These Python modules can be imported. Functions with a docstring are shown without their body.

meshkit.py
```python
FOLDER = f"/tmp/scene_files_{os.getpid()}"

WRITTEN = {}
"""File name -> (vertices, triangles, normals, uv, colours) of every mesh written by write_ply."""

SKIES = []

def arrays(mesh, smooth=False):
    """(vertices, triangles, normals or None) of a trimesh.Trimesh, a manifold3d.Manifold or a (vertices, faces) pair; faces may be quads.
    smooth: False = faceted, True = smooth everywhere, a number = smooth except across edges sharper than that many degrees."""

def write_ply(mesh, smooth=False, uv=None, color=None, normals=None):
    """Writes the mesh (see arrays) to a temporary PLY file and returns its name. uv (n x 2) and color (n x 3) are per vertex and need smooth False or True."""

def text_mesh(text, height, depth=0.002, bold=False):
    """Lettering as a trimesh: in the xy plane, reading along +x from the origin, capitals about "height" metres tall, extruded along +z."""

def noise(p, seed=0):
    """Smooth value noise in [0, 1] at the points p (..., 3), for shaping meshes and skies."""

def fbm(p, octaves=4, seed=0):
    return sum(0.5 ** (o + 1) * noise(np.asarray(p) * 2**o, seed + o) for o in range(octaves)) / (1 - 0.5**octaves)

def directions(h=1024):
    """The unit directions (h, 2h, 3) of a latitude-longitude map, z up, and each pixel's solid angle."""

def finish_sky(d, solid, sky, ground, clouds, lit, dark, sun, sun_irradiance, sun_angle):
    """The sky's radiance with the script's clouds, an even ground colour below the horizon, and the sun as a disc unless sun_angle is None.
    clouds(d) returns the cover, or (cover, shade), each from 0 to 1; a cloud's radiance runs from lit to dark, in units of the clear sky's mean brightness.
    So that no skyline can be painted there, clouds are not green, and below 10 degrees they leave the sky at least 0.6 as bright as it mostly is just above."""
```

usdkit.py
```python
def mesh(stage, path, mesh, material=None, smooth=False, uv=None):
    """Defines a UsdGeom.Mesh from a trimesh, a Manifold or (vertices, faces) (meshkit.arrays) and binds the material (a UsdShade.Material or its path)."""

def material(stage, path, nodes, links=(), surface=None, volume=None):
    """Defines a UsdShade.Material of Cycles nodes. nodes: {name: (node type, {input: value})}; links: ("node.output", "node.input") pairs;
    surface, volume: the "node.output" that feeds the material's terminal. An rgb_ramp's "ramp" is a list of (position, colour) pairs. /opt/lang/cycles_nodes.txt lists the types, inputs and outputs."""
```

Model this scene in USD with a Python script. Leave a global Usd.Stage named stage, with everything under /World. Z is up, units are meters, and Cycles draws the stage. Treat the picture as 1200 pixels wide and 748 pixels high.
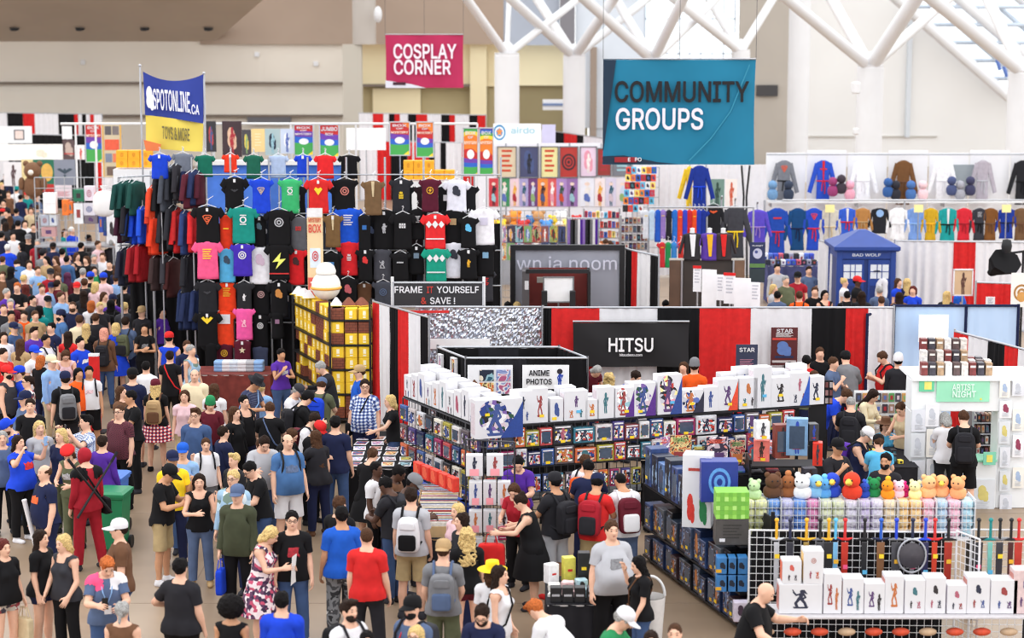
import math,random
import numpy as np,trimesh,shapely
from shapely.geometry import Polygon,Point,LineString,box as sbox
from shapely import affinity
from shapely.ops import unary_union
import usdkit,meshkit
from pxr import Usd,UsdGeom,UsdLux,UsdShade,Gf,Sdf,Vt
stage = Usd.Stage.CreateInMemory()
UsdGeom.SetStageUpAxis(stage,'Z'); UsdGeom.SetStageMetersPerUnit(stage,1.0)
UsdGeom.Xform.Define(stage,'/World'); UsdGeom.Scope.Define(stage,'/World/Looks')
# ------------------------------------------------------------------ camera, light, exposure
CAM_Z,PITCH,FPX = 8.2,math.radians(8.53),2400.0
EXPOSURE = 0.24
cam = UsdGeom.Camera.Define(stage,'/World/camera')
cam.AddTranslateOp().Set((0,0,CAM_Z)); cam.AddRotateXOp().Set(90 - math.degrees(PITCH))
cam.CreateHorizontalApertureAttr(36.0); cam.CreateVerticalApertureAttr(36.0 * 748 / 1200)
cam.CreateFocalLengthAttr(36.0 * FPX / 1200)
cam.CreateClippingRangeAttr(Gf.Vec2f(0.5,2000)); cam.CreateExposureAttr(EXPOSURE)
cam.CreateFStopAttr(1.25); cam.CreateFocusDistanceAttr(34.0)
dome = UsdLux.DomeLight.Define(stage,'/World/sky_light'); dome.CreateIntensityAttr(0.52); dome.CreateColorAttr((0.97,0.985,1.0))
for i,(x,y) in enumerate([(-14,20),(14,20),(-14,48),(14,48),(-14,76),(14,76)]):   # the hall's ceiling lamp rows
 l = UsdLux.RectLight.Define(stage,'/World/hall_lamp_%03d' % i)
 l.AddTranslateOp().Set((x,y,19)); l.CreateWidthAttr(7); l.CreateHeightAttr(14)
 l.CreateIntensityAttr(1.65); l.CreateColorAttr((1.0,0.95,0.88))
# ------------------------------------------------------------------ pixel helpers: a point of the photo to a place in the hall
_c,_s = math.cos(PITCH),math.sin(PITCH)
def ray(px,py):
 a,b = (px - 600) / FPX,-(py - 374) / FPX
 return np.array([a,_c + b * _s,-_s + b * _c])
def at_z(px,py,z):
 d = ray(px,py); t = (z - CAM_Z) / d[2]
 return np.array([0,0,CAM_Z]) + d * t
def at_y(px,py,y):
 d = ray(px,py); return np.array([0,0,CAM_Z]) + d * (y / d[1])
def proj(p):
 x,y,z = p[0],p[1],p[2] - CAM_Z
 f = y * _c - z * _s; u = y * _s + z * _c
 return 600 + FPX * x / f,374 - FPX * u / f
def ppm(y):            # pixels per metre at distance y
 return FPX / y
# ------------------------------------------------------------------ materials
_mats = {}
def lin(c):
 c = np.asarray(c,float) / 255.0
 return tuple(np.where(c <= 0.04045,c / 12.92,((c + 0.055) / 1.055) ** 2.4))
def mat(color,rough=0.8,metal=0.0,grain=0.12,scale=18.0,name=None,spec=0.5,bump=0.0):
 key = (tuple(color),rough,metal,grain,scale,name,spec,bump)
 if key in _mats: return _mats[key]
 path = '/World/Looks/%s_%03d' % (name or 'paint',len(_mats))
 c = lin(color); lo = tuple(x * (1 - grain) for x in c); hi = tuple(min(1,x * (1 + grain)) for x in c)
 nodes = {'p': ('principled_bsdf',{'roughness': rough,'metallic': metal,'specular_ior_level': spec,'base_color': c})}
 links = []
 if grain > 0:
  nodes['t'] = ('texture_coordinate',{}); nodes['n'] = ('noise_texture',{'scale': scale,'detail': 3.0})
  nodes['r'] = ('rgb_ramp',{'ramp': [(0.3,lo),(0.7,hi)]})
  links += [('t.object','n.vector'),('n.fac','r.fac'),('r.color','p.base_color')]
  if bump:
   nodes['b'] = ('bump',{'strength': bump,'distance': 0.02}); links += [('n.fac','b.height'),('b.normal','p.normal')]
 m = usdkit.material(stage,path,nodes,links,surface='p.BSDF')
 _mats[key] = m
 return m
def glow(color,strength,name='lamp'):
 key = (tuple(color),strength,name)
 if key not in _mats:
  _mats[key] = usdkit.material(stage,'/World/Looks/%s_%03d' % (name,len(_mats)),{'e': ('emission',{'color': lin(color),'strength': strength})},[],surface='e.emission')
 return _mats[key]
def pattern_mat(kind,cols,scale=1.0,rough=0.8,attr=None):
 """woven or printed surfaces whose colours repeat: plaid, stripes, camo, floral, blobs, check, swirl (coordinates: rest position or object)"""
 key = (kind,tuple(map(tuple,cols)),scale,rough,attr)
 if key in _mats: return _mats[key]
 L = [lin(c) for c in cols]
 nodes = {'p': ('principled_bsdf',{'roughness': rough})}; links = []
 if attr:
  nodes['t'] = ('attribute',{'attribute': attr}); src = 't.vector'
 else:
  nodes['t'] = ('texture_coordinate',{}); src = 't.object'
 def ramp(stops,interp=False): return ('rgb_ramp',{'ramp': stops,'interpolate': interp})
 if kind in ('plaid','stripe'):
  nodes['wx'] = ('wave_texture',{'wave_type': 'bands','bands_direction': 'x','scale': scale})
  nodes['wz'] = ('wave_texture',{'wave_type': 'bands','bands_direction': 'z','scale': scale})
  links += [(src,'wx.vector'),(src,'wz.vector')]
  if kind == 'plaid':
   nodes['m'] = ('math',{'math_type': 'add'}); nodes['h'] = ('math',{'math_type': 'multiply','value2': 0.5})
   nodes['r'] = ramp([(0,L[0]),(0.33,L[1 % len(L)]),(0.66,L[2 % len(L)])],False)
   links += [('wx.fac','m.value1'),('wz.fac','m.value2'),('m.value','h.value1'),('h.value','r.fac'),('r.color','p.base_color')]
  else:
   nodes['r'] = ramp([(0,L[0]),(0.5,L[1])],False); links += [('wz.fac','r.fac'),('r.color','p.base_color')]
 elif kind in ('camo','blobs','swirl'):
  nodes['n'] = ('noise_texture',{'scale': scale,'detail': 1.5 if kind != 'swirl' else 0.0,'distortion': 0.5 if kind != 'swirl' else 2.5})
  n = len(L); stops = [(0.30 + 0.40 * i / max(1,n - 1) - (0.2 / n if i else 0.3),c) for i,c in enumerate(L)]
  stops = [(max(0,a),c) for a,c in stops]
  nodes['r'] = ramp(stops,kind == 'swirl'); links += [(src,'n.vector'),('n.fac','r.fac'),('r.color','p.base_color')]
 elif kind in ('floral','cells'):
  nodes['v'] = ('voronoi_texture',{'scale': scale}); nodes['s'] = ('separate_color',{})
  n = len(L); nodes['r'] = ramp([(i / n,c) for i,c in enumerate(L)],False)
  links += [(src,'v.vector'),('v.color','s.color'),('s.r','r.fac'),('r.color','p.base_color')]
 elif kind == 'rainbow':
  nodes['x'] = ('separate_xyz',{}); nodes['n'] = ('noise_texture',{'scale': scale * 1.5,'detail': 0.0}); nodes['m'] = ('math',{'math_type': 'multiply_add','value2': scale,'value3': 0.0})
  nodes['a'] = ('math',{'math_type': 'add'}); nodes['f'] = ('math',{'math_type': 'fraction'})
  n = len(L); nodes['r'] = ramp([(i / n,c) for i,c in enumerate(L)],False)
  links += [(src,'x.vector'),(src,'n.vector'),('x.z','m.value1'),('m.value','a.value1'),('n.fac','a.value2'),('a.value','f.value1'),('f.value','r.fac'),('r.color','p.base_color')]
 m = usdkit.material(stage,'/World/Looks/%s_%03d' % (kind,len(_mats)),nodes,links,surface='p.BSDF')
 _mats[key] = m
 return m
# ------------------------------------------------------------------ naming, tagging, meshes
_count = {}
def numbered(parent,name):
 k = (parent,name); n = _count.get(k,0); _count[k] = n + 1
 return parent + '/' + (name if n == 0 else '%s_%03d' % (name,n))
_labels = set()
def tag(prim,label=None,cat=None,group=None,kind=None):
 p = prim.GetPrim() if hasattr(prim,'GetPrim') else prim
 if label: p.SetCustomDataByKey('label',label); _labels.add(label)
 if cat: p.SetCustomDataByKey('category',cat)
 if group: p.SetCustomDataByKey('group',group)
 if kind: p.SetCustomDataByKey('kind',kind)
 return p
def pathof(parent):
 if parent is None: return '/World'
 return parent if isinstance(parent,str) else str(parent.GetPath())
def thing(name,label,cat,loc=(0,0,0),rotz=0.0,group=None):
 x = UsdGeom.Xform.Define(stage,numbered('/World',name))
 x.AddTranslateOp().Set(Gf.Vec3d(*map(float,loc)))
 if rotz: x.AddRotateZOp().Set(float(rotz))
 tag(x,label,cat,group)
 return x.GetPrim()
def normals_of(v,f):
 fn = np.cross(v[f[:,1]] - v[f[:,0]],v[f[:,2]] - v[f[:,0]])
 n = np.stack([sum(np.bincount(f[:,k],fn[:,a],len(v)) for k in range(3)) for a in range(3)],1)
 l = np.linalg.norm(n,axis=1,keepdims=True)
 return n / np.maximum(l,1e-12)
def obj(name,mesh,m,parent=None,smooth=False,rest=None,label=None):
 if isinstance(mesh,MB): mesh = mesh.arrays()
 if isinstance(mesh,trimesh.Trimesh): mesh = (np.asarray(mesh.vertices),np.asarray(mesh.faces))
 v,f = mesh
 path = numbered(pathof(parent),name)
 if smooth not in (True,False):
  g = usdkit.mesh(stage,path,trimesh.Trimesh(v,f,process=False),m,smooth=smooth)
 else:
  g = UsdGeom.Mesh.Define(stage,path)
  g.CreatePointsAttr(Vt.Vec3fArray.FromNumpy(np.ascontiguousarray(v,np.float32)))
  g.CreateFaceVertexCountsAttr(Vt.IntArray.FromNumpy(np.full(len(f),3,np.int32)))
  g.CreateFaceVertexIndicesAttr(Vt.IntArray.FromNumpy(np.ascontiguousarray(f,np.int32).ravel()))
  g.CreateSubdivisionSchemeAttr('none')
  if smooth:
   g.CreateNormalsAttr(Vt.Vec3fArray.FromNumpy(normals_of(v,f).astype(np.float32))); g.SetNormalsInterpolation('vertex')
  UsdShade.MaterialBindingAPI.Apply(g.GetPrim()).Bind(m)
 if rest is not None:
  UsdGeom.PrimvarsAPI(g).CreatePrimvar('rest',Sdf.ValueTypeNames.Vector3fArray,'vertex').Set(Vt.Vec3fArray.FromNumpy(np.ascontiguousarray(rest,np.float32)))
 if label: tag(g,label)
 return g.GetPrim()
def struct(name,mesh,m,parent=None,smooth=False):
 p = obj(name,mesh,m,parent,smooth)
 if parent is None: tag(p,kind='structure')
 return p
_BV = np.array([(x,y,z) for x in (-.5,.5) for y in (-.5,.5) for z in (-.5,.5)])
_BF = np.array([(0,1,3),(0,3,2),(4,6,7),(4,7,5),(0,4,5),(0,5,1),(2,3,7),(2,7,6),(0,2,6),(0,6,4),(1,5,7),(1,7,3)])
def rotz(v,deg):
 a = math.radians(deg); c,s = math.cos(a),math.sin(a)
 v = np.asarray(v,float).copy(); x,y = v[...,0].copy(),v[...,1].copy()
 v[...,0],v[...,1] = c * x - s * y,s * x + c * y
 return v
class MB:
 """collects shapes that become ONE mesh (one part)"""
 def __init__(s): s.v,s.f,s.n = [],[],0
 def add(s,v,f):
  if len(v): s.v.append(np.asarray(v,float)); s.f.append(np.asarray(f,int) + s.n); s.n += len(v)
  return s
 def tm(s,m): return s.add(m.vertices,m.faces)
 def box(s,c,size,rz=0.0,ch=0.0):
  size = np.asarray(size,float)
  if ch > 0:                                       # chamfered edges
   ch = min(ch,size.min() * 0.45); vs = []
   for p in _BV:
    for a in range(3):
     q = p * size; k = [i for i in range(3) if i != a]
     for i in k: q[i] -= np.sign(p[i]) * ch
     vs.append(q)
   vs = np.array(vs); h = trimesh.convex.convex_hull(vs); v,f = np.array(h.vertices),np.array(h.faces)
  else: v,f = _BV * size,_BF
  return s.add((rotz(v,rz) if rz else v) + np.asarray(c,float),f)
 def tube(s,pts,r,n=6,close=False):
  v,f = tube(pts,r,n,close); return s.add(v,f)
 def lathe(s,prof,n=14,c=(0,0,0)):
  v,f = lathe(prof,n); return s.add(v + np.asarray(c,float),f)
 def __iter__(s): return iter(s.arrays())
 def arrays(s):
  if not s.v: return np.zeros((0,3)),np.zeros((0,3),int)
  return np.vstack(s.v),np.vstack(s.f)
def tube(pts,r,n=6,close=False):
 pts = np.asarray(pts,float); m = len(pts); r = np.broadcast_to(np.asarray(r,float),(m,))
 if close: t = np.roll(pts,-1,0) - np.roll(pts,1,0)
 else: t = np.gradient(pts,axis=0)
 t /= np.maximum(np.linalg.norm(t,axis=1,keepdims=True),1e-9)
 up = np.array([0,0,1.0]); a = np.cross(t,up); bad = np.linalg.norm(a,axis=1) < 0.2
 a[bad] = np.cross(t[bad],[0,1.0,0.0]); a /= np.linalg.norm(a,axis=1,keepdims=True)
 for i in range(1,m):
  a[i] = a[i - 1] - t[i] * np.dot(a[i - 1],t[i]); a[i] /= max(np.linalg.norm(a[i]),1e-9)
 b = np.cross(t,a); th = np.arange(n) / n * 2 * math.pi
 v = (pts[:,None] + r[:,None,None] * (a[:,None] * np.cos(th)[None,:,None] + b[:,None] * np.sin(th)[None,:,None])).reshape(-1,3)
 f = []
 for i in range(m if close else m - 1):
  j = (i + 1) % m
  for k in range(n):
   l = (k + 1) % n; f += [(i * n + k,i * n + l,j * n + l),(i * n + k,j * n + l,j * n + k)]
 if not close:
  v = np.vstack([v,pts[0],pts[-1]]); q = m * n
  for k in range(n):
   l = (k + 1) % n; f += [(q,l,k),(q + 1,(m - 1) * n + k,(m - 1) * n + l)]
 return v,np.array(f)
def lathe(prof,n=14):
 prof = np.asarray(prof,float); m = len(prof); th = np.arange(n) / n * 2 * math.pi
 v = np.stack([prof[:,None,0] * np.cos(th),prof[:,None,0] * np.sin(th),np.broadcast_to(prof[:,None,1],(m,n))],-1).reshape(-1,3)
 f = []
 for i in range(m - 1):
  for k in range(n):
   l = (k + 1) % n; f += [(i * n + k,i * n + l,(i + 1) * n + l),(i * n + k,(i + 1) * n + l,(i + 1) * n + k)]
 return v,np.array(f)
def sheet(P):
 """grid of points (a, b, 3) as a surface"""
 a,b = P.shape[:2]; i = np.arange(a * b).reshape(a,b)
 q = np.stack([i[:-1,:-1],i[1:,:-1],i[1:,1:],i[:-1,1:]],-1).reshape(-1,4)
 return P.reshape(-1,3),np.vstack([q[:,[0,1,2]],q[:,[0,2,3]]])
def slab(P,d):
 """a sheet with real thickness: the grid P and its copy moved by d, closed around the rim"""
 d = np.broadcast_to(np.asarray(d,float),P.shape); a,b = P.shape[:2]
 v1,f1 = sheet(P); v2,f2 = sheet(P + d); n = len(v1)
 i = np.arange(n).reshape(a,b); rim = np.concatenate([i[0,:-1],i[:-1,-1],i[-1,:0:-1],i[:0:-1,0]])
 nx = np.roll(rim,-1)
 side = np.vstack([np.stack([rim,nx,nx + n],1),np.stack([rim,nx + n,rim + n],1)])
 return np.vstack([v1,v2]),np.vstack([f1[:,::-1],f2 + n,side])
def flat(poly,depth=0.004):
 """a flat print: polygon in x (right), z (up), facing -y, a few millimetres proud"""
 out = MB()
 for g in getattr(poly,'geoms',[poly]):
  if g.is_empty or g.geom_type != 'Polygon' or g.area < 1e-7: continue
  m = trimesh.creation.extrude_polygon(g,depth,engine='earcut'); v = np.array(m.vertices)
  out.add(np.stack([v[:,0],-v[:,2],v[:,1]],1),m.faces)
 return out
def words(text,height,depth=0.004,bold=True,width=None):
 """lettering upright in the x-z plane facing -y, centred on the origin; optionally fitted to a width"""
 m = meshkit.text_mesh(text,height,depth,bold); v = np.array(m.vertices); f = np.array(m.faces)
 c = (v.min(0) + v.max(0)) / 2; v = v - c; v[:,1] -= v[:,1].min()
 if width: v[:,0] *= width / max(1e-6,np.ptp(v[:,0]))
 return np.stack([v[:,0],-v[:,2],v[:,1]],1),f
def moved(mesh,loc,rz=0.0):
 if isinstance(mesh,MB): mesh = mesh.arrays()
 v,f = mesh; return (rotz(v,rz) if rz else v) + np.asarray(loc,float),f
def noise2(x,y,seed=0):
 x,y = np.broadcast_arrays(np.asarray(x,float),np.asarray(y,float)); return meshkit.noise(np.stack([x,y,np.zeros_like(x) + 0.37],-1),seed) - 0.5
def ordinal(n): return ['first','second','third','fourth','fifth','sixth','seventh','eighth','ninth','tenth','eleventh','twelfth','thirteenth','fourteenth','fifteenth','sixteenth','seventeenth','eighteenth','nineteenth','twentieth'][n] if n < 20 else '%d%s' % (n + 1,{1: 'st',2: 'nd',3: 'rd'}.get((n + 1) % 10,'th') if n not in (10,11,12) else 'th')
COL = dict(black=(17,16,19),white=(224,222,226),grey=(120,120,124),lightgrey=(178,178,184),darkgrey=(52,52,58),charcoal=(36,35,40),navy=(28,34,66),blue=(30,88,190),royal=(28,66,200),lightblue=(140,176,222),
           sky=(90,180,225),teal=(20,130,130),green=(40,130,80),olive=(92,96,72),army=(66,70,52),red=(206,40,40),orange=(236,92,30),maroon=(94,26,40),brown=(104,72,52),tan=(176,146,106),beige=(206,186,150),cream=(228,212,178),
           yellow=(244,206,40),gold=(226,170,40),pink=(226,120,150),rose=(226,190,196),hotpink=(238,84,130),purple=(84,44,150),lilac=(150,120,190),denim=(62,84,124),slate=(84,100,132),steel=(72,110,160),khaki=(176,154,114),
           blond=(206,176,118),dkbrown=(40,27,21),hairbrown=(74,49,34),hairblack=(17,14,15),ginger=(180,96,48),hairgrey=(156,154,152),auburn=(92,40,36),pinkhair=(222,150,130),purplehair=(84,40,70),whitehair=(226,224,220),crimson=(160,30,44),wood=(124,92,64),silver=(190,192,198))
def cloth(c): return mat(COL[c] if isinstance(c,str) else c,0.9,0,0.03 if c in ('white','cream','lightgrey') else 0.10,9.0,'cloth',0.25)
# ------------------------------------------------------------------ people: one continuous body surface, made once, posed many times
def surface_net(F,xs,ys,zs):
 """the zero surface of samples F on a rectilinear grid, as (vertices, triangles)"""
 S = F < 0; nx,ny,nz = F.shape
 acc = np.zeros((nx - 1,ny - 1,nz - 1,3)); cnt = np.zeros((nx - 1,ny - 1,nz - 1))
 X = np.stack(np.meshgrid(xs,ys,zs,indexing='ij'),-1)
 sl = lambda o: tuple(slice(o[k],(nx,ny,nz)[k] - 1 + o[k]) for k in range(3))
 corners = [(a,b,c) for a in (0,1) for b in (0,1) for c in (0,1)]
 for o in corners:
  for k in range(3):
   if o[k] == 0:
    p = list(o); p[k] = 1; p = tuple(p)
    f0,f1 = F[sl(o)],F[sl(p)]; cr = (f0 < 0) != (f1 < 0)
    t = np.where(cr,f0 / np.where(f0 - f1 == 0,1,f0 - f1),0)[...,None]
    acc += np.where(cr[...,None],X[sl(o)] * (1 - t) + X[sl(p)] * t,0); cnt += cr
 on = cnt > 0; idx = -np.ones(on.shape,int); idx[on] = np.arange(on.sum())
 V = acc[on] / cnt[on][:,None]; quads = []
 for k in range(3):
  a,b = [(1,2),(2,0),(0,1)][k]
  lo = [slice(1,-1)] * 3; lo[k] = slice(0,-1); hi = [slice(1,-1)] * 3; hi[k] = slice(1,None)
  s0,s1 = S[tuple(lo)],S[tuple(hi)]; e = np.argwhere(s0 != s1)
  if not len(e): continue
  up = s0[tuple(e.T)]
  e = e + np.array([0 if i == k else 1 for i in range(3)])
  def cell(da,db):
   c = e.copy(); c[:,a] += da; c[:,b] += db; return idx[tuple(c.T)]
  q = np.stack([cell(-1,-1),cell(0,-1),cell(0,0),cell(-1,0)],1)
  quads.append(np.where(up[:,None],q,q[:,::-1]))
 q = np.vstack(quads); q = q[(q >= 0).all(1)]
 return V,np.vstack([q[:,[0,1,2]],q[:,[0,2,3]]])
def smin(a,b,k):
 h = np.maximum(k - np.abs(a - b),0) / k
 return np.minimum(a,b) - h * h * k / 4
def cone(P,a,b,r1,r2,sc=(1,1,1)):
 sc = np.asarray(sc,float); p = P * sc; a = np.asarray(a,float) * sc; b = np.asarray(b,float) * sc
 d = b - a; t = np.clip(((p - a) @ d) / (d @ d),0,1)
 return (np.linalg.norm(p - a - t[...,None] * d,axis=-1) - (r1 + (r2 - r1) * t)) / sc.max()
def ell(P,c,r):
 r = np.asarray(r,float); q = (P - np.asarray(c)) / r; k = np.linalg.norm(q,axis=-1)
 return (k - 1) * r.min() * (0.5 + 0.5 * np.clip(k,0,1))
def sstep(a,b,x):
 t = np.clip((x - a) / (b - a),0,1); return t * t * (3 - 2 * t)
def body_field(P):
 P = P.copy(); P[...,0] = np.abs(P[...,0])
 f = cone(P,(0,0.005,0.97),(0,0.0,1.20),0.150,0.140,(1,1.36,1))
 f = smin(f,cone(P,(0,0.005,1.20),(0,0.01,1.36),0.142,0.150,(1,1.38,1)),0.06)
 f = smin(f,ell(P,(0.07,-0.035,1.30),(0.095,0.085,0.085)),0.05)
 f = smin(f,ell(P,(0.075,0.055,0.93),(0.098,0.088,0.10)),0.05)
 f = smin(f,cone(P,(0,0.015,1.425),(0.155,0.012,1.425),0.062,0.058),0.06)
 f = smin(f,cone(P,(0,0.02,1.40),(0,0.0,1.56),0.060,0.054),0.04)
    # leg
 f = smin(f,cone(P,(0.092,0.0,0.90),(0.098,0.0,0.50),0.088,0.056),0.05)
 g = cone(P,(0.098,0.004,0.50),(0.10,0.022,0.32),0.054,0.052); g = smin(g,cone(P,(0.10,0.022,0.32),(0.102,0.02,0.085),0.054,0.036),0.03)
 f = smin(f,g,0.03)
 ft = smin(ell(P,(0.104,0.035,0.045),(0.040,0.055,0.048)),cone(P,(0.104,0.02,0.045),(0.110,-0.125,0.032),0.044,0.036,(1,1,1.15)),0.03)
 f = smin(f,np.maximum(ft,-P[...,2]),0.02)
    # arm
 f = smin(f,cone(P,(0.165,0.012,1.425),(0.44,0.012,1.425),0.056,0.040),0.05)
 f = smin(f,cone(P,(0.44,0.012,1.425),(0.52,0.010,1.425),0.042,0.040),0.02)
 f = smin(f,cone(P,(0.52,0.010,1.425),(0.69,0.008,1.425),0.039,0.026),0.02)
 h = ell(P,(0.735,0.004,1.424),(0.058,0.044,0.020))
 for y,L,r in ((-0.030,0.068,.0090),(-0.008,0.080,.0094),(0.014,0.072,.0090),(0.036,0.054,.0082)):
  q = cone(P,(0.765,y * 0.85,1.425),(0.775 + L * 0.55,y * 1.1,1.424),r + .001,r); q = smin(q,cone(P,(0.775 + L * 0.55,y * 1.1,1.424),(0.775 + L,y * 1.12,1.416),r,r * 0.9),0.004)
  h = smin(h,q,0.006)
 th = smin(cone(P,(0.705,-0.024,1.420),(0.745,-0.062,1.412),0.013,0.011),cone(P,(0.745,-0.062,1.412),(0.778,-0.070,1.408),0.011,0.009),0.006)
 f = smin(f,smin(h,th,0.010),0.02)
    # head
 hd = ell(P,(0,0.005,1.660),(0.076,0.096,0.094)); hd = smin(hd,ell(P,(0,-0.030,1.600),(0.058,0.062,0.070)),0.04)
 hd = smin(hd,ell(P,(0,-0.062,1.553),(0.026,0.026,0.020)),0.02)
 hd = smin(hd,cone(P,(0,-0.088,1.655),(0,-0.108,1.618),0.009,0.014),0.012)
 hd = smin(hd,cone(P,(0,-0.090,1.672),(0.036,-0.080,1.675),0.010,0.009),0.012)
 hd = smin(hd,cone(P,(0,-0.088,1.584),(0.020,-0.080,1.586),0.009,0.006),0.01)
 hd = -smin(-hd,ell(P,(0.032,-0.100,1.652),(0.017,0.014,0.011)),0.012)
 hd = smin(hd,ell(P,(0.078,0.010,1.632),(0.010,0.020,0.032)),0.008)
 return smin(f,hd,0.03)
def axis_grid(*segs):
 out = []
 for a,b,h in segs:
  n = max(1,int(round((b - a) / h))); out += list(a + (b - a) * np.arange(n) / n)
 return np.array(out + [segs[-1][1]])
def make_body(low):
 if low == 2:                                         # far figures
  x = axis_grid((0.0,0.24,.048),(0.24,0.68,.09),(0.68,0.90,.036)); y = axis_grid((-.24,-.06,.045),(-.06,.06,.034),(.06,.21,.05))
  z = axis_grid((-.03,.14,.05),(.14,.9,.09),(.9,1.36,.075),(1.36,1.48,.03),(1.48,1.80,.036))
 elif low == 1:
  x = axis_grid((0.0,0.22,.030),(0.22,0.68,.055),(0.68,0.89,.019)); y = axis_grid((-.24,-.09,.032),(-.09,.064,.0162),(.064,.21,.036))
  z = axis_grid((-.02,.14,.03),(.14,.9,.07),(.9,1.36,.055),(1.36,1.395,.022),(1.395,1.455,.015),(1.455,1.54,.026),(1.54,1.70,.019),(1.70,1.79,.027))
 else:
  x = axis_grid((0.0,0.20,.025),(0.20,0.67,.042),(0.67,0.885,.0125)); y = axis_grid((-.225,-.09,.022),(-.09,.063,.0115),(.063,.20,.026))
  z = axis_grid((-.012,.12,.024),(.12,.86,.055),(.86,1.36,.045),(1.36,1.40,.018),(1.40,1.45,.011),(1.45,1.54,.022),(1.54,1.70,.0145),(1.70,1.79,.022))
 x = np.concatenate([-x[:0:-1],x])
 X = np.stack(np.meshgrid(x,y,z,indexing='ij'),-1); n0 = len(x) // 2
 H = body_field(X[n0:]); F = np.concatenate([H[:0:-1],H],0)
 return surface_net(F,x,y,z)
BODY = {k: make_body(k) for k in (0,1,2)}
def shape_body(v,sex,fat,tall):
 """v: template points; returns the figure's own build (still in T-pose)"""
 v = v.copy(); x,y,z = v[:,0],v[:,1],v[:,2]
 torso = sstep(0.80,0.95,z) * (1 - sstep(1.34,1.46,z)) * (np.abs(x) < 0.26)
 belly = np.exp(-((z - 1.08) / 0.15) ** 2) * torso
 v[:,0] += x * (0.30 * fat * torso + 0.18 * fat * belly); v[:,1] += y * 0.40 * fat * torso - 0.20 * max(fat,0) * belly * (1 - sstep(-.02,.08,y))
 arm = sstep(0.16,0.24,np.abs(x)) * sstep(1.3,1.36,z) * (1 - sstep(.60,.70,np.abs(x)))
 v[:,1] += (y - 0.012) * 0.35 * fat * arm; v[:,2] += (z - 1.425) * 0.35 * fat * arm
 leg = (1 - sstep(0.85,0.95,z)) * sstep(0.1,0.3,z)
 v[:,1] += y * 0.3 * fat * leg; v[:,0] += (x - 0.1 * np.sign(x)) * 0.3 * fat * leg + 0.02 * fat * np.sign(x) * leg
 if sex == 'f':
  hips = np.exp(-((z - 0.93) / 0.13) ** 2) * (np.abs(x) < 0.3); waist = np.exp(-((z - 1.13) / 0.09) ** 2) * (np.abs(x) < 0.25)
  v[:,0] += x * (0.10 * hips - 0.14 * waist); v[:,1] += y * (0.05 * hips - 0.08 * waist)
  bust = np.exp(-((z - 1.285) / 0.05) ** 2 - ((np.abs(x) - 0.075) / 0.055) ** 2) * (y < -0.03); v[:,1] -= 0.035 * bust
  sh = sstep(1.34,1.42,z) * (1 - sstep(1.47,1.5,z)); v[:,0] -= np.sign(x) * 0.022 * np.minimum(1,np.abs(x) / 0.15) * sh
  v[:,2] += (z - 1.425) * -0.14 * arm; v[:,1] += (y - 0.012) * -0.14 * arm
 if tall < 1.45:                                     # a child: larger head for its height
  k = sstep(1.50,1.56,z) * (np.abs(x) < 0.2); v[:,0] += x * 0.22 * k; v[:,1] += y * 0.22 * k; v[:,2] += (z - 1.53) * 0.22 * k
 return v
def rot_aa(axis,ang):
 a = np.asarray(axis,float); c,s = math.cos(ang),math.sin(ang); K = np.array([[0,-a[2],a[1]],[a[2],0,-a[0]],[-a[1],a[0],0]])
 return np.eye(3) + s * K + (1 - c) * K @ K
def RX(d): return rot_aa((1,0,0),math.radians(d))
def RY(d): return rot_aa((0,1,0),math.radians(d))
def RZ(d): return rot_aa((0,0,1),math.radians(d))
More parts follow.
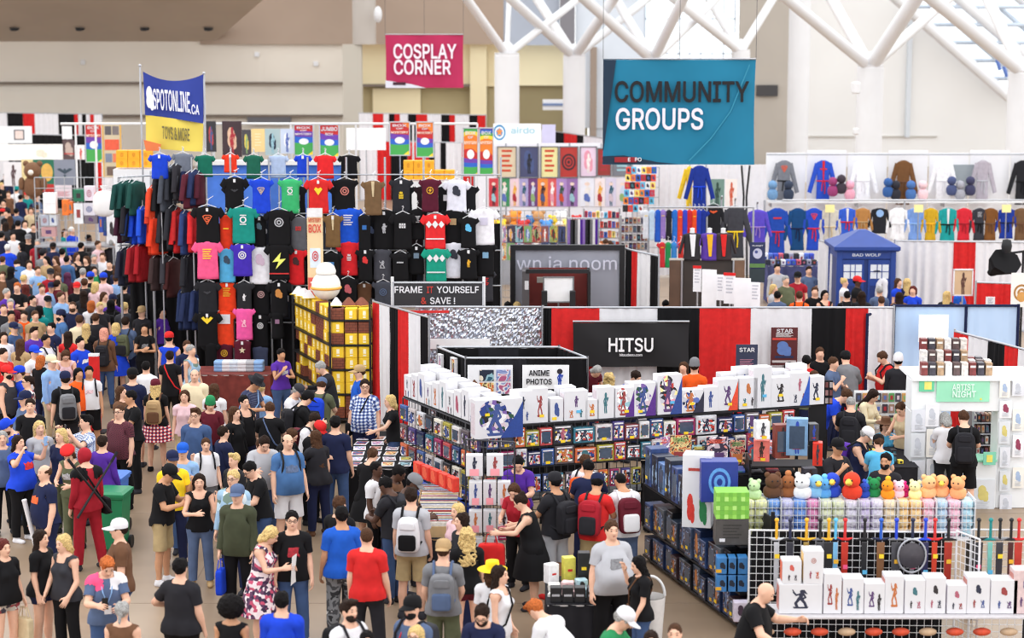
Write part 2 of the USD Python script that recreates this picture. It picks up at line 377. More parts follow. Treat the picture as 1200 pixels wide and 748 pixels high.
def bend(v,w,J,R):
 """turns the points v about J by the rotation R scaled by each point's weight w"""
 ang = math.acos(max(-1,min(1,(np.trace(R) - 1) / 2)))
 if ang < 1e-4: return v
 ax = np.array([R[2,1] - R[1,2],R[0,2] - R[2,0],R[1,0] - R[0,1]]); ax /= max(np.linalg.norm(ax),1e-9)
 m = w > 1e-4; p = v[m] - J; t = (w[m] * ang)[:,None]; c,s = np.cos(t),np.sin(t)
 v = v.copy(); v[m] = J + p * c + np.cross(ax,p) * s + ax * (p @ ax)[:,None] * (1 - c)
 return v
JS,JE,JW,JK = 0.168,0.44,0.69,0.775
def pose_points(v,rest,P):
 """P: dict of joint angles (degrees). rest: template coordinates that fix the weights."""
 x,y,z = rest[:,0],rest[:,1],rest[:,2]; ax_ = np.abs(x)
 armz = sstep(1.20,1.36,z)
 for side,s in (('L',1),('R',-1)):
  on = (x * s > 0)
  lower,flex,twist,elbow,curl = P.get('arm' + side,(78,4,10,14,25))
  fat_ = P.get('fat',0); flex += (8 + 24 * fat_) if 40 < elbow < 118 else 0; lower -= 7 * fat_
  up = on & (z > 1.2) & (ax_ > 0.1)
  v = bend(v,np.where(up,sstep(JK - .012,JK + .025,ax_),0),np.array([JK * s,0,1.42]),RY(s * curl * 1.1))
  v = bend(v,np.where(up,sstep(JK + .02,JK + .05,ax_),0),np.array([JK * s + .035 * s * math.cos(math.radians(curl * 1.1)),0,1.42 - .035 * math.sin(math.radians(curl * 1.1))]),RY(s * curl * 0.9)) if curl else v
  v = bend(v,np.where(up,sstep(JE - .045,JE + .045,ax_),0),np.array([JE * s,0.012,1.425]),RZ(-s * elbow))
  v = bend(v,np.where(on,sstep(0.115,0.235,ax_) * armz,0),np.array([JS * s,0.012,1.42]),RX(-flex) @ RY(s * (lower - 8)) @ RX(twist))
  v = bend(v,np.where(on,sstep(0.03,0.15,ax_) * sstep(1.28,1.40,z) * (1 - sstep(1.47,1.50,z) * (ax_ < .1)),0),np.array([.03 * s,.012,1.45]),RY(s * 12))   # shoulders slope
 for side,s in (('L',1),('R',-1)):
  hip,knee,out = P.get('leg' + side,(0,0,2))
  on = sstep(-.012,.012,x * s) * (ax_ < 0.34)
  foot = (1 - sstep(.05,.11,z)) * on
  v = bend(v,foot,np.array([.102 * s,.02,.09]),RX(-P.get('foot' + side,0)))
  v = bend(v,(1 - sstep(.44,.55,z)) * on,np.array([.098 * s,0,.495]),RX(knee))
  v = bend(v,(1 - sstep(.84,1.00,z)) * on,np.array([.092 * s,0,.93]),RY(-s * out) @ RX(-hip))
 hx,hz,ht = P.get('head',(0,0,0))
 v = bend(v,sstep(1.47,1.545,z) * (ax_ < 0.42),np.array([0,0.015,1.49]),RZ(hz) @ RX(hx) @ RY(ht))
 b,tw,side = P.get('spine',(0,0,0))
 v = bend(v,sstep(.96,1.28,z),np.array([0,0.01,1.02]),RZ(tw) @ RX(b) @ RY(side))
 return v
def shell(v,f,keep,off,relax=2):
 """clothing: the faces of the body where keep is true, pushed out by off and relaxed"""
 k = keep[f].all(1); g = f[k]; used = np.unique(g); m = -np.ones(len(v),int); m[used] = np.arange(len(used)); g = m[g]
 n = normals_of(v,f)[used]; p = v[used] + n * off[used][:,None]
 e = np.vstack([g[:,[0,1]],g[:,[1,2]],g[:,[2,0]]]); e = np.vstack([e,e[:,::-1]])
 deg = np.maximum(np.bincount(e[:,0],minlength=len(p)),1)
 edge = np.sort(np.vstack([g[:,[0,1]],g[:,[1,2]],g[:,[2,0]]]),1); u,c = np.unique(edge,axis=0,return_counts=True); rim = np.unique(u[c == 1])
 for _ in range(relax):
  q = np.stack([np.bincount(e[:,0],p[e[:,1],a],len(p)) / deg for a in range(3)],1)
  q[rim] = p[rim]; p = 0.5 * p + 0.5 * q
 loop = u[c == 1]; dg = np.maximum(np.bincount(loop.ravel(),minlength=len(p)),1)
 for _ in range(3):                                     # clean hems: the rim is smoothed along itself
  q = np.stack([(np.bincount(loop[:,0],p[loop[:,1],a],len(p)) + np.bincount(loop[:,1],p[loop[:,0],a],len(p))) / dg for a in range(3)],1); p[rim] = .5 * p[rim] + .5 * q[rim]
 d = ((p - v[used]) * n).sum(1); p = p + n * np.maximum(np.minimum(0.011,off[used]) - d,0)[:,None]
 return p,g,used
_shellcache = {}
def garment(low,sex,fat,kind,long):
 """returns rest points, faces and template indices of one piece of clothing for one build"""
 key = (low,sex,fat,kind,long)
 if key in _shellcache: return _shellcache[key]
 t,f = BODY[low]; v = shape_body(t,sex,fat,1.7); x,y,z = t[:,0],t[:,1],t[:,2]; ax_ = np.abs(x)
 arm = (z > 1.28) & (ax_ > .19)
 if kind in ('top','jacket','tank'):
  sl = {'none': 0.175,'short': 0.36,'long': 0.685}[long]
  neck = 1.478 + 1.2 * np.maximum(0,ax_ - .06) + .03 * (low == 2) - 0.25 * np.clip(-y - 0.02,0,0.06) * (ax_ < .09) if kind != 'tank' else 1.47 + 1.2 * np.maximum(0,ax_ - .075) - 0.9 * np.clip(-y - 0.01,0,0.08) * (ax_ < .085)
  hem = 0.83 if kind == 'jacket' else 0.87
  keep = (z > hem) & (z < neck) & ((ax_ < sl) | (z < 1.22)) & ~((ax_ > .26) & (z < 1.3))
  off = np.where(arm,0.014 + 0.016 * np.clip((ax_ - .2) / .2,0,1) * (long == 'short') + (0.008 if kind == 'jacket' else 0),0.018 + 0.013 * (1 - sstep(0.92,1.22,z)) + (0.014 if kind == 'jacket' else 0))
  if kind == 'tank': off = off * 0.75
  off = off * (1 - 0.55 * sstep(1.43,1.49,z) * (ax_ < .13))
  p,g,u = shell(v,f,keep,off,3)
  lo_ = (p[:,2] < hem + .05) & (np.abs(p[:,0]) < .3); p[lo_,2] = p[lo_,2] * .25 + (hem + .005) * .75
  if sl > .2: en = np.abs(p[:,0]) > sl - .055; p[en,0] = p[en,0] * .25 + np.sign(p[en,0]) * (sl - .015) * .75
 elif kind == 'legs':
  hem = {'long': 0.075,'short': 0.50,'brief': 0.74,'crop': 0.2}[long]
  keep = (z < 1.03) & (z > hem) & (ax_ < .32)
  off = 0.010 + 0.012 * (1 - sstep(.4,.9,z)) * (long != 'brief') + (0.024 * (1 - sstep(.5,.85,z)) if long == 'short' else 0) + (0.010 * (1 - sstep(.1,.3,z)) if long == 'long' else 0)
  p,g,u = shell(v,f,keep,off + 0 * z,2)
  lo_ = p[:,2] < hem + .06; p[lo_,2] = p[lo_,2] * .25 + (hem + .02) * .75
 elif kind == 'shoe':
  keep = (z < 0.115) & ((x > 0) if long == 'L' else (x < 0))
  p,g,u = shell(v,f,keep,0.006 + 0.008 * (z < 0.04),0)
 elif kind == 'sock':
  keep = (z < 0.20) & (z > .08)
  p,g,u = shell(v,f,keep,0.006 + 0 * z,0)
 _shellcache[key] = (p,g,t[u])
 return _shellcache[key]
def skirt_mesh(length,flare,fat,n=22,top=1.02):
 zs = np.linspace(top,length,9); th = np.arange(n + 1) / n * 2 * math.pi; k = (top - zs) / (top - length)
 rx = (0.170 + 0.050 * np.minimum(1,k * 2.2) + flare * k) * (1 + 0.45 * fat); ry = (0.142 + 0.040 * np.minimum(1,k * 2.2) + flare * k) * (1 + .5 * fat)
 wob = 1 + 0.05 * k[:,None] * np.sin(th * 7)[None]
 P = np.stack([rx[:,None] * wob * np.cos(th),ry[:,None] * wob * np.sin(th) - 0.004,np.broadcast_to(zs[:,None],(9,n + 1))],-1)
 return sheet(P[::-1])
# hair, hats: built once in head space (template coordinates)
def head_net(fn,h,lo,hi):
 xs,ys,zs = (np.arange(lo[k],hi[k] + h,h) for k in range(3))
 X = np.stack(np.meshgrid(xs,ys,zs,indexing='ij'),-1); return surface_net(fn(X),xs,ys,zs)
def hair_field(style):
 def fn(P):
  A = P.copy(); A[...,0] = np.abs(A[...,0])
  wob = (meshkit.noise(P * 34.0,3) - .5) * 0.026
  cap = ell(P,(0,0.014,1.670),(0.088,0.106,0.104))
  face = ell(P,(0,-0.112,1.612),(0.074,0.088,0.104))
  if style == 'buzz': cap = ell(P,(0,0.010,1.664),(0.080,0.100,0.098)); return np.maximum(np.maximum(cap,-face),1.60 - P[...,2] + P[...,1] * -0.35)
  if style == 'balding':
   cap = ell(P,(0,0.014,1.655),(0.084,0.101,0.085)); top = ell(P,(0,-0.02,1.73),(0.062,0.10,0.05)); return np.maximum(np.maximum(np.maximum(cap,-face),-top),1.605 - P[...,2])
  short = np.maximum(np.maximum(np.maximum(cap + wob,-face),1.592 - P[...,2] - P[...,1] * 0.25),-ell(A,(.092,-.012,1.615),(.03,.042,.048)))
  if style == 'short': return short
  if style == 'quiff': return smin(short,np.maximum(ell(P,(0,-0.055,1.752),(0.062,0.052,0.026)) + wob,-face),0.03)
  if style == 'bun': return smin(short,ell(P,(0,0.085,1.745),(0.042,0.042,0.040)),0.015)
  if style == 'pony': return smin(short,cone(P,(0,0.105,1.71),(0,0.14,1.50),0.030,0.014) + wob,0.02)
  if style == 'afro': return np.maximum(ell(P,(0,0.02,1.69),(0.168,0.165,0.155)) + (meshkit.noise(P * 42.0,5) - .5) * 0.035,-ell(P,(0,-0.14,1.60),(0.07,0.12,0.10)))
  z0,wd = {'bob': (1.50,.088),'long': (1.32,.100),'curly': (1.30,.125),'verylong': (1.13,.105)}[style]
  k = {'curly': 2.4}.get(style,1.0)
  back = cone(P,(0,0.035,1.66),(0,0.085,z0 + .03),0.080,wd * .85,(0.9,1.5,1)) + wob * k
  side = cone(A,(0.070,0.01,1.68),(0.088,0.02,z0 + .07),0.026,0.022) + wob * k
  f = smin(smin(np.maximum(cap + wob * k,-face),np.maximum(back,-ell(P,(0,-0.075,1.56),(0.075,0.085,0.12))),0.03),side,0.03)
  neck = ell(P,(0,-0.045,1.48),(0.066,0.075,0.13))
  return np.maximum(f,-neck)
 return fn
_hair = {}
def hair_mesh(style,low):
 k = (style,low)
 if k not in _hair:
  h = (0.0165,0.0225,0.027)[low]
  lo,hi = (-.20,-.20,1.08 if style == 'verylong' else 1.24 if style in ('long','curly') else 1.42),(.20,.22,1.90)
  if style not in ('long','curly','verylong','pony','bob','afro'): lo,hi = (-.13,-.15,1.5),(.13,.17,1.83)
  _hair[k] = head_net(hair_field(style),h,lo,hi)
 return _hair[k]
def cap_mesh(kind,low):
 k = ('hat',kind,low)
 if k in _hair: return _hair[k]
 n = (16,12,9)[low]; m = MB()
 dome = [(0.094,1.672),(0.098,1.70),(0.094,1.735),(0.078,1.768),(0.045,1.788),(0.0,1.793)]
 def dm(prof,sy=1.14):
  v,f = lathe(prof,n); v[:,1] = v[:,1] * sy + 0.006; m.add(v,f)
 if kind in ('cap','capback'):
  dm(dome); s = -1 if kind == 'cap' else 1
  a = np.linspace(-1.15,1.15,9); r = np.linspace(0.085,0.195,4)
  P = np.stack([np.sin(a)[None] * (0.088 + 0 * r[:,None]),s * (np.cos(a)[None] * (r[:,None] - 0.085) * 1.0 + np.cos(a)[None] * 0.104) ,1.688 - (r[:,None] - .085) * 0.20 - 0.018 * np.sin(a)[None] ** 2 + 0 * a[None]],-1)
  m.add(*slab(P,(0,0,0.006))); m.tm(trimesh.creation.icosphere(1,0.008).apply_translation((0,.006,1.794)))
 elif kind == 'beanie': dm([(0.094,1.655),(0.101,1.66),(0.101,1.69),(0.096,1.70),(0.094,1.745),(0.075,1.79),(0.04,1.815),(0,1.82)])
 elif kind == 'beret':
  dm([(0.085,1.70),(0.105,1.715),(0.125,1.745),(0.115,1.775),(0.07,1.795),(0,1.80)])
 elif kind in ('fedora','widehat'):
  b = 0.16 if kind == 'fedora' else 0.2
  dm([(0.092,1.69),(b * .9,1.683),(b,1.692),(b * .9,1.690),(0.094,1.70),(0.094,1.745),(0.086,1.80),(0.05,1.80),(0,1.785)])
 elif kind == 'bandana': dm([(0.092,1.675),(0.095,1.70),(0.091,1.735),(0.076,1.768),(0.045,1.785),(0,1.79)]); m.box((0,.125,1.66),(.04,.03,.06),ch=.008)
 elif kind == 'hood':
  v,f = head_net(lambda P: np.maximum(smin(ell(P,(0,0.015,1.66),(0.108,0.122,0.125)),ell(P,(0,.03,1.53),(.10,.09,.08)),.05),-ell(P,(0,-0.13,1.62),(0.075,0.10,0.11))),0.03 if low else .018,(-.15,-.16,1.42),(.15,.18,1.83)); m.add(v,f)
 elif kind == 'mask':
  v,f = head_net(lambda P: smin(ell(P,(0,0.0,1.66),(0.090,0.108,0.106)),ell(P,(0,-.03,1.59),(.072,.078,.085)),.04),0.02,(-.14,-.16,1.48),(.14,.16,1.80)); m.add(v,f)
 _hair[k] = m.arrays(); return _hair[k]
def beard_mesh(low):
 k = ('beard',low)
 if k not in _hair: _hair[k] = head_net(lambda P: np.maximum(np.maximum(ell(P,(0,-0.034,1.588),(0.068,0.072,0.070)),P[...,2] - 1.615 - np.maximum(0,np.abs(P[...,0]) - .03) * 1.2),-ell(P,(0,-.13,1.588),(.03,.05,.012))),0.012,(-.1,-.13,1.5),(.1,.06,1.68))
 return _hair[k]
def glasses_mesh():
 if 'glasses' not in _hair:
  m = MB()
  for s in (-1,1):
   a = np.arange(10) / 10 * 2 * math.pi; m.tube(np.stack([s * .033 + .024 * np.cos(a),-.106 + .006 * np.abs(np.cos(a)),1.653 + .018 * np.sin(a)],1),.0032,4,True)
   m.tube([(s * .058,-.10,1.655),(s * .079,-.03,1.652),(s * .082,.01,1.648)],.003,4)
  m.tube([(-.010,-.108,1.656),(.010,-.108,1.656)],.003,4); _hair['glasses'] = m.arrays()
 return _hair['glasses']
_EYE = trimesh.creation.icosphere(0,1.0).subdivide()
SKIN = dict(light=(226,178,152),fair=(236,194,170),tan=(198,146,112),brown=(140,92,66),dark=(84,56,44))
POSES = {
 'stand': {},
 'stand2': {'armL': (79,-2,5,20,30),'armR': (77,6,15,8,20),'legL': (3,2,4),'legR': (-3,3,5),'head': (4,18,0)},
 'walk': {'armL': (78,22,8,26,30),'armR': (78,-18,8,14,30),'legL': (-17,10,1),'legR': (19,6,1),'footL': -6,'footR': 6,'spine': (3,6,0)},
 'walk2': {'armR': (78,22,8,26,30),'armL': (78,-18,8,14,30),'legR': (-17,10,1),'legL': (19,6,1),'footR': -6,'footL': 6,'spine': (3,-6,0)},
 'phone': {'armL': (72,26,42,96,45),'armR': (76,20,46,88,45),'head': (24,0,0),'spine': (5,0,0)},
 'photo': {'armL': (64,64,30,82,50),'armR': (64,62,32,84,50),'head': (2,0,0),'spine': (-3,0,0)},
 'ear': {'armL': (70,30,-30,138,60),'armR': (74,20,62,92,30),'head': (4,6,0)},
 'ear2': {'armR': (70,30,-30,138,60),'armL': (78,8,10,20,30),'head': (4,-6,0)},
 'cross': {'armL': (76,16,62,92,20),'armR': (76,20,62,98,20)},
 'reach': {'armR': (66,52,20,34,20),'armL': (72,46,30,50,35),'spine': (14,0,0),'head': (14,0,0)},
 'reach2': {'armL': (66,52,20,34,20),'armR': (78,4,10,14,30),'spine': (6,10,0)},
 'lean': {'armR': (70,58,15,24,20),'armL': (72,50,15,30,20),'spine': (42,0,0),'head': (10,0,0),'legL': (6,4,3),'legR': (-6,4,3)},
 'look': {'armL': (76,24,40,70,35),'armR': (76,26,40,76,35),'head': (26,10,0),'spine': (8,0,0)},
 'hips': {'armL': (48,-8,40,82,40),'armR': (78,2,8,12,25)},
 'chin': {'armR': (72,36,40,122,60),'armL': (76,22,60,92,30),'head': (8,-8,0)},
 'hair': {'armR': (30,40,-20,120,30),'armL': (76,12,10,20,25),'head': (14,0,0)},
 'up': {'armR': (20,55,0,100,30),'armL': (78,4,10,14,25)},
 'strap': {'armL': (74,20,-12,118,60),'armR': (78,4,10,14,25)},
 'sit': {'legL': (84,84,5),'legR': (82,84,5),'armL': (72,30,30,60,25),'armR': (72,30,30,60,25)},
 'heels': {'armL': (76,8,30,36,25),'armR': (76,12,34,40,25),'head': (6,-10,0)},
 'crouch': {'spine': (30,0,0),'armL': (70,50,20,40,30),'armR': (70,45,20,50,30),'head': (-6,0,0)},
}
PEOPLE,BAGS = [],[]
TOPWORD = {'tee': 't-shirt','shirt': 'long-sleeved shirt','tank': 'tank top','jacket': 'jacket','hoodie': 'hoodie','polo': 'polo shirt','dress': 'dress','button': 'short-sleeved button shirt','sweater': 'sweater'}
BOTWORD = {'jeans': 'jeans','pants': 'trousers','shorts': 'shorts','minishorts': 'short shorts','skirt': 'skirt','cargo': 'cargo shorts','tights': 'leggings'}
def colword(c): return {'denim': 'blue denim','steel': 'blue','slate': 'slate blue','royal': 'bright blue','charcoal': 'charcoal','lightgrey': 'light grey','darkgrey': 'dark grey','lightblue': 'light blue','sky': 'sky blue','army': 'army green','hotpink': 'hot pink','rose': 'pale pink','crimson': 'dark red'}.get(c,c)
PAT = {'plaidblue': ('blue plaid','plaid',[(226,230,238),(120,140,190),(44,56,110)],6.0),'plaidred': ('red plaid','plaid',[(238,232,232),(200,52,66),(50,44,78)],5.0),'plaidmaroon': ('maroon checked','plaid',[(74,30,42),(98,42,54),(60,24,34)],11.0),
       'stripe': ('striped navy','stripe',[(46,52,84),(80,86,112)],8.0),'camo': ('grey camouflage','camo',[(40,40,44),(120,122,126),(66,66,70),(196,196,198)],7.0),'floral': ('floral','floral',[(240,226,228),(60,40,70),(196,80,110),(232,214,220),(96,60,90)],22.0),
       'patch': ('patterned','cells',[(220,216,214),(60,54,66),(150,60,70),(190,180,170)],16.0),'skyprint': ('pale blue printed','cells',[(190,214,230),(150,180,206),(220,232,240),(110,130,120)],9.0),'redplaid2': ('red and black plaid','plaid',[(150,40,44),(60,24,30),(40,20,26)],8.0),'whiteplaid': ('white and blue checked','plaid',[(236,238,244),(168,180,206),(100,116,160)],10.0)}
def garmat(c):
 if c in PAT: w,k,cols,sc = PAT[c]; return pattern_mat(k,cols,sc,0.9,'rest')
 return cloth(c)
def gword(c): return PAT[c][0] if c in PAT else colword(c)
def person(px,py,h,face,pose,top,bot,hair,hat=None,sex='m',fat=0.0,skin='light',low=None,label=None,extra='',pos=None,bag=None,shoes='darkgrey',feet=None):
 """px, py: where the crown of the head shows in the photo; h: standing height; face: 0 looks to the camera, 90 to the right"""
 P = dict(POSES[pose]) if isinstance(pose,str) else dict(pose)
 if pos is None:
  drop = {'lean': .22,'reach': .05,'look': .02,'crouch': .14,'sit': .44}.get(pose,0.0)
  q = at_z(px,py,h - drop + (0.03 if hat and hat[0] in ('cap','capback','beanie') else 0.0)); pos = (q[0],q[1])
  sp = P.get('spine',(0,0,0))[0]
  if sp > 10:                                       # a bent figure's feet stand behind its head
   o = 0.62 * math.sin(math.radians(sp)); a = math.radians(face); pos = (pos[0] - o * math.sin(a),pos[1] + o * math.cos(a))
 if low is None: low = 0 if pos[1] < 27.6 else 1 if pos[1] < 37 else 2
 tk,tc = top; bk,bc = bot; k = h / 1.755
 P['fat'] = fat + (.16 if sex == 'm' else .06)
 if isinstance(SKIN.get(skin),tuple): sk = SKIN[skin]
 skm = mat(sk,0.55,0,0.05,14.0,'skin',0.3)
 t,f = BODY[low]; fat = round(fat + (.16 if sex == 'm' else .06),2)
 v = pose_points(shape_body(t,sex,fat,h),t,P)
 feetz = v[:,2].min(); up = 0.0
 def place(p): return (p - np.array([0,0,feetz])) * k + np.array([0,0,up])
 bagdesc = {'backpack': 'backpack'}
 base = label
 if base is None:
  base = 'person in %s %s' % (gword(tc),TOPWORD.get(tk,tk))
  if bk and extra.find('nobot') < 0 and tk != 'dress' and pos[1] < 33: base += ' and %s %s' % (gword(bc),BOTWORD[bk])
  if hat: base += ' with %s %s' % (gword(hat[1]),{'cap': 'cap','capback': 'backwards cap','beanie': 'beanie','beret': 'beret','fedora': 'brimmed hat','widehat': 'wide hat','bandana': 'bandana','hood': 'hood up','mask': 'full mask'}[hat[0]])
 root = thing('person',base,'person',(pos[0],pos[1],0),face)
 PEOPLE.append([root,base,pos,gword(tc) + ' ' + TOPWORD.get(tk,tk),pose,face,bag,h])
 if pos[1] < 62: obj('body',(place(v),f),skm,root,True)
 else: obj('body',(place(v),f),skm,root,True)
 def wear(name,kind,long,m):
  p,g,r = garment(low,sex,fat,kind,long)
  q = place(pose_points(p,r,P));
  return obj(name,(q,g),m,root,True,rest=r)
 tm = garmat(tc)
 if tk in ('tee','polo','button'): wear('shirt','top','short',tm)
 elif tk in ('shirt','sweater'): wear('shirt','top','long',tm)
 elif tk in ('jacket','hoodie'): wear('jacket','jacket','long',tm)
 elif tk in ('tank','dress'): wear('top','tank','none',tm)
 bm = garmat(bc) if bk else None
 if tk == 'dress':
  sv,sf = skirt_mesh(0.50,0.07,fat); obj('skirt',(place(pose_points(sv,sv,P)),sf),tm,root,True,rest=sv)
 elif bk in ('jeans','pants','tights'): wear('trousers','legs','long',bm)
 elif bk in ('shorts','cargo'): wear('shorts','legs','short',bm)
 elif bk == 'minishorts': wear('shorts','legs','brief',bm)
 elif bk == 'skirt':
  sv,sf = skirt_mesh(0.60,0.09,fat); obj('skirt',(place(pose_points(sv,sv,P)),sf),bm,root,True,rest=sv)
 if pos[1] < 47:
  for s in 'LR': wear('shoe','shoe',s,cloth(shoes))
 def onhead(name,mesh,m,label=None,scale=1.0):
  hv,hf = mesh
  hv = hv.copy()
  if h < 1.45: hv = hv * np.array([1.22,1.22,1]) ; hv[:,2] = 1.53 + (hv[:,2] - 1.53) * 1.22
  r = hv.copy(); r[:,2] = np.maximum(r[:,2],1.56); r[:,0] *= .3
  return obj(name,(place(pose_points(hv,r,P)),hf),m,root,True,label=label)
 if hair and not (hat and hat[0] in ('mask','hood')):
  hm = hair_mesh({'quiff': 'short','afro': 'curly','bun': 'short'}.get(hair[0],hair[0]) if hat else hair[0],low)
  if hat:                                           # hair is pressed flat under a hat
   q = hm[0].copy(); w = sstep(1.665,1.70,q[:,2])[:,None]; cen = np.array([0,.006,1.66]); q = q * (1 - w) + (cen + (q - cen) * .80) * w; hm = (q,hm[1])
  onhead('hair',hm,mat(COL[hair[1]],0.8,0,0.45,70.0,'hair',0.15,0.6))
 if hat: onhead('hat' if hat[0] not in ('hood','mask') else hat[0],cap_mesh(hat[0],low),cloth(hat[1]))
 if low < 2 and pos[1] < 40 and not (hat and hat[0] == 'mask'):
  ed,rd,md = mat((40,30,28),0.3,0,0,name='eye'),mat((156,82,78),0.5,0,0,name='lips'),mat((70,52,42),.8,0,0,name='brow')
  for s in (-1,1):
   onhead('eye',(np.array(_EYE.vertices) * (.0115,.006,.0065) + (s * .032,-.0865,1.652),np.array(_EYE.faces)),ed)
   onhead('eyebrow',(np.array(_EYE.vertices) * (.019,.006,.0042) + (s * .034,-.0895,1.678),np.array(_EYE.faces)),md)
  onhead('mouth',(np.array(_EYE.vertices) * (.022,.006,.0062) + (0,-.092,1.586),np.array(_EYE.faces)),rd)
 if 'beard' in extra: onhead('beard',beard_mesh(low),mat(COL[hair[1]] if hair else COL['dkbrown'],.8,0,.2,60.,'hair',.3))
 if 'glasses' in extra: onhead('glasses',glasses_mesh(),mat((24,22,24),.3,0,0,name='rim'))
 a = math.radians(face); R = lambda p: rotz(p,face) + np.array([pos[0],pos[1],0])
 def spine_place(p,rest=None): return place(pose_points(p,p if rest is None else rest,P))
 if bag: add_bag(bag,base,spine_place,pos,face,fat,place,P)
 if 'print' in extra:                                  # a flat print on the chest, following the shirt
  p,g,r = garment(low,sex,fat,'top','short'); sel = (r[:,1] < -0.02) & (np.abs(r[:,0]) < 0.085) & (r[:,2] > 1.20) & (r[:,2] < 1.33)
  gg = g[sel[g].all(1)]
  if len(gg):
   u = np.unique(gg); mm = -np.ones(len(p),int); mm[u] = np.arange(len(u)); q = p + normals_of(p,g) * 0.004
   pc = [w for w in extra.split() if w.startswith('print')][0].split(':')[1]
   obj('chest_print',(place(pose_points(q[u],r[u],P)),mm[gg]),mat(COL[pc],.7,0,.35,30.,'print'),root,True)
 if 'yoke:' in extra:                                  # coloured shoulder panels of the shirt
  p,g,r = garment(low,sex,fat,'top','long' if tk == 'shirt' else 'short')
  for s,yc in zip((-1,1),extra.split('yoke:')[1].split()[0].split(',')):
   sel = (r[:,2] > 1.33) & (r[:,0] * s > .035) & (np.abs(r[:,0]) < .225); gg = g[sel[g].all(1)]; u = np.unique(gg); mm = -np.ones(len(p),int); mm[u] = np.arange(len(u)); q = p + normals_of(p,g) * 0.004; obj('shoulder_panel',(place(pose_points(q[u],r[u],P)),mm[gg]),cloth(yc),root,True,label='%s shoulder panel' % gword(yc))
 if 'lanyard' in extra:
  lp = np.array([(-.06,.03,1.49),(-.075,-.05,1.44),(-.05,-.165,1.33),(0,-.185,1.18),(.05,-.165,1.33),(.075,-.05,1.44),(.06,.03,1.49)]); lp[:,1] -= 0.05 * fat
  lm = MB(); lm.tube(spine_place(lp,np.array([(0,0,q[2] if q[2] < 1.45 else 1.42) for q in lp])),.007,5); ld = obj('lanyard',lm,cloth('lightblue' if 'lanyard:' not in extra else extra.split('lanyard:')[1].split()[0]),root)
  bb = MB(); bb.box((0,-.20 - .05 * fat,1.10),(.085,.006,.12)); bv,bf = bb.arrays(); obj('badge',(spine_place(bv),bf),cloth('white'),ld)
 return root
def rbox(cx,cy,cz,sx,sy,sz,n=5,e=0.35):
 """a soft box: superellipsoid"""
 v,f = np.array(_SB.vertices),np.array(_SB.faces)
 p = np.sign(v) * np.abs(v) ** e; p = p / np.abs(p).max(0)
 return p * np.array([sx,sy,sz]) / 2 + np.array([cx,cy,cz]),f
_SB = trimesh.creation.icosphere(2,1.0)
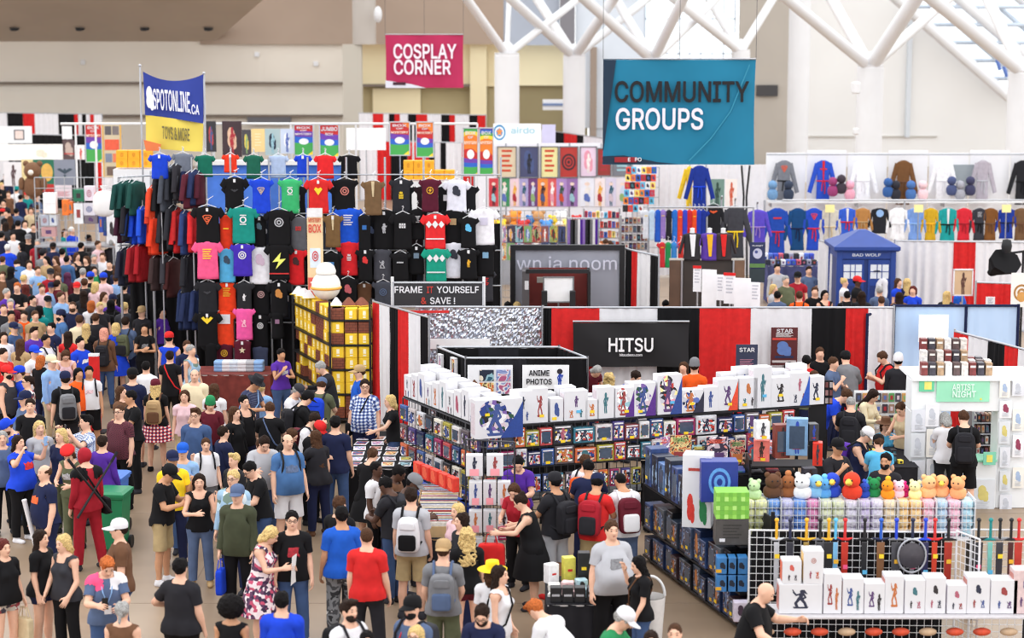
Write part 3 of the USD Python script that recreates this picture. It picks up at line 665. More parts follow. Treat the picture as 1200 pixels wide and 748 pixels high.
def add_bag(bag,base,sp,pos,face,fat,place,P):
 kind,c = bag[0],bag[1]; m = cloth(c) if c not in PAT else garmat(c); who = base.replace('person in ','person in ')
 short = who.split(' and ')[0]; note = lambda r,head: BAGS.append((r,head,len(PEOPLE) - 1))
 if kind == 'backpack':
  root = thing('backpack','x','backpack',(pos[0],pos[1],0),face); note(root,'%s backpack worn by' % gword(c))
  dk = cloth(bag[2] if len(bag) > 2 else 'charcoal'); y0 = 0.20 + .04 * fat
  v,f = rbox(0,y0 + .035,1.19,.30,.17,.46); obj('bag_body',(sp(v),f),m,root,True)
  v,f = rbox(0,y0 + .125,1.10,.23,.07,.21); obj('pocket',(sp(v),f),dk,root,True)
  v,f = rbox(0,y0 + .115,1.32,.20,.05,.10); obj('pocket',(sp(v),f),m,root,True)
  for s in (-1,1):
   pts = np.array([(s * .10,y0 - .02,1.38),(s * .105,.05,1.505),(s * .112,-.04,1.50),(s * .125,-.135 - .06 * fat,1.38),(s * .14,-.12 - .06 * fat,1.22),(s * .16,.02,1.08),(s * .12,y0 - .02,1.03)])
   rest = pts.copy(); rest[:,0] *= .4; rest[:,2] = np.minimum(rest[:,2],1.44)
   v,f = tube(pts,.017,6); r2 = v.copy(); r2[:,0] *= .4; r2[:,2] = np.minimum(r2[:,2],1.44); obj('strap',(place(pose_points(v,r2,P)),f),dk,root,True)
 elif kind in ('sling','messenger'):
  root = thing('shoulder_bag','x','bag',(pos[0],pos[1],0),face); note(root,'%s shoulder bag worn by' % gword(c))
  pts = np.array([(.10,.03,1.49),(.08,-.08,1.47),(.0,-.165 - .08 * fat,1.28),(-.13,-.12 - .08 * fat,1.05),(-.215 - .05 * fat,0.0,.95),(-.12,.155,1.08),(.0,.165,1.28),(.09,.10,1.46),(.10,.03,1.49)])
  v,f = tube(pts,.013,6); r = v.copy(); r[:,0] *= .4; r[:,2] = np.minimum(r[:,2],1.44); obj('strap',(place(pose_points(v,r,P)),f),m,root,True)
  v,f = rbox(-.25 - .05 * fat,.02,.90,.10,.28,.24); r = v.copy(); r[:,2] = 1.0; obj('bag_body',(place(v),f),m,root,True)
 elif kind in ('carry','shopping'):
  s = bag[2] if len(bag) > 2 else 1
  hand = place(pose_points(np.array([[.80 * s,0,1.40]]),np.array([[.80 * s,0,1.40]]),P))[0]
  root = thing('shopping_bag' if kind == 'shopping' else 'tote_bag','x','bag',(pos[0],pos[1],0),face); note(root,'%s bag carried by' % gword(c))
  sx,sz = (.16,.46) if kind == 'shopping' else (.10,.36)
  v,f = rbox(hand[0],hand[1],hand[2] - .14 - sz / 2,sx,.38 if kind == 'shopping' else .26,sz,e=.3); obj('bag_body',(v,f),m,root,True)
  for q in (-1,1): mm = MB(); mm.tube([(hand[0] + q * .03,hand[1] - .09,hand[2] - .16),(hand[0] + q * .012,hand[1] - .05,hand[2] - .01),(hand[0] + q * .012,hand[1] + .05,hand[2] - .01),(hand[0] + q * .03,hand[1] + .09,hand[2] - .16)],.007,5); obj('handle',mm,m,root,True)
 elif kind in ('mobile','paper','tubeposter'):
  s = bag[2] if len(bag) > 2 else 1
  hp = np.array([[.80 * s,-.01,1.385]]); hand = place(pose_points(hp,hp,P))[0]
  if kind == 'mobile':
   root = thing('phone','x','phone',(pos[0],pos[1],0),face); note(root,'%s phone held by' % gword(c))
   mb = MB(); mb.box(hand + np.array([0,-.015,.04]),(.075,.012,.145),0,.004); obj('phone_case',mb,mat(COL[c],.4,0,0,name='plastic'),root)
   mb = MB(); mb.box(hand + np.array([0,-.0075,.042]),(.066,.004,.128)); obj('screen',mb,mat((40,60,90),.1,0,0,name='screen'),root)
  elif kind == 'paper':
   root = thing('paper_sheet','x','paper',(pos[0],pos[1],0),face); note(root,'%s paper sheet held by' % gword(c))
   mb = MB(); g = np.stack(np.meshgrid(np.linspace(-.14,.14,5),np.linspace(-.19,.19,5),indexing='ij'),-1)
   Pp = np.stack([hand[0] + g[...,0],hand[1] - .04 - .06 * (g[...,1]) + .02 * np.cos(g[...,0] * 8),hand[2] + g[...,1]],-1); obj('sheet',slab(Pp,(0,-.002,0)),mat((240,238,236),.7,0,.03,name='paper'),root)
  else:
   root = thing('poster_tube','x','poster tube',(pos[0],pos[1],0),face); note(root,'%s rolled poster held by' % gword(c))
   mb = MB(); mb.tube([hand + np.array([0,.05,-.26]),hand + np.array([0,-.1,.42])],.035,10); obj('tube_body',mb,mat(COL[c],.6,0,.03,name='paper'),root)
   mb = MB(); mb.tube([hand + np.array([0,-.097,.41]),hand + np.array([0,-.103,.435])],.038,10); obj('tube_cap',mb,mat(COL['white'],.5,0,0,name='plastic'),root)
# ------------------------------------------------------------------ the hall
struct('floor',MB().box((0,60,-.05),(120,150,.1)),mat((150,128,106),0.36,0,0.10,0.9,'polished_concrete',0.5))
jm = mat((140,122,106),.6,0,.1,3.,'joint')
fl = stage.GetPrimAtPath('/World/floor')
for k,x in enumerate((-9.0,-4.6,-0.2,4.2,8.6)): obj('floor_joint',MB().box((x,55,.001),(.02,120,.003)),jm,fl)
for k in range(9): obj('floor_joint',MB().box((0,22.6 + 5.2 * k,.001),(50,.02,.003)),jm,fl)
def X(px,d): return (px - 600) * d / (FPX * 1.0) / 1.0
def pquad(name,parent,x0,y0,x1,y1,d,m,th=.3,dd=0.0):
 a,b = at_y(x0,y1,d),at_y(x1,y0,d)
 return obj(name,MB().box(((a[0] + b[0]) / 2,d + th / 2 + dd,(a[2] + b[2]) / 2),(b[0] - a[0],th,b[2] - a[2])),m,parent)
def sroot(name):
 x = UsdGeom.Xform.Define(stage,'/World/' + name); tag(x,kind='structure'); return x.GetPrim()
WB = sroot('wall_back'); DB = 110.0
beige1,beige2 = mat((226,218,206),.85,0,.04,.3,'painted_concrete'),mat((230,223,211),.85,0,.04,.3,'painted_concrete')
brown,ledge = mat((166,146,130),.85,0,.05,.3,'brown_panel'),mat((120,108,98),.8,0,.05,name='ledge')
cream,olive = mat((232,218,180),.85,0,.03,.3,'cream_wall'),mat((176,162,124),.85,0,.05,.3,'olive_wall')
bluegrey,palewall,white = mat((170,178,192),.6,0,.04,.4,'blue_grey_panel'),mat((214,222,232),.6,0,.03,.4,'pale_panel'),mat((222,222,224),.6,0,.02,1.,'white_paint')
pquad('wall_band',WB,-650,48,404,97,DB,beige1); pquad('wall_band',WB,-650,98,404,135,DB,beige2,.3,.15); pquad('wall_band',WB,-650,136,404,215,DB,beige1,.3,.3)
pquad('ledge',WB,-650,96,404,98.5,DB,ledge,.4,-.25); pquad('ledge',WB,-650,134.5,404,137,DB,ledge,.4,-.1)
pquad('louvre',WB,290,137,341,146,DB,mat((104,104,110),.6,0,.05,name='louvre'),.1,-.06)
pquad('upper_wall',WB,235,-90,590,52,DB,brown,.3,-.2)
pquad('recess_wall',WB,404,52,592,102,DB,cream,.3,.8); pquad('recess_wall',WB,404,102,592,215,DB,olive,.3,1.0); pquad('ledge',WB,424,99,560,102,DB,ledge,.5,.3)
pquad('recess_wall',WB,436,104,492,140,DB,cream,.2,.7); pquad('wall_rib',WB,551,52,570,150,DB,cream,.5,.2)
pquad('recess_wall',WB,592,52,690,101,DB,mat((238,228,192),.85,0,.03,.3,'cream_wall'),.3,.9); pquad('recess_wall',WB,592,101,690,215,DB,mat((150,138,104),.85,0,.05,.3,'olive_wall'),.3,1.2)
pquad('upper_wall',WB,590,-90,656,53,DB,bluegrey,.3,-.1); pquad('upper_wall',WB,656,-90,674,53,DB,mat((128,126,132),.7,0,.04,name='grey_panel'),.6,-.4)
pquad('upper_wall',WB,674,-90,756,150,DB,palewall,.3,-.1); pquad('wall_rib',WB,691,55,699,160,DB,mat((152,136,124),.8,0,.04,name='brown_panel'),.5,-.6)
pquad('lower_wall',WB,690,150,862,215,DB,palewall,.3,0)
pquad('counter',WB,636,117,662,129,DB - 3,white,.5); pquad('counter_stripe',WB,636,121,662,124,DB - 3,mat((110,130,170),.6,0,0,name='blue_paint'),.05,-.06)
pquad('grey_wall',WB,862,-90,935,215,DB,mat((176,168,158),.85,0,.05,.3,'grey_wall'),.4,-.8)
pquad('wall_sign',WB,884,99,909,112,DB,mat((62,60,62),.6,0,0,name='dark_panel'),.1,-.95)
rw = mat((228,227,225),.8,0,.02,.3,'white_wall')
a = [at_y(x,y,DB) for x,y in ((932,230),(1300,230),(1300,215),(1178,112),(1045,-2),(1010,-60),(932,-60))]
v,f = flat(Polygon([(p[0],p[2]) for p in a]),.4); v = v + np.array([0,DB,0]); obj('white_wall',(v,f),rw,WB)
pquad('ledge',WB,935,158.5,1096,160,DB,mat((196,192,186),.8,0,0,name='ledge'),.3,-.5)
pquad('wall_pilaster',WB,1058,20,1067,160,DB,mat((206,212,218),.8,0,.02,name='pale_panel'),.8,-.7)
pquad('wall_far_right',WB,1120,190,1300,230,DB,rw,.3,.1)
# the sloping soffit with its recessed lights
sq = np.array([(-58,110,6.64),(-15.8,110,6.64),(-8.3,96,11.5),(-58,96,11.5)]); sf = MB().add(np.vstack([sq,sq + (0,.6,.5)]),[(0,1,2),(0,2,3),(4,6,5),(4,7,6),(0,4,5),(0,5,1),(1,5,6),(1,6,2),(2,6,7),(2,7,3),(3,7,4),(3,4,0)])
so = struct('ceiling',sf,mat((196,182,168),.85,0,.05,.3,'soffit'))
for px in (23,99,174,248):
 t = (14 - 33.5) / FPX; k = 0.15; y = 110 - 14 * k; z = 6.64 + 4.86 * k; x = (px - 600) * y / FPX
 m = MB(); vv,ff = lathe([(0,0),(.21,0),(.21,-.05),(.24,-.06),(.24,.05)],14); R_ = RX(19.1 - 0); vv = vv @ RX(19.1).T + np.array([x,y - .05,z - .02]); m.add(vv,ff)
 obj('recessed_light',m,mat((40,44,52),.4,0,0,name='dark_metal'),so)
for px,py in ((97,73),(370,75),(301,64)): obj('wall_vent',MB().box(at_y(px,py,DB - .1),(.26,.08,.26),0,.03),white,WB)
# window wall, its bars and panes
WN = sroot('window_1'); fr = mat((196,208,222),.4,0,.03,name='window_metal')
glass = usdkit.material(stage,'/World/Looks/pane_glass',{'t': ('transparent_bsdf',{'color': (.93,.96,.98)}),'g': ('glossy_bsdf',{'roughness': .05}),'f': ('fresnel',{'IOR': 1.3}),'m': ('mix_closure',{})},[('f.fac','m.fac'),('t.BSDF','m.closure1'),('g.BSDF','m.closure2')],surface='m.closure')
for k in range(9):
 x = 756 + k * 13.2; pquad('mullion',WN,x - (1.2 if k % 3 else 2),-90,x + (1.2 if k % 3 else 2),152,DB,fr,.3)
for y in (-20,22,63,105,148): pquad('transom',WN,755,y - .8,863,y + .8,DB,fr,.25)
for i in range(8):
 for j,(y0,y1) in enumerate(((-90,-20),(-20,22),(22,63),(63,105),(105,148))): pquad('pane',WN,757 + i * 13.2,y0 + 1,768 + i * 13.2,y1 - 1,DB,glass,.03,.1)
# sloping glazed roof at the right
WR = sroot('window_2')
def bar(name,par,a,b,r,m,n=8): return obj(name,MB().tube([a,b],r,n),m,par,True)
for k in range(7):
 bar('roof_beam',WR,at_y(1045 + k * 34,-6 - k * 2,DB - 2 + k * .5),at_y(1182 + k * 34,114 - k * 3,DB - 2 + k * .5),.28 if k % 2 == 0 else .14,white if k % 2 == 0 else fr)
for k in range(6):
 bar('roof_purlin',WR,at_y(1062 + k * 24,8 + k * 21,DB - 1),at_y(1240,8 + k * 21,DB - 1),.11,fr)
P = np.array([[at_y(1040,-12,DB + 1),at_y(1300,-12,DB + 1)],[at_y(1182,116,DB + 1),at_y(1300,116,DB + 1)]]); obj('pane',slab(P,(0,.05,0)),glass,WR)
for x0,x1,y in ((1168,1172,70),(1176,1180,78),(1184,1187,82)): bar('roof_lamp',WR,at_y(x0,y,DB - 3),at_y(x1,y + 12,DB - 3),.10,mat((90,120,190),.5,0,0,name='blue_paint'))
# columns with branching struts
def column(px,wpx,top,d,struts,n):
 r = wpx / 2 * d / FPX; c = at_y(px,top,d); root = sroot('trim_%d' % n)
 m = MB(); m.lathe([(r,0),(r,c[2] - .12),(r * .97,c[2] - .1),(r * .97,c[2] - .05),(r,c[2] - .03),(r,c[2]),(0,c[2])],28,(c[0],d,0)); obj('column',m,white,root,35)
 for i,(qx,qy,dd,w) in enumerate(struts):
  e = at_y(qx,qy,d + dd); s0 = np.array([c[0],d,c[2] - .1]); e = s0 + (e - s0) * 1.7; bar('strut',root,s0,e,w * d / FPX / 2,white,14)
 m = MB(); m.lathe([(.5 * r,-.1),(.62 * r,.1),(.62 * r,.25),(.3 * r,.45),(0,.5)],16,(c[0],d,c[2])); obj('strut_head',m,white,root,True)
 return root,c
column(594,29,62,88,[(548,0,-3,10),(676,0,4,9),(597,-10,2,6)],1)
column(673,26,64,92,[(600,0,-4,11),(630,0,2,11),(718,0,-3,12),(757,0,4,10)],2)
column(765,26,68,92,[(686,0,-4,12),(722,0,2,11),(800,0,-3,12),(838,0,4,10)],3)
column(868,22,58,96,[(792,0,-3,11),(832,0,2,11),(905,0,3,10)],4)
rt,c4 = column(1020,31,76,78,[(924,0,-4,13),(975,0,2,13),(1072,0,-3,17),(1110,0,4,12)],5)
obj('column_lamp',MB().box(at_y(1003,103,76.5),(.3,.25,.45),20,.05),white,rt); obj('column_lamp',MB().box(at_y(1003,154,76.5),(.2,.2,.25),20,.04),white,rt)
column(1199,34,82,76,[(1094,0,-4,15),(1158,0,2,14),(1240,0,4,12)],6)
r = 12.5 * 100 / FPX; c = at_y(939,-60,100); tr = sroot('trim_7'); obj('column',MB().lathe([(r,0),(r,c[2])],28,(c[0],100,0)),white,tr,True)
r = 11 * 106 / FPX; c = at_y(413,52,106); tr = sroot('trim_8'); obj('column',MB().box((at_y(413,60,106)[0],106,c[2] / 2),(2 * r,.8,c[2])),mat((196,190,178),.8,0,.03,.3,'painted_concrete'),tr); c2 = at_y(427,52,106); obj('column',MB().lathe([(.6,c2[2]),(.6,c2[2] + 8)],22,(c2[0],106,0)),mat((186,178,170),.7,0,.03,.3,'painted_concrete'),tr,True)
obj('dish_lamp',MB().tm(trimesh.creation.icosphere(2,.42).apply_scale((.5,.6,1.0)).apply_translation(at_y(443,17,105))),white,tr,True)
# ------------------------------------------------------------------ stall kit: drapes, banners, posters, garments, boxes
metal = mat((176,178,184),.35,.7,.04,20.,'metal'); blackmetal = mat((30,30,34),.5,.3,.05,20.,'black_metal'); wire = mat((70,70,76),.4,.6,.0,1.,'wire'); whitewire = mat((226,226,230),.4,.2,.0,1.,'white_wire')
def curtain(A,B,z0,z1,seed,gather=.04,waves=None):
 A,B = np.asarray(A,float),np.asarray(B,float); L = np.linalg.norm(B - A); waves = waves or max(3,int(L / .24)); nu,nv = waves * 8 + 1,7
 u = np.linspace(0,1,nu); w = np.linspace(0,1,nv); d = (B - A) / L; nrm = np.array([d[1],-d[0]])
 ph = u * waves * 2 * math.pi + 1.1 * np.sin(u * 9 + seed)
 off = gather * (0.35 + 0.65 * (1 - w))[None] * np.sin(ph[:,None] + 0.5 * np.sin(w * 3 + seed)[None]) + 0.03 * noise2(u[:,None] * L * 2 + seed,w[None] * 2.0,seed)
 xy = A + (B - A) * u[:,None]; P = np.zeros((nu,nv,3)); P[...,0] = xy[:,None,0] + nrm[0] * off; P[...,1] = xy[:,None,1] + nrm[1] * off; P[...,2] = z0 + (z1 - z0) * w[None] - .012 * np.abs(np.sin(ph * .5))[:,None] * w[None]
 return slab(P,(nrm[0] * .006,nrm[1] * .006,0))
def drape_wall(label,A,B,z1,cols,z0=.03,group=None,gather=.04,name='drape_wall'):
 """pipe and drape: uprights, a rail, and one curtain for each colour; cols: (colour, share of the width)"""
 A,B = np.asarray(A,float),np.asarray(B,float); t = thing(name,label,'drape',(0,0,0),group=group)
 tot = sum(w for _,w in cols); s = 0
 for i,(c,w) in enumerate(cols):
  a,b = A + (B - A) * s / tot,A + (B - A) * (s + w) / tot; s += w
  obj('curtain',curtain(a,b,z0,z1,i * 3 + len(label),gather),cloth(c),t,40,label='%s curtain' % gword(c))
 m = MB(); m.tube([(*A,z1 + .01),(*B,z1 + .01)],.022,8); obj('rail',m,metal,t)
 for p in (A,B): m = MB(); m.tube([(*p,0),(*p,z1 + .05)],.022,8); m.lathe([(.2,0),(.2,.012),(.03,.02)],12,(*p,0)); obj('upright',m,metal,t)
 return t
def banner(name,label,px0,py0,px1,py1,d,m,lines,bow=.0,hem=True,strings=True):
 """a cloth banner hung by cords; lines: (text, height, colour, px, py of the centre base)"""
 a,b = at_y(px0,py1,d),at_y(px1,py0,d); W,H = b[0] - a[0],b[2] - a[2]; t = thing(name,label,'banner',((a[0] + b[0]) / 2,d,a[2]))
 u,w = np.linspace(-.5,.5,33),np.linspace(0,1,17); P = np.zeros((33,17,3)); P[...,0] = u[:,None] * W * (1 - .012 * np.sin(w * math.pi))[None]; P[...,2] = w[None] * H - bow * H * (1 - (2 * u[:,None]) ** 2) * w[None] ** 2 * 1.0
 P[...,1] = .05 * noise2(u[:,None] * 6,w[None] * 3,5) + .035 * np.sin(u[:,None] * 11 + w[None] * 3.0); obj('cloth',slab(P,(0,.006,0)),m,t,40)
 for txt,h,c,px,py,wp in lines:
  q = at_y(px,py,d); v,f = words(txt,h,.012,True,wp * d / FPX); v = v + np.array([q[0] - (a[0] + b[0]) / 2,-.075,q[2] - a[2]]); obj('lettering',(v,f),mat(c,.8,0,.03,name='print'),t)
 m2 = MB(); m2.tube([(-W / 2,0,H + .02),(W / 2,0,H + .02)],.02,6); obj('top_pole',m2,metal,t)
 if strings:
  for s in (-.5,0,.5): m3 = MB(); m3.tube([(s * W,0,H),(s * W,0,H + 12)],.006,4); obj('cord',m3,wire,t)
 return t,W,H
def loft(rings):
 rings = np.asarray(rings,float); m,n = rings.shape[:2]; v = np.vstack([rings.reshape(-1,3),rings[0].mean(0),rings[-1].mean(0)]); f = []
 for i in range(m - 1):
  for k in range(n): l = (k + 1) % n; f += [(i * n + k,i * n + l,(i + 1) * n + l),(i * n + k,(i + 1) * n + l,(i + 1) * n + k)]
 for k in range(n): l = (k + 1) % n; f += [(m * n,l,k),(m * n + 1,(m - 1) * n + k,(m - 1) * n + l)]
 return v,np.array(f)
def shirt_mesh(w,h,sleeve='short',seed=0,flare=0.0,thick=.05):
 """a garment hanging from its shoulders (top at z=0), chest width w, height h; returns body and sleeves in one mesh"""
 prof = [(0.16,0.0),(0.34,-.025),(0.50,-.055),(0.49,-.16),(0.46,-.30),(0.455,-.5),(0.47,-.75),(0.48 + flare * .6,-.92),(0.485 + flare,-1.0)]
 th = np.arange(16) / 16 * 2 * math.pi; rings = []
 for i,(hw,z) in enumerate(prof):
  fold = 1 + .06 * noise2(np.cos(th) * 3 + seed,np.sin(th) * 3 + z * 4,seed) + (.10 * np.sin(th * 5 + seed + z * 3) * max(0,-z - .3))
  rings.append(np.stack([hw * w * np.cos(th) * (1 + .04 * noise2(th * 0 + z * 5,th * 0 + seed,seed)),thick * (1.0 if i > 1 else .6) * np.sin(th) * fold,np.full(16,z * h)],1))
 m = MB(); m.add(*loft(rings))
 for s in (-1,1):
  L = {'short': .30,'long': .95,'cap': .18,'none': 0}[sleeve]
  if not L: continue
  r0,r1 = (.10,.095) if sleeve != 'long' else (.085,.07); rr = []; hang = .62 if sleeve != 'long' else .30
  for k,t in enumerate(np.linspace(0,1,4)):
   cx,cz = s * (.44 * w + L * t * hang * h * .62),-.075 * h - L * t * h * (.62 if sleeve != 'long' else .72); R = r0 + (r1 - r0) * t; nx,nz = .70,.70 * s
   rr.append(np.stack([cx + R * h * .95 * nx * np.cos(th[::2]) * 1.0,thick * .55 * np.sin(th[::2]) + .0 * t,cz + R * h * .95 * nz * np.cos(th[::2]) * (1 if sleeve != 'long' else .4)],1))
  m.add(*loft(rr))
 return m
def hanger(m,w):
 m.tube([(-.36 * w,0,-.02),(0,0,.05),(.36 * w,0,-.02)],.008,5); m.tube([(0,0,.05),(0,0,.10),(.025,0,.13),(.0,0,.155),(-.02,0,.14)],.005,5)
def circ(x,z,r): return Point(x,z).buffer(r,5)
def poly(*p): return Polygon(p)
def stick(pts,r): return LineString(pts).buffer(r,2)
EMB = {
 'shield': lambda: poly((-.5,.35),(-.3,.5),(.3,.5),(.5,.35),(0,-.5)).difference(poly((-.38,.32),(-.24,.41),(.24,.41),(.38,.32),(0,-.36))).union(stick([(.2,.25),(-.15,.22),(-.15,.1),(.16,.0),(.1,-.15),(-.08,-.14)],.055)),
 'ring': lambda: circ(0,0,.5).difference(circ(0,0,.38)).union(circ(0,0,.26).difference(circ(0,0,.13))),
 'lamp': lambda: circ(0,0,.36).difference(circ(0,0,.22)).union(sbox(-.34,.42,.34,.52)).union(sbox(-.34,-.52,.34,-.42)),
 'heart': lambda: poly((-.5,.2),(-.3,.45),(0,.28),(.3,.45),(.5,.2),(0,-.5)),
 'bolt': lambda: poly((.12,.5),(-.38,-.08),(-.02,-.04),(-.2,-.5),(.4,.12),(.04,.08)),
 'ringbolt': lambda: circ(0,0,.5).difference(circ(0,0,.40)).union(poly((.12,.38),(-.28,-.06),(-.02,-.04),(-.14,-.38),(.3,.1),(.04,.08))),
 'wing': lambda: poly((-.5,.12),(-.3,.2),(-.08,.05),(-.05,.16),(.05,.16),(.08,.05),(.3,.2),(.5,.12),(.3,-.02),(.15,-.1),(0,-.2),(-.15,-.1),(-.3,-.02)),
 'disc': lambda: circ(0,0,.5),'star': lambda: Polygon([(.5 * (1 if k % 2 == 0 else .42) * math.sin(k * math.pi / 5),.5 * (1 if k % 2 == 0 else .42) * math.cos(k * math.pi / 5)) for k in range(10)]),
 'lines': lambda: unary_union([sbox(-.4,.5 - k * .2,.4 - .1 * (k % 3),.41 - k * .2) for k in range(5)]),
 'figure': lambda: unary_union([circ(0,.38,.10),circ(.02,.42,.12),poly((-.10,.27),(.10,.27),(.07,.08),(-.07,.08)),poly((-.08,.10),(.08,.10),(.20,-.14),(-.18,-.16)),stick([(-.07,-.1),(-.10,-.32),(-.07,-.5)],.05),stick([(.07,-.1),(.08,-.3),(.12,-.5)],.05),stick([(-.1,.24),(-.2,.1),(-.16,-.04)],.035),stick([(.1,.24),(.22,.14),(.30,.26)],.035),poly((.06,.40),(.24,.22),(.20,.02),(.12,.2))]).buffer(.012,1),
 'pose': lambda: unary_union([circ(.06,.36,.10),poly((-.06,.26),(.14,.28),(.06,.04),(-.10,.02)),poly((-.12,.06),(.08,.08),(.14,-.08),(-.2,-.1)),stick([(-.1,-.06),(-.24,-.26),(-.16,-.47)],.055),stick([(.04,-.06),(.18,-.24),(.26,-.46)],.055),stick([(-.04,.24),(-.22,.18),(-.34,.34)],.035),stick([(.12,.24),(.22,.06),(.12,.0)],.035),poly((-.02,.44),(.16,.46),(.30,.24),(.14,.3)),stick([(-.38,.46),(-.26,.2)],.015),poly((-.36,-.46),(.36,-.46),(.30,-.53),(-.30,-.53))]).buffer(.010,1),
 'diamonds': lambda: unary_union([poly((-.5,.1),(-.34,.3),(-.18,.1),(-.34,-.1)),poly((-.17,.1),(0,.32),(.17,.1),(0,-.12)),poly((.18,.1),(.34,.3),(.5,.1),(.34,-.1))]),
 'crown': lambda: unary_union([poly((-.2,.2),(-.2,.45),(-.08,.3),(0,.5),(.08,.3),(.2,.45),(.2,.2))] + [sbox(-.3 + .04 * (k % 2),.1 - k * .15,.3 - .04 * (k % 2),.02 - k * .15) for k in range(4)]),
 'splash': lambda: unary_union([circ(.18 * math.cos(k * 2.1),.3 * math.sin(k * 1.7),.2 + .05 * (k % 3)) for k in range(7)]),
 'square': lambda: sbox(-.4,-.4,.4,.4),'bar': lambda: sbox(-.5,-.1,.5,.1),'letters': lambda: unary_union([sbox(-.45 + .3 * k,-.3,-.25 + .3 * k,.3).difference(sbox(-.38 + .3 * k,-.12,-.32 + .3 * k,.12)) for k in range(3)]),
 'blank': None}
_emb = {}
def emblem(kind,w,h=None):
 if kind not in _emb: _emb[kind] = EMB[kind]()
 return affinity.scale(_emb[kind],w,h or w,origin=(0,0))
EMBWORD = {'shield': 'shield emblem','ring': 'ringed emblem','lamp': 'ring-and-bars emblem','heart': 'heart print','bolt': 'lightning bolt','ringbolt': 'bolt-in-a-ring emblem','wing': 'winged emblem','disc': 'round print','star': 'star print','lines': 'lines of lettering','figure': 'figure print','pose': 'dancing figure print','diamonds': 'diamond chest print','crown': 'crown and slogan print','splash': 'blotchy picture print','square': 'square picture print','bar': 'chest stripe','letters': 'three block letters','blank': 'no print'}
def hung_shirt(label,px,py,wpx,hpx,d,c,emb='blank',ec='white',sleeve='short',group=None,cat='shirt',name='t_shirt',seed=0,emb2=None,flare=.0,rz=0,esc=.42,ez=-.36,belt=None,vest=None):
 """px, py: centre of the shoulders' top in the photo; the shirt hangs there at distance d"""
 q = at_y(px,py,d); w,h = wpx * d / FPX * (.94 if cat == 'shirt' else .8),hpx * d / FPX * (1.06 if cat == 'shirt' else 1); t = thing(name,label,cat,q,rz,group)
 obj('garment',shirt_mesh(w,h,sleeve,seed,flare),garmat(c),t,True)
 m = MB(); hanger(m,w)
 if cat == 'shirt' and py > 200: m.tube([(0,0,.14),(0,43.96 - d,.14)],.008,5)      # the arm it hangs from
 obj('hanger',m,mat((228,228,232),.4,0,0,name='plastic'),t)
 if emb != 'blank':
  e = flat(emblem(emb,esc * w),.006); v,f = e.arrays(); obj('emblem',(v + np.array([0,-.062,ez * h]),f),mat(COL[ec] if isinstance(ec,str) else ec,.7,0,.04,name='print'),t)
 if emb2:
  k,c2,sx,sz,zz = emb2; v,f = flat(emblem(k,sx * w,sz * w),.006).arrays(); obj('emblem',(v + np.array([0,-.066,zz * h]),f),mat(COL[c2] if isinstance(c2,str) else c2,.7,0,.04,name='print'),t)
 if belt:
  m = MB(); th = np.arange(14) / 14 * 2 * math.pi; m.tube(np.stack([.47 * w * np.cos(th),.062 * np.sin(th),np.full(14,-.48 * h)],1),.022,6,True); m.tube([(.03,-.07,-.48 * h),(.06,-.075,-.62 * h),(.05,-.07,-.78 * h)],.018,5); m.tube([(-.02,-.07,-.48 * h),(-.04,-.075,-.60 * h),(-.05,-.07,-.72 * h)],.018,5); obj('belt',m,cloth(belt),t)
 if vest:
  v,f = flat(poly((-.09 * w,-.01 * h),(.09 * w,-.01 * h),(.05 * w,-.46 * h),(-.03 * w,-.46 * h)),.006).arrays(); obj('lapel',(v + np.array([0,-.056,0]),f),cloth(vest),t)
 if cat == 'shirt' and seed % 3 == 0: obj('price_tag',MB().box((0,-.066,-.08 * h),(.05,.004,.07)),mat(COL['white'],.7,0,0,name='paper'),t)
 return t
ART = [[(28,30,44),(70,84,130),(180,60,60),(220,200,170)],[(236,228,224),(226,150,170),(120,90,160),(250,250,250)],[(230,170,60),(200,70,40),(250,230,160),(80,50,40)],[(40,90,110),(150,190,200),(30,40,60),(230,220,200)],[(200,210,230),(90,110,180),(250,250,250),(180,90,130)],[(60,30,40),(170,40,50),(220,180,150),(30,24,30)],[(250,248,244),(210,190,200),(60,50,70),(240,160,150)],[(40,80,60),(140,170,110),(230,200,80),(30,40,40)]]
def busy(k,sc=26.0): return pattern_mat('cells',[ART[k % 8][0],(232,230,232),ART[(k * 3 + 1) % 8][1],(26,24,30),ART[(k + 2) % 8][2],(200,198,206),(40,60,130) if k % 2 else (190,60,50)],sc,.45)
def artmat(k,sc=6.0): return pattern_mat('swirl' if k % 3 else 'blobs',ART[k % len(ART)],sc,.5)
RAIN = [(200,40,40),(240,130,40),(250,220,60),(70,170,80),(40,100,200),(110,60,170)]
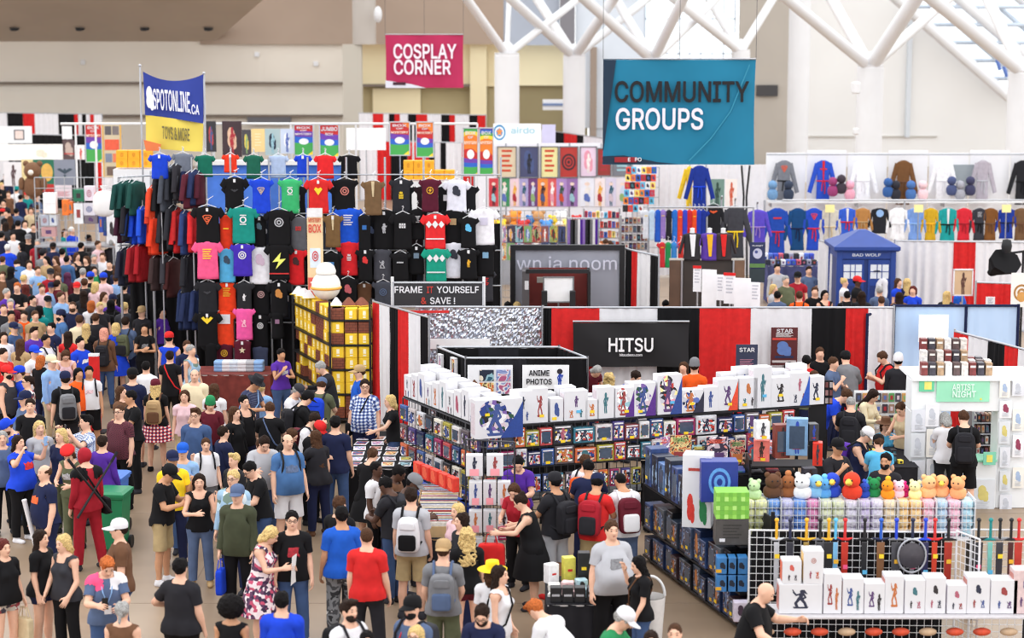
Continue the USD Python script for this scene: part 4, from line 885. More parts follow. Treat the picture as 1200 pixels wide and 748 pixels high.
def poster(label,x0,y0,x1,y1,d,bg,shapes=(),frame=None,group=None,rz=0,cat='poster',name='poster',texts=(),th=.02,z0=None):
 """a flat sheet where it hangs; shapes: (emblem, colour, centre u, w in 0..1, width share, height share)"""
 a,b = at_y(x0,y1,d),at_y(x1,y0,d); W,H = b[0] - a[0],b[2] - a[2]; t = thing(name,label,cat,((a[0] + b[0]) / 2,d,a[2]),rz,group)
 obj('sheet',MB().box((0,0,H / 2),(W,th,H)),bg if not isinstance(bg,(tuple,str)) else mat(COL[bg] if isinstance(bg,str) else bg,.55,0,.04,4.,'print'),t)
 for i,(k,c,u,w,sw,sh) in enumerate(shapes):
  v,f = flat(emblem(k,sw * W,sh * H),.004).arrays(); obj('artwork',(v + np.array([(u - .5) * W,-th / 2 - .001 - .003 * i,w * H]),f),c if not isinstance(c,(tuple,str)) else mat(COL[c] if isinstance(c,str) else c,.55,0,.1,9.,'print'),t)
 for i,(txt,c,u,w,sw,h) in enumerate(texts):
  v,f = words(txt,h * H,.006,True,sw * W); obj('lettering',(v + np.array([(u - .5) * W,-th / 2 - .016 - .002 * i,w * H]),f),mat(COL[c] if isinstance(c,str) else c,.6,0,0,name='print'),t)
 if (d > 44 or 'title' in label) and a[2] > .5 and 'wall' not in label and 'grid' not in label: obj('pole',MB().tube([(0,th / 2 + .02,.1),(0,th / 2 + .02,-a[2])],.018,5),metal,t)
 if frame:
  fm = mat(COL[frame],.5,0,.03,name='frame'); fw = .03
  for c,s in (((0,-.01,H),(W + fw,.05,fw)),((0,-.01,0),(W + fw,.05,fw)),((-W / 2,-.01,H / 2),(fw,.05,H)),((W / 2,-.01,H / 2),(fw,.05,H))): obj('frame_bar',MB().box(c,s),fm,t)
 return t
def grid_panel(name,label,A,B,z0,z1,m,step=.1,r=.004,cat='grid panel',parent=None):
 """a wire grid wall: verticals and horizontals are real wires"""
 A,B = np.asarray(A,float),np.asarray(B,float); L = np.linalg.norm(B - A); d = (B - A) / L
 t = thing(name,label,cat,(A[0],A[1],0),math.degrees(math.atan2(d[1],d[0]))) if parent is None else parent
 g = MB(); nx = max(2,int(round(L / step))); nz = max(2,int(round((z1 - z0) / step)))
 for i in range(nx + 1): g.box((L * i / nx,0,(z0 + z1) / 2),(2 * r,2 * r,z1 - z0))
 for j in range(nz + 1): g.box((L / 2,-2 * r,z0 + (z1 - z0) * j / nz),(L,2 * r,2 * r))
 tag(obj('wire_mesh',g,m,t),kind='stuff')
 fr = MB()
 for x in (0,L): fr.tube([(x,0,0),(x,0,z1)],.014,6)
 fr.tube([(0,0,z1),(L,0,z1)],.012,6); obj('grid_frame',fr,m,t)
 return t
paperm = mat((218,217,221),.55,0,.02,5.,'white_card')
def prod_box(label,c,size,rz,base=None,prints=(),sticker=None,name='product_box',cat='box',group=None,side=None,window=False,tilt=0):
 """a printed carton: c is the centre of its base; prints on the front: (emblem, colour, u, w, sw, sh)"""
 sx,sy,sz = size; t = thing(name,label,cat,c,rz,group)
 obj('carton',MB().box((0,0,sz / 2),(sx,sy,sz),0,.006),base or paperm,t)
 for i,(k,col,u,w,sw,sh) in enumerate(prints):
  v,f = flat(emblem(k,sw * sx,sh * sz),.002).arrays(); obj('print',(v + np.array([(u - .5) * sx,-sy / 2 - .001 - .0015 * i,w * sz]),f),col if not isinstance(col,(tuple,str)) else mat(COL[col] if isinstance(col,str) else col,.5,0,.12,30.,'print'),t)
 if side is not None: obj('side_print',MB().box((-sx / 2 - .001,0,sz * .5),(.003,sy * .8,sz * .8)),side if not isinstance(side,(tuple,str)) else mat(COL[side] if isinstance(side,str) else side,.5,0,.12,30.,'print'),t)
 if sticker: obj('price_sticker',MB().box(((sticker[1] - .5) * sx,-sy / 2 - .007,sticker[2] * sz),(.075,.003,.045)),mat(COL[sticker[0]],.6,0,0,name='sticker'),t)
 if window: obj('window',MB().box((0,-sy / 2 - .004,sz * .5),(sx * .7,.004,sz * .62)),mat((70,84,104),.12,0,.1,14.,'clear_plastic',.8),t)
 return t
def table(label,x0,x1,y0,y1,z,top,skirt=None,rz=0,loc=(0,0)):
 t = thing('table',label,'table',(loc[0],loc[1],0),rz); cx,cy = (x0 + x1) / 2,(y0 + y1) / 2
 obj('tabletop',MB().box((cx,cy,z - .015),(x1 - x0,y1 - y0,.03),0,.006),top,t)
 for sx in (x0 + .06,x1 - .06):
  for sy in (y0 + .06,y1 - .06): obj('leg',MB().tube([(sx,sy,0),(sx,sy,z - .03)],.018,6),blackmetal,t)
 if skirt is not None:
  m = MB()
  for a,b in (((x0,y0),(x1,y0)),((x1,y0),(x1,y1)),((x0,y1),(x0,y0))): m.add(*curtain(a,b,.02,z - .004,4,.02))
  m.box((cx,cy,z + .002),(x1 - x0 + .03,y1 - y0 + .03,.006)); obj('table_cover',m,skirt,t,40)
 return t
# ------------------------------------------------------------------ hanging banners
tealm = mat((14,116,150),.8,0,.06,1.2,'banner_cloth'); magm = mat((176,34,82),.8,0,.06,1.2,'banner_cloth')
t,W,H = banner('banner','large teal hanging banner reading COMMUNITY GROUPS',706,70,886,193,48,tealm,[('COMMUNITY',.46,(22,22,28),798.5,120,156),('GROUPS',.47,(226,222,232),772.5,152,102)])
dk = mat((20,44,66),.8,0,.05,1.2,'banner_cloth')
obj('corner_band',moved(flat(poly((-W / 2,H),(-W / 2 + .30,H),(-W / 2 + .02,.34),(-W / 2,.34)),.008),(0,-.06,0)),dk,t)
obj('corner_band',moved(flat(poly((-W / 2,.02),(-W / 2,.20),(-W / 2 + .5,.22),(-W / 2 + 1.3,.06),(-W / 2 + 1.8,.02)),.008),(0,-.06,0)),dk,t)
obj('logo_block',moved(flat(sbox(-W / 2 + .28,.06,-W / 2 + .80,.18),.008),(0,-.075,0)),mat((150,26,36),.7,0,0,name='print'),t)
v,f = words('E   PO',.085,.008); obj('lettering',(v + np.array([-W / 2 + .75,-.09,.08]),f),mat((230,228,234),.7,0,0,name='print'),t)
obj('crease',moved(flat(stick([(.25,.1),(.75,.62),(1.2,1.25),(1.62,H - .12)],.012),.008),(0,-.055,0)),mat((44,136,166),.7,0,0,name='banner_cloth'),t)
t,W,H = banner('banner','magenta hanging banner reading COSPLAY CORNER',452,41,543,103,72,magm,[('COSPLAY',.48,(236,224,236),498,69,73),('CORNER',.48,(236,224,236),495,87.5,66)])
obj('corner_band',moved(flat(poly((-W / 2,0),(-W / 2,.26),(-W / 2 + .9,.13),(-W / 2 + 1.4,0)),.01),(0,-.07,0)),mat((214,214,226),.8,0,0,name='banner_cloth'),t)
obj('logo_block',moved(flat(sbox(-W / 2 + .26,.10,-W / 2 + .7,.20),.01),(0,-.09,0)),mat((60,20,40),.7,0,0,name='print'),t)
# the shirt stall's blue and yellow banner on two poles
d = 45.0; A,B = at_y(166,182,d),at_y(239,182,d); t = thing('banner','blue and yellow shirt stall banner strung between two tall poles','banner',(0,0,0))
cl = [at_y(167,84,d),at_y(238,87,d),at_y(170,135,d),at_y(238,145,d),at_y(171,174,d),at_y(237,178,d)]
def strip(p0,p1,q0,q1,sag0,sag1):
 u,w = np.linspace(0,1,17)[:,None,None],np.linspace(0,1,7)[None,:,None]; top = np.asarray(p0) * (1 - u) + np.asarray(p1) * u - np.array([0,0,sag0]) * (1 - (2 * u - 1) ** 2); bot = np.asarray(q0) * (1 - u) + np.asarray(q1) * u - np.array([0,0,sag1]) * (1 - (2 * u - 1) ** 2)
 P = bot * (1 - w) + top * w; P[...,1] += .06 * np.sin(u[...,0] * 7 + w[...,0] * 2); return slab(P,(0,.008,0))
obj('blue_cloth',strip(cl[0],cl[1],cl[2],cl[3],.17,-.02),mat((44,62,150),.8,0,.05,1.,'banner_cloth'),t,40); obj('yellow_cloth',strip(cl[2],cl[3],cl[4],cl[5],-.02,.0),mat((232,208,92),.8,0,.05,1.,'banner_cloth'),t,40)
for txt,px,py,wd,h,c in (('SPOTONLINE',202,130,.80,.42,(232,232,246)),('.CA',229,134,.20,.20,(232,232,246)),('TOYS & MORE',207,164,.60,.26,(120,110,70))):
 q = at_y(px,py,d); v,f = words(txt,h,.01,True,wd); v[:,2] += v[:,0] * -.10; obj('lettering',(v + q + np.array([0,-.09,0]),f),mat(c,.8,0,0,name='print'),t)
q = at_y(177,116,d); obj('splash_print',moved(flat(emblem('splash',.22,.52),.008),q + np.array([0,-.10,0])),mat((232,232,246),.8,0,0,name='print'),t)
q = at_y(180,170,d); obj('print',moved(flat(poly((-.16,-.12),(-.2,.12),(.18,.02),(.14,-.12)),.008),q + np.array([0,-.08,0])),mat((226,120,70),.8,0,0,name='print'),t)
for px,py in ((163.5,77),(238.5,86)):
 q = at_y(px,py,d); m = MB(); m.tube([(q[0],d + .05,0),(q[0],d + .05,q[2])],.022,8); m.tm(trimesh.creation.icosphere(1,.035).apply_translation((q[0],d + .05,q[2]))); obj('pole',m,metal,t)
# ------------------------------------------------------------------ the t-shirt stall
D = 43.4; xL,xR = at_y(226,300,D)[0],at_y(587,300,D)[0]
rack = thing('shirt_rack','tall dark pipe rack at the back of the shirt stall','rack',(0,0,0))
for k in range(9):
 x = xL + (xR - xL) * k / 8; obj('upright',MB().tube([(x,D + .12,0),(x,D + .12,5.15)],.022,6),metal,rack)
for k,z in enumerate((4.78,3.95,3.16,2.4,1.6)): obj('rail',MB().tube([(xL,D + .10,z),(xR,D + .10,z)],.016,6),metal,rack)
obj('dark_backdrop',curtain((xL,D + .55),(xR,D + .55),.05,3.7,7,.04),cloth('black'),rack,40)
S = [  # px, py, w, h, colour, emblem, emblem colour, sleeve, extra
 (275,208,24,42,'black','wing','darkgrey','short'),(306,210,24,38,'royal','shield',(190,170,150),'cap'),(340,210,24,38,(60,176,110),'lamp','white','cap'),(373,210,26,38,'red','heart','yellow','short'),(404,210,27,38,'black','ring',(200,120,110),'cap'),(437,212,23,38,(112,86,60),'blank','white','cap'),(470,210,23,38,(40,40,46),'crown','yellow','cap'),(504,210,22,36,(84,24,44),'ringbolt','gold','cap'),(535,211,26,36,(224,224,236),'splash',(40,42,56),'short'),
 (243,242,31,43,'black','shield',(214,92,50),'short'),(265,252,17,44,(226,60,32),'bar','yellow','none'),(285,243,30,40,(24,136,124),'lamp','white','short'),(304,253,17,34,'black','splash',(70,96,110),'none'),(327,246,29,40,'black','ring','lightgrey','short'),(350,254,21,38,(92,92,98),'letters','red','none'),(390,252,20,36,(116,88,56),'blank','white','cap'),(408,244,29,40,(30,84,206),'lines','white','short'),(427,252,16,40,'black','square',(40,100,170),'none'),(450,246,28,44,'black','figure','lightgrey','short'),(472,250,24,40,'black','letters','white','short'),(489,245,18,34,'black','lines','white','cap'),(510,251,27,39,(220,44,48),'diamonds','white','short'),(531,246,24,38,'black','square','tan','short'),(549,255,20,34,'black','splash','sky','cap'),(567,245,28,40,(236,234,240),'square',(206,200,220),'short'),
 (243,283,28,42,(236,88,136),'lines','yellow','short'),(266,291,21,38,(90,178,226),'splash',(50,70,90),'cap'),(284,286,25,36,(66,44,170),'ring','white','cap'),(305,290,29,41,(238,236,242),'splash',(206,180,200),'short'),(327,286,27,40,'black','bolt',(232,236,110),'short'),(347,292,21,40,(210,34,40),'splash',(60,20,24),'cap'),(388,296,22,40,'black','square',(70,130,190),'cap'),(409,283,22,38,(222,40,48),'crown','white','short'),(428,292,18,36,'black','splash','red','cap'),(448,292,24,36,(70,70,78),'pose','lightgrey','none'),(469,296,21,32,'black','bar','lightgrey','cap'),(488,288,20,32,'black','square',(110,130,150),'cap'),(511,291,27,38,(26,148,124),'diamonds','white','short'),(532,284,25,40,(224,224,236),'splash',(44,46,60),'short'),(549,292,22,34,'black','figure','gold','cap'),(569,286,22,36,'black','square',(120,160,190),'cap'),
 (243,330,25,36,(34,34,38),'wing','darkgrey','short'),(266,331,24,33,(238,66,30),'lines','gold','cap'),(286,331,20,36,(38,38,42),'figure','white','cap'),(306,332,22,36,'black','ring',(190,150,150),'short'),(327,330,23,40,'black','splash',(196,130,60),'short'),(347,336,18,38,'black','wing','lightgrey','cap'),(408,326,23,36,'black','splash',(190,90,100),'cap'),(427,332,19,30,'brown','blank','white','none'),(449,330,23,34,(66,68,78),'ring','slate','cap'),(569,318,20,34,'darkgrey','lines','red','cap'),
 (243,366,27,40,'black','blank','yellow','short'),(263,364,25,42,(240,70,34),'blank','white','cap'),(286,361,22,36,(236,90,160),'pose',(250,190,210),'cap'),(305,368,20,38,'black','ring','white','cap'),(325,366,16,30,'black','square',(150,110,140),'cap'),
 (263,403,22,30,(88,24,42),'ring','gold','none'),(284,399,22,32,(92,26,44),'star','cream','none'),(305,406,20,34,(62,68,92),'blank','white','none'),(247,402,16,40,'black','blank','white','cap')]
def cname(c):
 if isinstance(c,str): return colword(c)
 return min(((sum((a - b) ** 2 for a,b in zip(c,v)),k) for k,v in COL.items() if not k.startswith('hair') and k not in ('denim','steel','slate','royal','blond','ginger','auburn','pinkhair','purplehair','whitehair','dkbrown','wood','gold','army')))[1].replace('lightgrey','light grey').replace('darkgrey','dark grey').replace('lightblue','light blue').replace('hotpink','hot pink').replace('crimson','dark red').replace('sky','sky blue').replace('rose','pale pink')
def uniq(label,extras):
 """the first wording not yet taken"""
 if label not in _labels: return label
 for e in extras:
  if label + ', ' + e not in _labels: return label + ', ' + e
 return label + ', ' + extras[-1]
rown = {0: 'top row',1: 'second row',2: 'third row',3: 'fourth row',4: 'fifth row',5: 'lowest row'}
def rowof(y): return 0 if y < 225 else 1 if y < 270 else 2 if y < 310 else 3 if y < 350 else 4 if y < 390 else 5
rowcount = {}
for i,(px,py,w,h,c,e,ec,sl) in enumerate(S):
 r = rowof(py); k = rowcount.get(r,0); rowcount[r] = k + 1
 lab = uniq('%s shirt with %s%s on the shirt stall, %s' % (cname(c),(cname(ec) + ' ') if e != 'blank' else '',EMBWORD[e],rown[r]),['%s from the left' % ordinal(k)])
 em2 = {('diamonds',i): ('bar','white',.86,.14,-.72)}.get((e,i)) if e == 'diamonds' else None
 if e == 'diamonds': em2 = ('bar','white',.84,.3,-.70)
 if i == 29: em2 = ('bar','red',.9,.3,-.82)
 if py == 366 and px == 243: em2 = ('wing','yellow',.55,.9,-.22)
 if py == 364: em2 = ('square','white',.75,.6,-.22)
 hung_shirt(lab,px,py,w,h,D - .10 - .17 * (i % 2) - .02 * (r % 3),c,e,ec,sl,'shirts hung on the tall shirt stall',seed=i,emb2=em2,esc={'splash': .5,'bolt': .8,'square': .42,'diamonds': .85,'lines': .5,'crown': .44}.get(e,.40),ez=-.46 if e in ('bolt','crown','figure','pose') else -.34,vest='beige' if c in ((112,86,60),(116,88,56)) else None)
rnd = random.Random(8)
for r,y in enumerate((212,250,290,330)):
 for k in range(13):
  px = 248 + k * 25 + (r % 2) * 12
  if rnd.random() < .25 or px > 580 - (r == 3) * 200: continue
  c = rnd.choice([(22,22,26),(30,30,36),(40,42,52),(26,26,30),(60,62,70),(44,30,34)]); e = rnd.choice(['blank','splash','lines','square','ring'])
  hung_shirt(uniq('dark shirt with %s hanging behind the %s' % (EMBWORD[e],rown[r]),['%s from left' % ordinal(k)]),px,y + 6,22,36,D + .22,c,e,rnd.choice(['lightgrey','slate','tan','red','white']),'cap','shirts hung behind the front rows',seed=k * 3 + 1)
# shirts standing above on short poles
for i,(px,py,w,h,c) in enumerate(((187,181,22,27,'royal'),(214,180,22,24,(110,116,130)),(240,182,20,24,(22,104,84)),(270,181,17,20,(230,60,36)),(297,182,19,26,(30,96,76)),(326,182,20,25,(170,186,216)),(355,182,16,24,'royal'),(381,182,22,26,(222,40,44)),(409,182,22,26,'black'))):
 t = hung_shirt('plain %s shirt raised on a pole above the shirt stall, %s from left' % (cname(c),ordinal(i)),px,py,w,h,D + .3,c,group='shirts raised on poles',seed=i + 3)
 q = at_y(px,py,D + .3); m = MB(); m.tube([(0,.07,-q[2]),(0,.07,.12)],.016,6); obj('pole',m,metal,t)
# hoodies hung along the stall's side rail, seen edge on
def hung_hoodie(label,px,py,wpx,hpx,d,c,rz,seed,group='hoodies hung along the side of the shirt stall'):
 q = at_y(px,py,d); h = hpx * d / FPX; w = .58; t = thing('hoodie',label,'hoodie',q,rz,group)
 obj('garment',shirt_mesh(w,h,'long',seed,.02,.11),garmat(c),t,True); m = MB(); hanger(m,w); obj('hanger',m,mat((228,228,232),.4,0,0,name='plastic'),t)
 v,f = loft([np.stack([.11 * k * np.cos(np.arange(10) * .628),.09 * k * np.sin(np.arange(10) * .628) + .03,np.full(10,z)],1) for k,z in ((.6,.02),(1.1,-.03),(1.2,-.12),(.8,-.2))]); obj('hood',(v,f),garmat(c),t,True)
 return t
H_ = [(143,214,40,(24,66,62)),(148,213,40,(26,70,66)),(154,212,40,(22,62,58)),(160,213,39,(28,72,66)),
 (186,212,44,(34,34,38)),(190,206,50,(40,38,44)),(195,202,46,(70,74,84)),(199,198,46,(52,54,62)),(204,194,44,(90,94,104)),(209,192,42,(44,42,48)),(214,194,40,(120,124,134)),(219,198,40,(36,44,78)),(224,202,42,(84,30,44)),(229,200,40,(38,48,84)),(234,202,38,(74,26,40)),(182,218,46,(214,70,40)),(178,224,48,(200,60,40)),
 (146,244,40,(60,24,44)),(150,240,42,(34,32,38)),(156,244,40,(46,70,120)),(161,244,42,(30,72,196)),(167,243,42,(34,80,206)),(173,244,40,(28,66,190)),(180,252,46,(226,66,34)),(186,254,44,(222,60,32)),(193,248,46,(46,44,50)),(198,244,50,(52,50,58)),(203,242,50,(40,40,46)),(208,244,48,(190,44,44)),(213,246,50,(60,60,66)),(218,248,50,(44,62,110)),(212,250,46,(206,40,44)),(221,250,46,(212,44,46)),(226,249,46,(208,40,44)),
 (146,292,42,(40,42,60)),(152,290,42,(36,36,44)),(159,288,42,(150,28,36)),(166,286,44,(164,30,38)),(172,288,40,(150,26,34)),(184,300,40,(60,44,44)),(194,300,40,(56,54,60)),(203,304,44,(70,34,34)),(219,300,44,(36,36,42)),(226,298,46,(30,30,36)),(216,340,46,(36,48,84)),(224,340,46,(34,44,78)),(232,338,48,(40,52,90))]
for i,(px,py,h,c) in enumerate(H_):
 hung_hoodie(uniq('%s hoodie hung edge-on at the side of the shirt stall' % cname(c),['%s rail' % ('upper' if py < 235 else 'middle' if py < 280 else 'lower'),'%s rail, %s along' % ('upper' if py < 235 else 'middle' if py < 280 else 'lower',ordinal(i % 17))]),px,py,10,h,44.6 - (px - 140) * .012 + (i % 3) * .12,c,62 + (i * 37) % 26,i)
t = thing('hoodie_rack','metal hoodie rack with three rails at the side of the shirt stall','rack',(0,0,0))
for k,(px,zt) in enumerate(((140,4.6),(178,4.75),(240,4.95))): q = at_y(px,300,44.7); obj('upright',MB().tube([(q[0],44.85,0),(q[0],44.85,zt)],.03,6),metal,t)
for y in (208,240,288): a,b = at_y(138,y,44.7),at_y(242,y - 6,44.4); obj('rail',MB().tube([a,b],.02,6),metal,t)
obj('dark_curtain',curtain((at_y(150,300,45.2)[0],45.3),(at_y(232,300,45.2)[0],45.1),.05,3.3,5,.05),cloth('black'),t,40)
# shirts and caps folded on the stall's table
table('long stall table with pale cloth at the foot of the shirt racks',at_y(232,440,42.2)[0],at_y(320,440,42.2)[0],41.7,42.7,.78,white,mat((120,50,44),.9,0,.25,6.,'brick_cloth'))
for i,(px,c) in enumerate(((258,'lightblue'),(266,'white'),(275,(206,214,226)),(285,'white'),(294,'lightgrey'),(304,'lightblue'))):
 q = at_y(px,438,42.2); t = thing('folded_shirt','%s folded shirt stack on the shirt stall table, %s from left' % (cname(c),ordinal(i)),'shirt',(q[0],42.15,.785),group='folded shirts on the stall table')
 for k in range(3): obj('shirt_layer',rbox(0,0,.04 + .07 * k,.22,.32,.085,e=.4),cloth(c),t,True)
# mystery box sign, pole and sign board
t = poster('tall narrow cream mystery box sign reading BOX and 35',361,244,378,346,42.3,(232,204,160),(('square',(214,226,236),.5,.43,.85,.28),('square',(222,92,82),.5,.10,1.2,.26),('square',(226,224,226),.5,.95,1.2,.13),('ring',(200,60,60),.5,.45,.4,.12)),texts=(('MYSTERY',(206,96,70),.5,.84,.8,.045),('BOX',(214,80,64),.5,.72,.8,.09),('35',(240,220,210),.5,.05,.7,.10)),cat='sign',name='sign_board')
t = poster('black sign board with white letters FRAME IT YOURSELF & SAVE on white posts',461,331,566,359,41.2,(40,38,42),texts=(('FRAME','white',.17,.56,.31,.26),('IT',(190,50,40),.41,.56,.07,.26),('YOURSELF','white',.72,.56,.47,.26),('&',(190,60,46),.34,.10,.06,.26),('SAVE !','white',.55,.10,.28,.26)),frame='silver',cat='sign',name='sign_board')
for s in (-.93,.93): obj('post',MB().box((s,.02,-1.0),(.06,.06,3.2)),white,t)
obj('backing_board',MB().box((0,.06,-.25),(1.9,.03,1.0)),mat((210,200,184),.8,0,.03,name='board'),t)
# ------------------------------------------------------------------ yellow and brown mystery cartons on their shelf
sa,sb,sc = np.array(at_y(344,420,42.9)[:2]),np.array(at_y(387,420,40.4)[:2]),np.array(at_y(434,420,40.4)[:2])
shelf = thing('shelf_unit','black shelf unit filled with yellow and brown cartons beside the drapes','shelf',(0,0,0))
levels = [.12,.62,1.12,1.62,2.12]; ang1 = math.degrees(math.atan2(*(sb - sa)[::-1])); n1 = (sb - sa) / np.linalg.norm(sb - sa); in1 = np.array([-n1[1],n1[0]])
for k,z in enumerate(levels):
 m = MB(); c = (sa + sb) / 2 + in1 * .18; m.box((c[0],c[1],z - .015),(np.linalg.norm(sb - sa),.40,.03),ang1); c = (sb + sc) / 2 + np.array([0,.22]); m.box((c[0],c[1],z - .015),(sc[0] - sb[0],.44,.03)); obj('shelf_board',m,blackmetal,shelf)
for p in (sa,sb,sc,sa + in1 * .36,sc + (0,.4)): obj('upright',MB().box((p[0],p[1],1.25),(.04,.04,2.5)),blackmetal,shelf)
yel,bro = mat((240,200,44),.6,0,.06,9.,'yellow_card'),mat((128,66,44),.6,0,.10,9.,'brown_card')
rnd = random.Random(5)
def mystery(lab,c,w,dp,h,rz,b):
 """a closed carton: shell, front panel with a mark or block joints, lid line"""
 t = thing('mystery_carton',lab,'box',c,rz,'mystery cartons on the black shelf unit')
 obj('carton',MB().box((0,0,h / 2),(w,dp,h),0,.008),bro if b else yel,t)
 if b:
  m = MB(); lm = mat((84,40,30),.7,0,.05,name='joint')
  for k in range(1,4): m.box((0,-dp / 2 - .002,h * k / 4),(w * .98,.004,.008))
  for k in range(4):
   for s in (-.25,.25): m.box((w * (s + (.12 if k % 2 else -.12)),-dp / 2 - .002,h * (k + .5) / 4),(.008,.004,h / 4))
  obj('block_joint',m,lm,t)
 else:
  m = MB(); m.box((0,-dp / 2 - .003,h * .58),(w * .24,.005,h * .42)); m.box((0,-dp / 2 - .003,h * .22),(w * .24,.005,h * .12)); obj('printed_mark',m,mat((250,244,214),.6,0,0,name='print'),t)
  for s in (-1,1): obj('edge_print',MB().box((s * w * .46,-dp / 2 - .002,h / 2),(.012,.004,h * .96)),mat((196,146,30),.6,0,0,name='print'),t)
def mlabel(side,lv,k,b): return '%s carton, %s on the %s shelf of the unit\'s %s face' % ('brown' if b else 'yellow',ordinal(k),['lowest','second','middle','fourth','top'][lv],side)
L1 = np.linalg.norm(sb - sa); nb = 9
for lv,z in enumerate(levels):
 for k in range(nb):
  for st in range(2 if lv < 4 else 1):
   if rnd.random() < .05: continue
   w,h = L1 / nb * .93,.225; p = sa + n1 * L1 * (k + .5) / nb + in1 * (.16 + .02 * rnd.random()); b = rnd.random() < .34
   mystery(mlabel('aisle',lv,k,b) + (', upper' if st else ''),(p[0],p[1],z + st * .228),w,.24,h,ang1,b)
 for k in range(3):
  for st in range(2 if lv < 4 else 1):
   W3 = (sc[0] - sb[0]) / 3; p = (sb[0] + .02 + W3 * (k + .5),sb[1] + .17); b = rnd.random() < .36
   mystery(mlabel('front',lv,k,b) + (', upper' if st else ''),(p[0],p[1],z + st * .228),W3 * .93,.28,.225,0,b)
for i,(px,py,d,b) in enumerate(((394,366,40.8,0),(409,366,40.8,1),(424,366,40.8,1),(356,352,42.2,0),(350,349,42.5,0),(362,355,41.9,0))):
 q = at_y(px,py,d); t = thing('paper_cone','%s peaked paper lid standing on the carton shelf, %s from left' % ('brown' if b else 'white',ordinal([3,4,5,1,0,2][i])),'paper lid',(q[0],d,2.36),20 * i,'peaked lids on the carton shelf')
 obj('lid',loft([np.array([(-.13,-.13,0),(.13,-.13,0),(.13,.13,0),(-.13,.13,0)]),np.array([(-.02,-.03,.16),(.02,-.03,.16),(.02,.03,.16),(-.02,.03,.16)])]),bro if b else paperm,t); obj('base_flap',MB().box((0,0,.005),(.30,.30,.01)),yel,t)
q = at_y(384,362,42.0); t = thing('round_plush','large white round plush with an orange waist band on the carton shelf','plush toy',(q[0],41.7,2.35))
obj('plush_body',trimesh.creation.icosphere(3,.30).apply_translation((0,0,.29)),mat((240,234,226),.95,0,.03,name='plush'),t,True); obj('plush_head',MB().lathe([(.20,.54),(.21,.60),(.17,.70),(.09,.76),(0,.775)],20),mat((240,236,230),.95,0,.03,name='plush'),t,True)
a = np.arange(28) / 28 * 2 * math.pi; obj('waist_band',tube(np.stack([.295 * np.cos(a),.295 * np.sin(a),np.full(28,.25)],1),.03,6,True),mat((236,170,80),.9,0,.03,name='plush'),t,True)
# ------------------------------------------------------------------ drapes, booth walls
c0,c1 = at_y(438,420,40.6)[:2],at_y(503,420,38.4)[:2]
drape_wall('red white and black slanted drapes beside the yellow carton shelf',c0,c1,2.46,[('red',8),('white',13),('black',9),('red',13),('white',13),('black',9)])
Y = 39.8; gx = lambda px,d=Y: at_y(px,420,d)[0]
drape_wall('long red white and black drape wall behind the black banner booth',(gx(636),Y),(gx(1046),Y),2.45,[('black',10),('red',56),('white',68),('black',49),('red',60),('white',71),('black',40),('red',26),('white',30)])
# silver sequin backdrop: facets are real
u,w = np.linspace(0,1,96),np.linspace(0,1,60); rs = np.random.default_rng(4); P = np.zeros((96,60,3)); P[...,0] = gx(488,40.0) + (gx(634,40.0) - gx(488,40.0)) * u[:,None] + rs.normal(0,.006,(96,60)); P[...,1] = 40.0 + rs.normal(0,.012,(96,60)); P[...,2] = .1 + 2.32 * w[None] + rs.normal(0,.006,(96,60))
t = thing('sequin_backdrop','glittering silver sequin curtain at the back of the booth','backdrop',(0,0,0)); obj('sequin_cloth',sheet(P),mat((206,210,220),.22,.85,.25,40.,'sequins'),t)
obj('rail',MB().tube([(gx(488,40),40,2.44),(gx(634,40),40,2.44)],.02,8),metal,t)
for px in (488,634): obj('upright',MB().tube([(gx(px,40),40.04,0),(gx(px,40),40.04,2.44)],.02,6),metal,t)
poster('blank white panel hung on the silver sequin curtain',504,397,574,409,39.85,(240,240,242),cat='panel',name='display_panel')
poster('red strip along the top of the sequin curtain',472,364,526,367,39.9,'red',cat='strip',name='red_strip')
t = table('long cream counter behind the drape wall in front of the grey backdrop',gx(592,44),gx(795,44),44.2,45.4,1.05,mat((214,206,184),.6,0,.03,name='laminate'))
obj('front_board',MB().box(((gx(592,44) + gx(795,44)) / 2,44.25,.52),(gx(795,44) - gx(592,44) - .1,.04,1.0)),mat((200,192,170),.7,0,.03,name='laminate'),t)
t,W,H = banner('banner','black banner reading HITSU on the booth drapes',671,378,808,430,39.5,mat((30,28,31),.85,0,.05,1.,'banner_cloth'),[('HITSU',.26,(240,238,240),739,412,53),('hitsudesu.com',.05,(220,218,222),739,417,27)],strings=False)
# the dark photo booth
bk = [(-1.36,37.0),(.86,37.0),(1.34,35.8),(-.82,35.8)]
drape_wall('black back drape of the open photo booth',bk[0],bk[1],2.12,[('black',1),('charcoal',1),('black',1)]); drape_wall('black left side drape of the open photo booth',bk[0],bk[3],2.12,[('black',1),('black',1)]); drape_wall('black right side drape of the open photo booth',bk[1],bk[2],2.12,[('black',1),('black',1)])
drape_wall('black front drape of the photo booth behind the sign',bk[3],bk[2],2.12,[('black',1),('charcoal',1),('black',1),('black',1)])
for i,(px0,px1,y0,y1) in enumerate(((513,521,416,445),(527,538,420,455))):
 dm = 36.6 - .5 * i; poster('%s photo print on the left side of the black photo booth' % ['narrow','wider'][i],px0,y0,px1,y1,dm,artmat(1 + i,4.0),(('figure','navy',.5,.45,.7,.7),),rz=-62,frame='white')
t = poster('white photo sheet with four blue and golden pictures on the photo booth',548,428,601,462,35.72,(240,240,244),(),cat='photo board',name='photo_board')
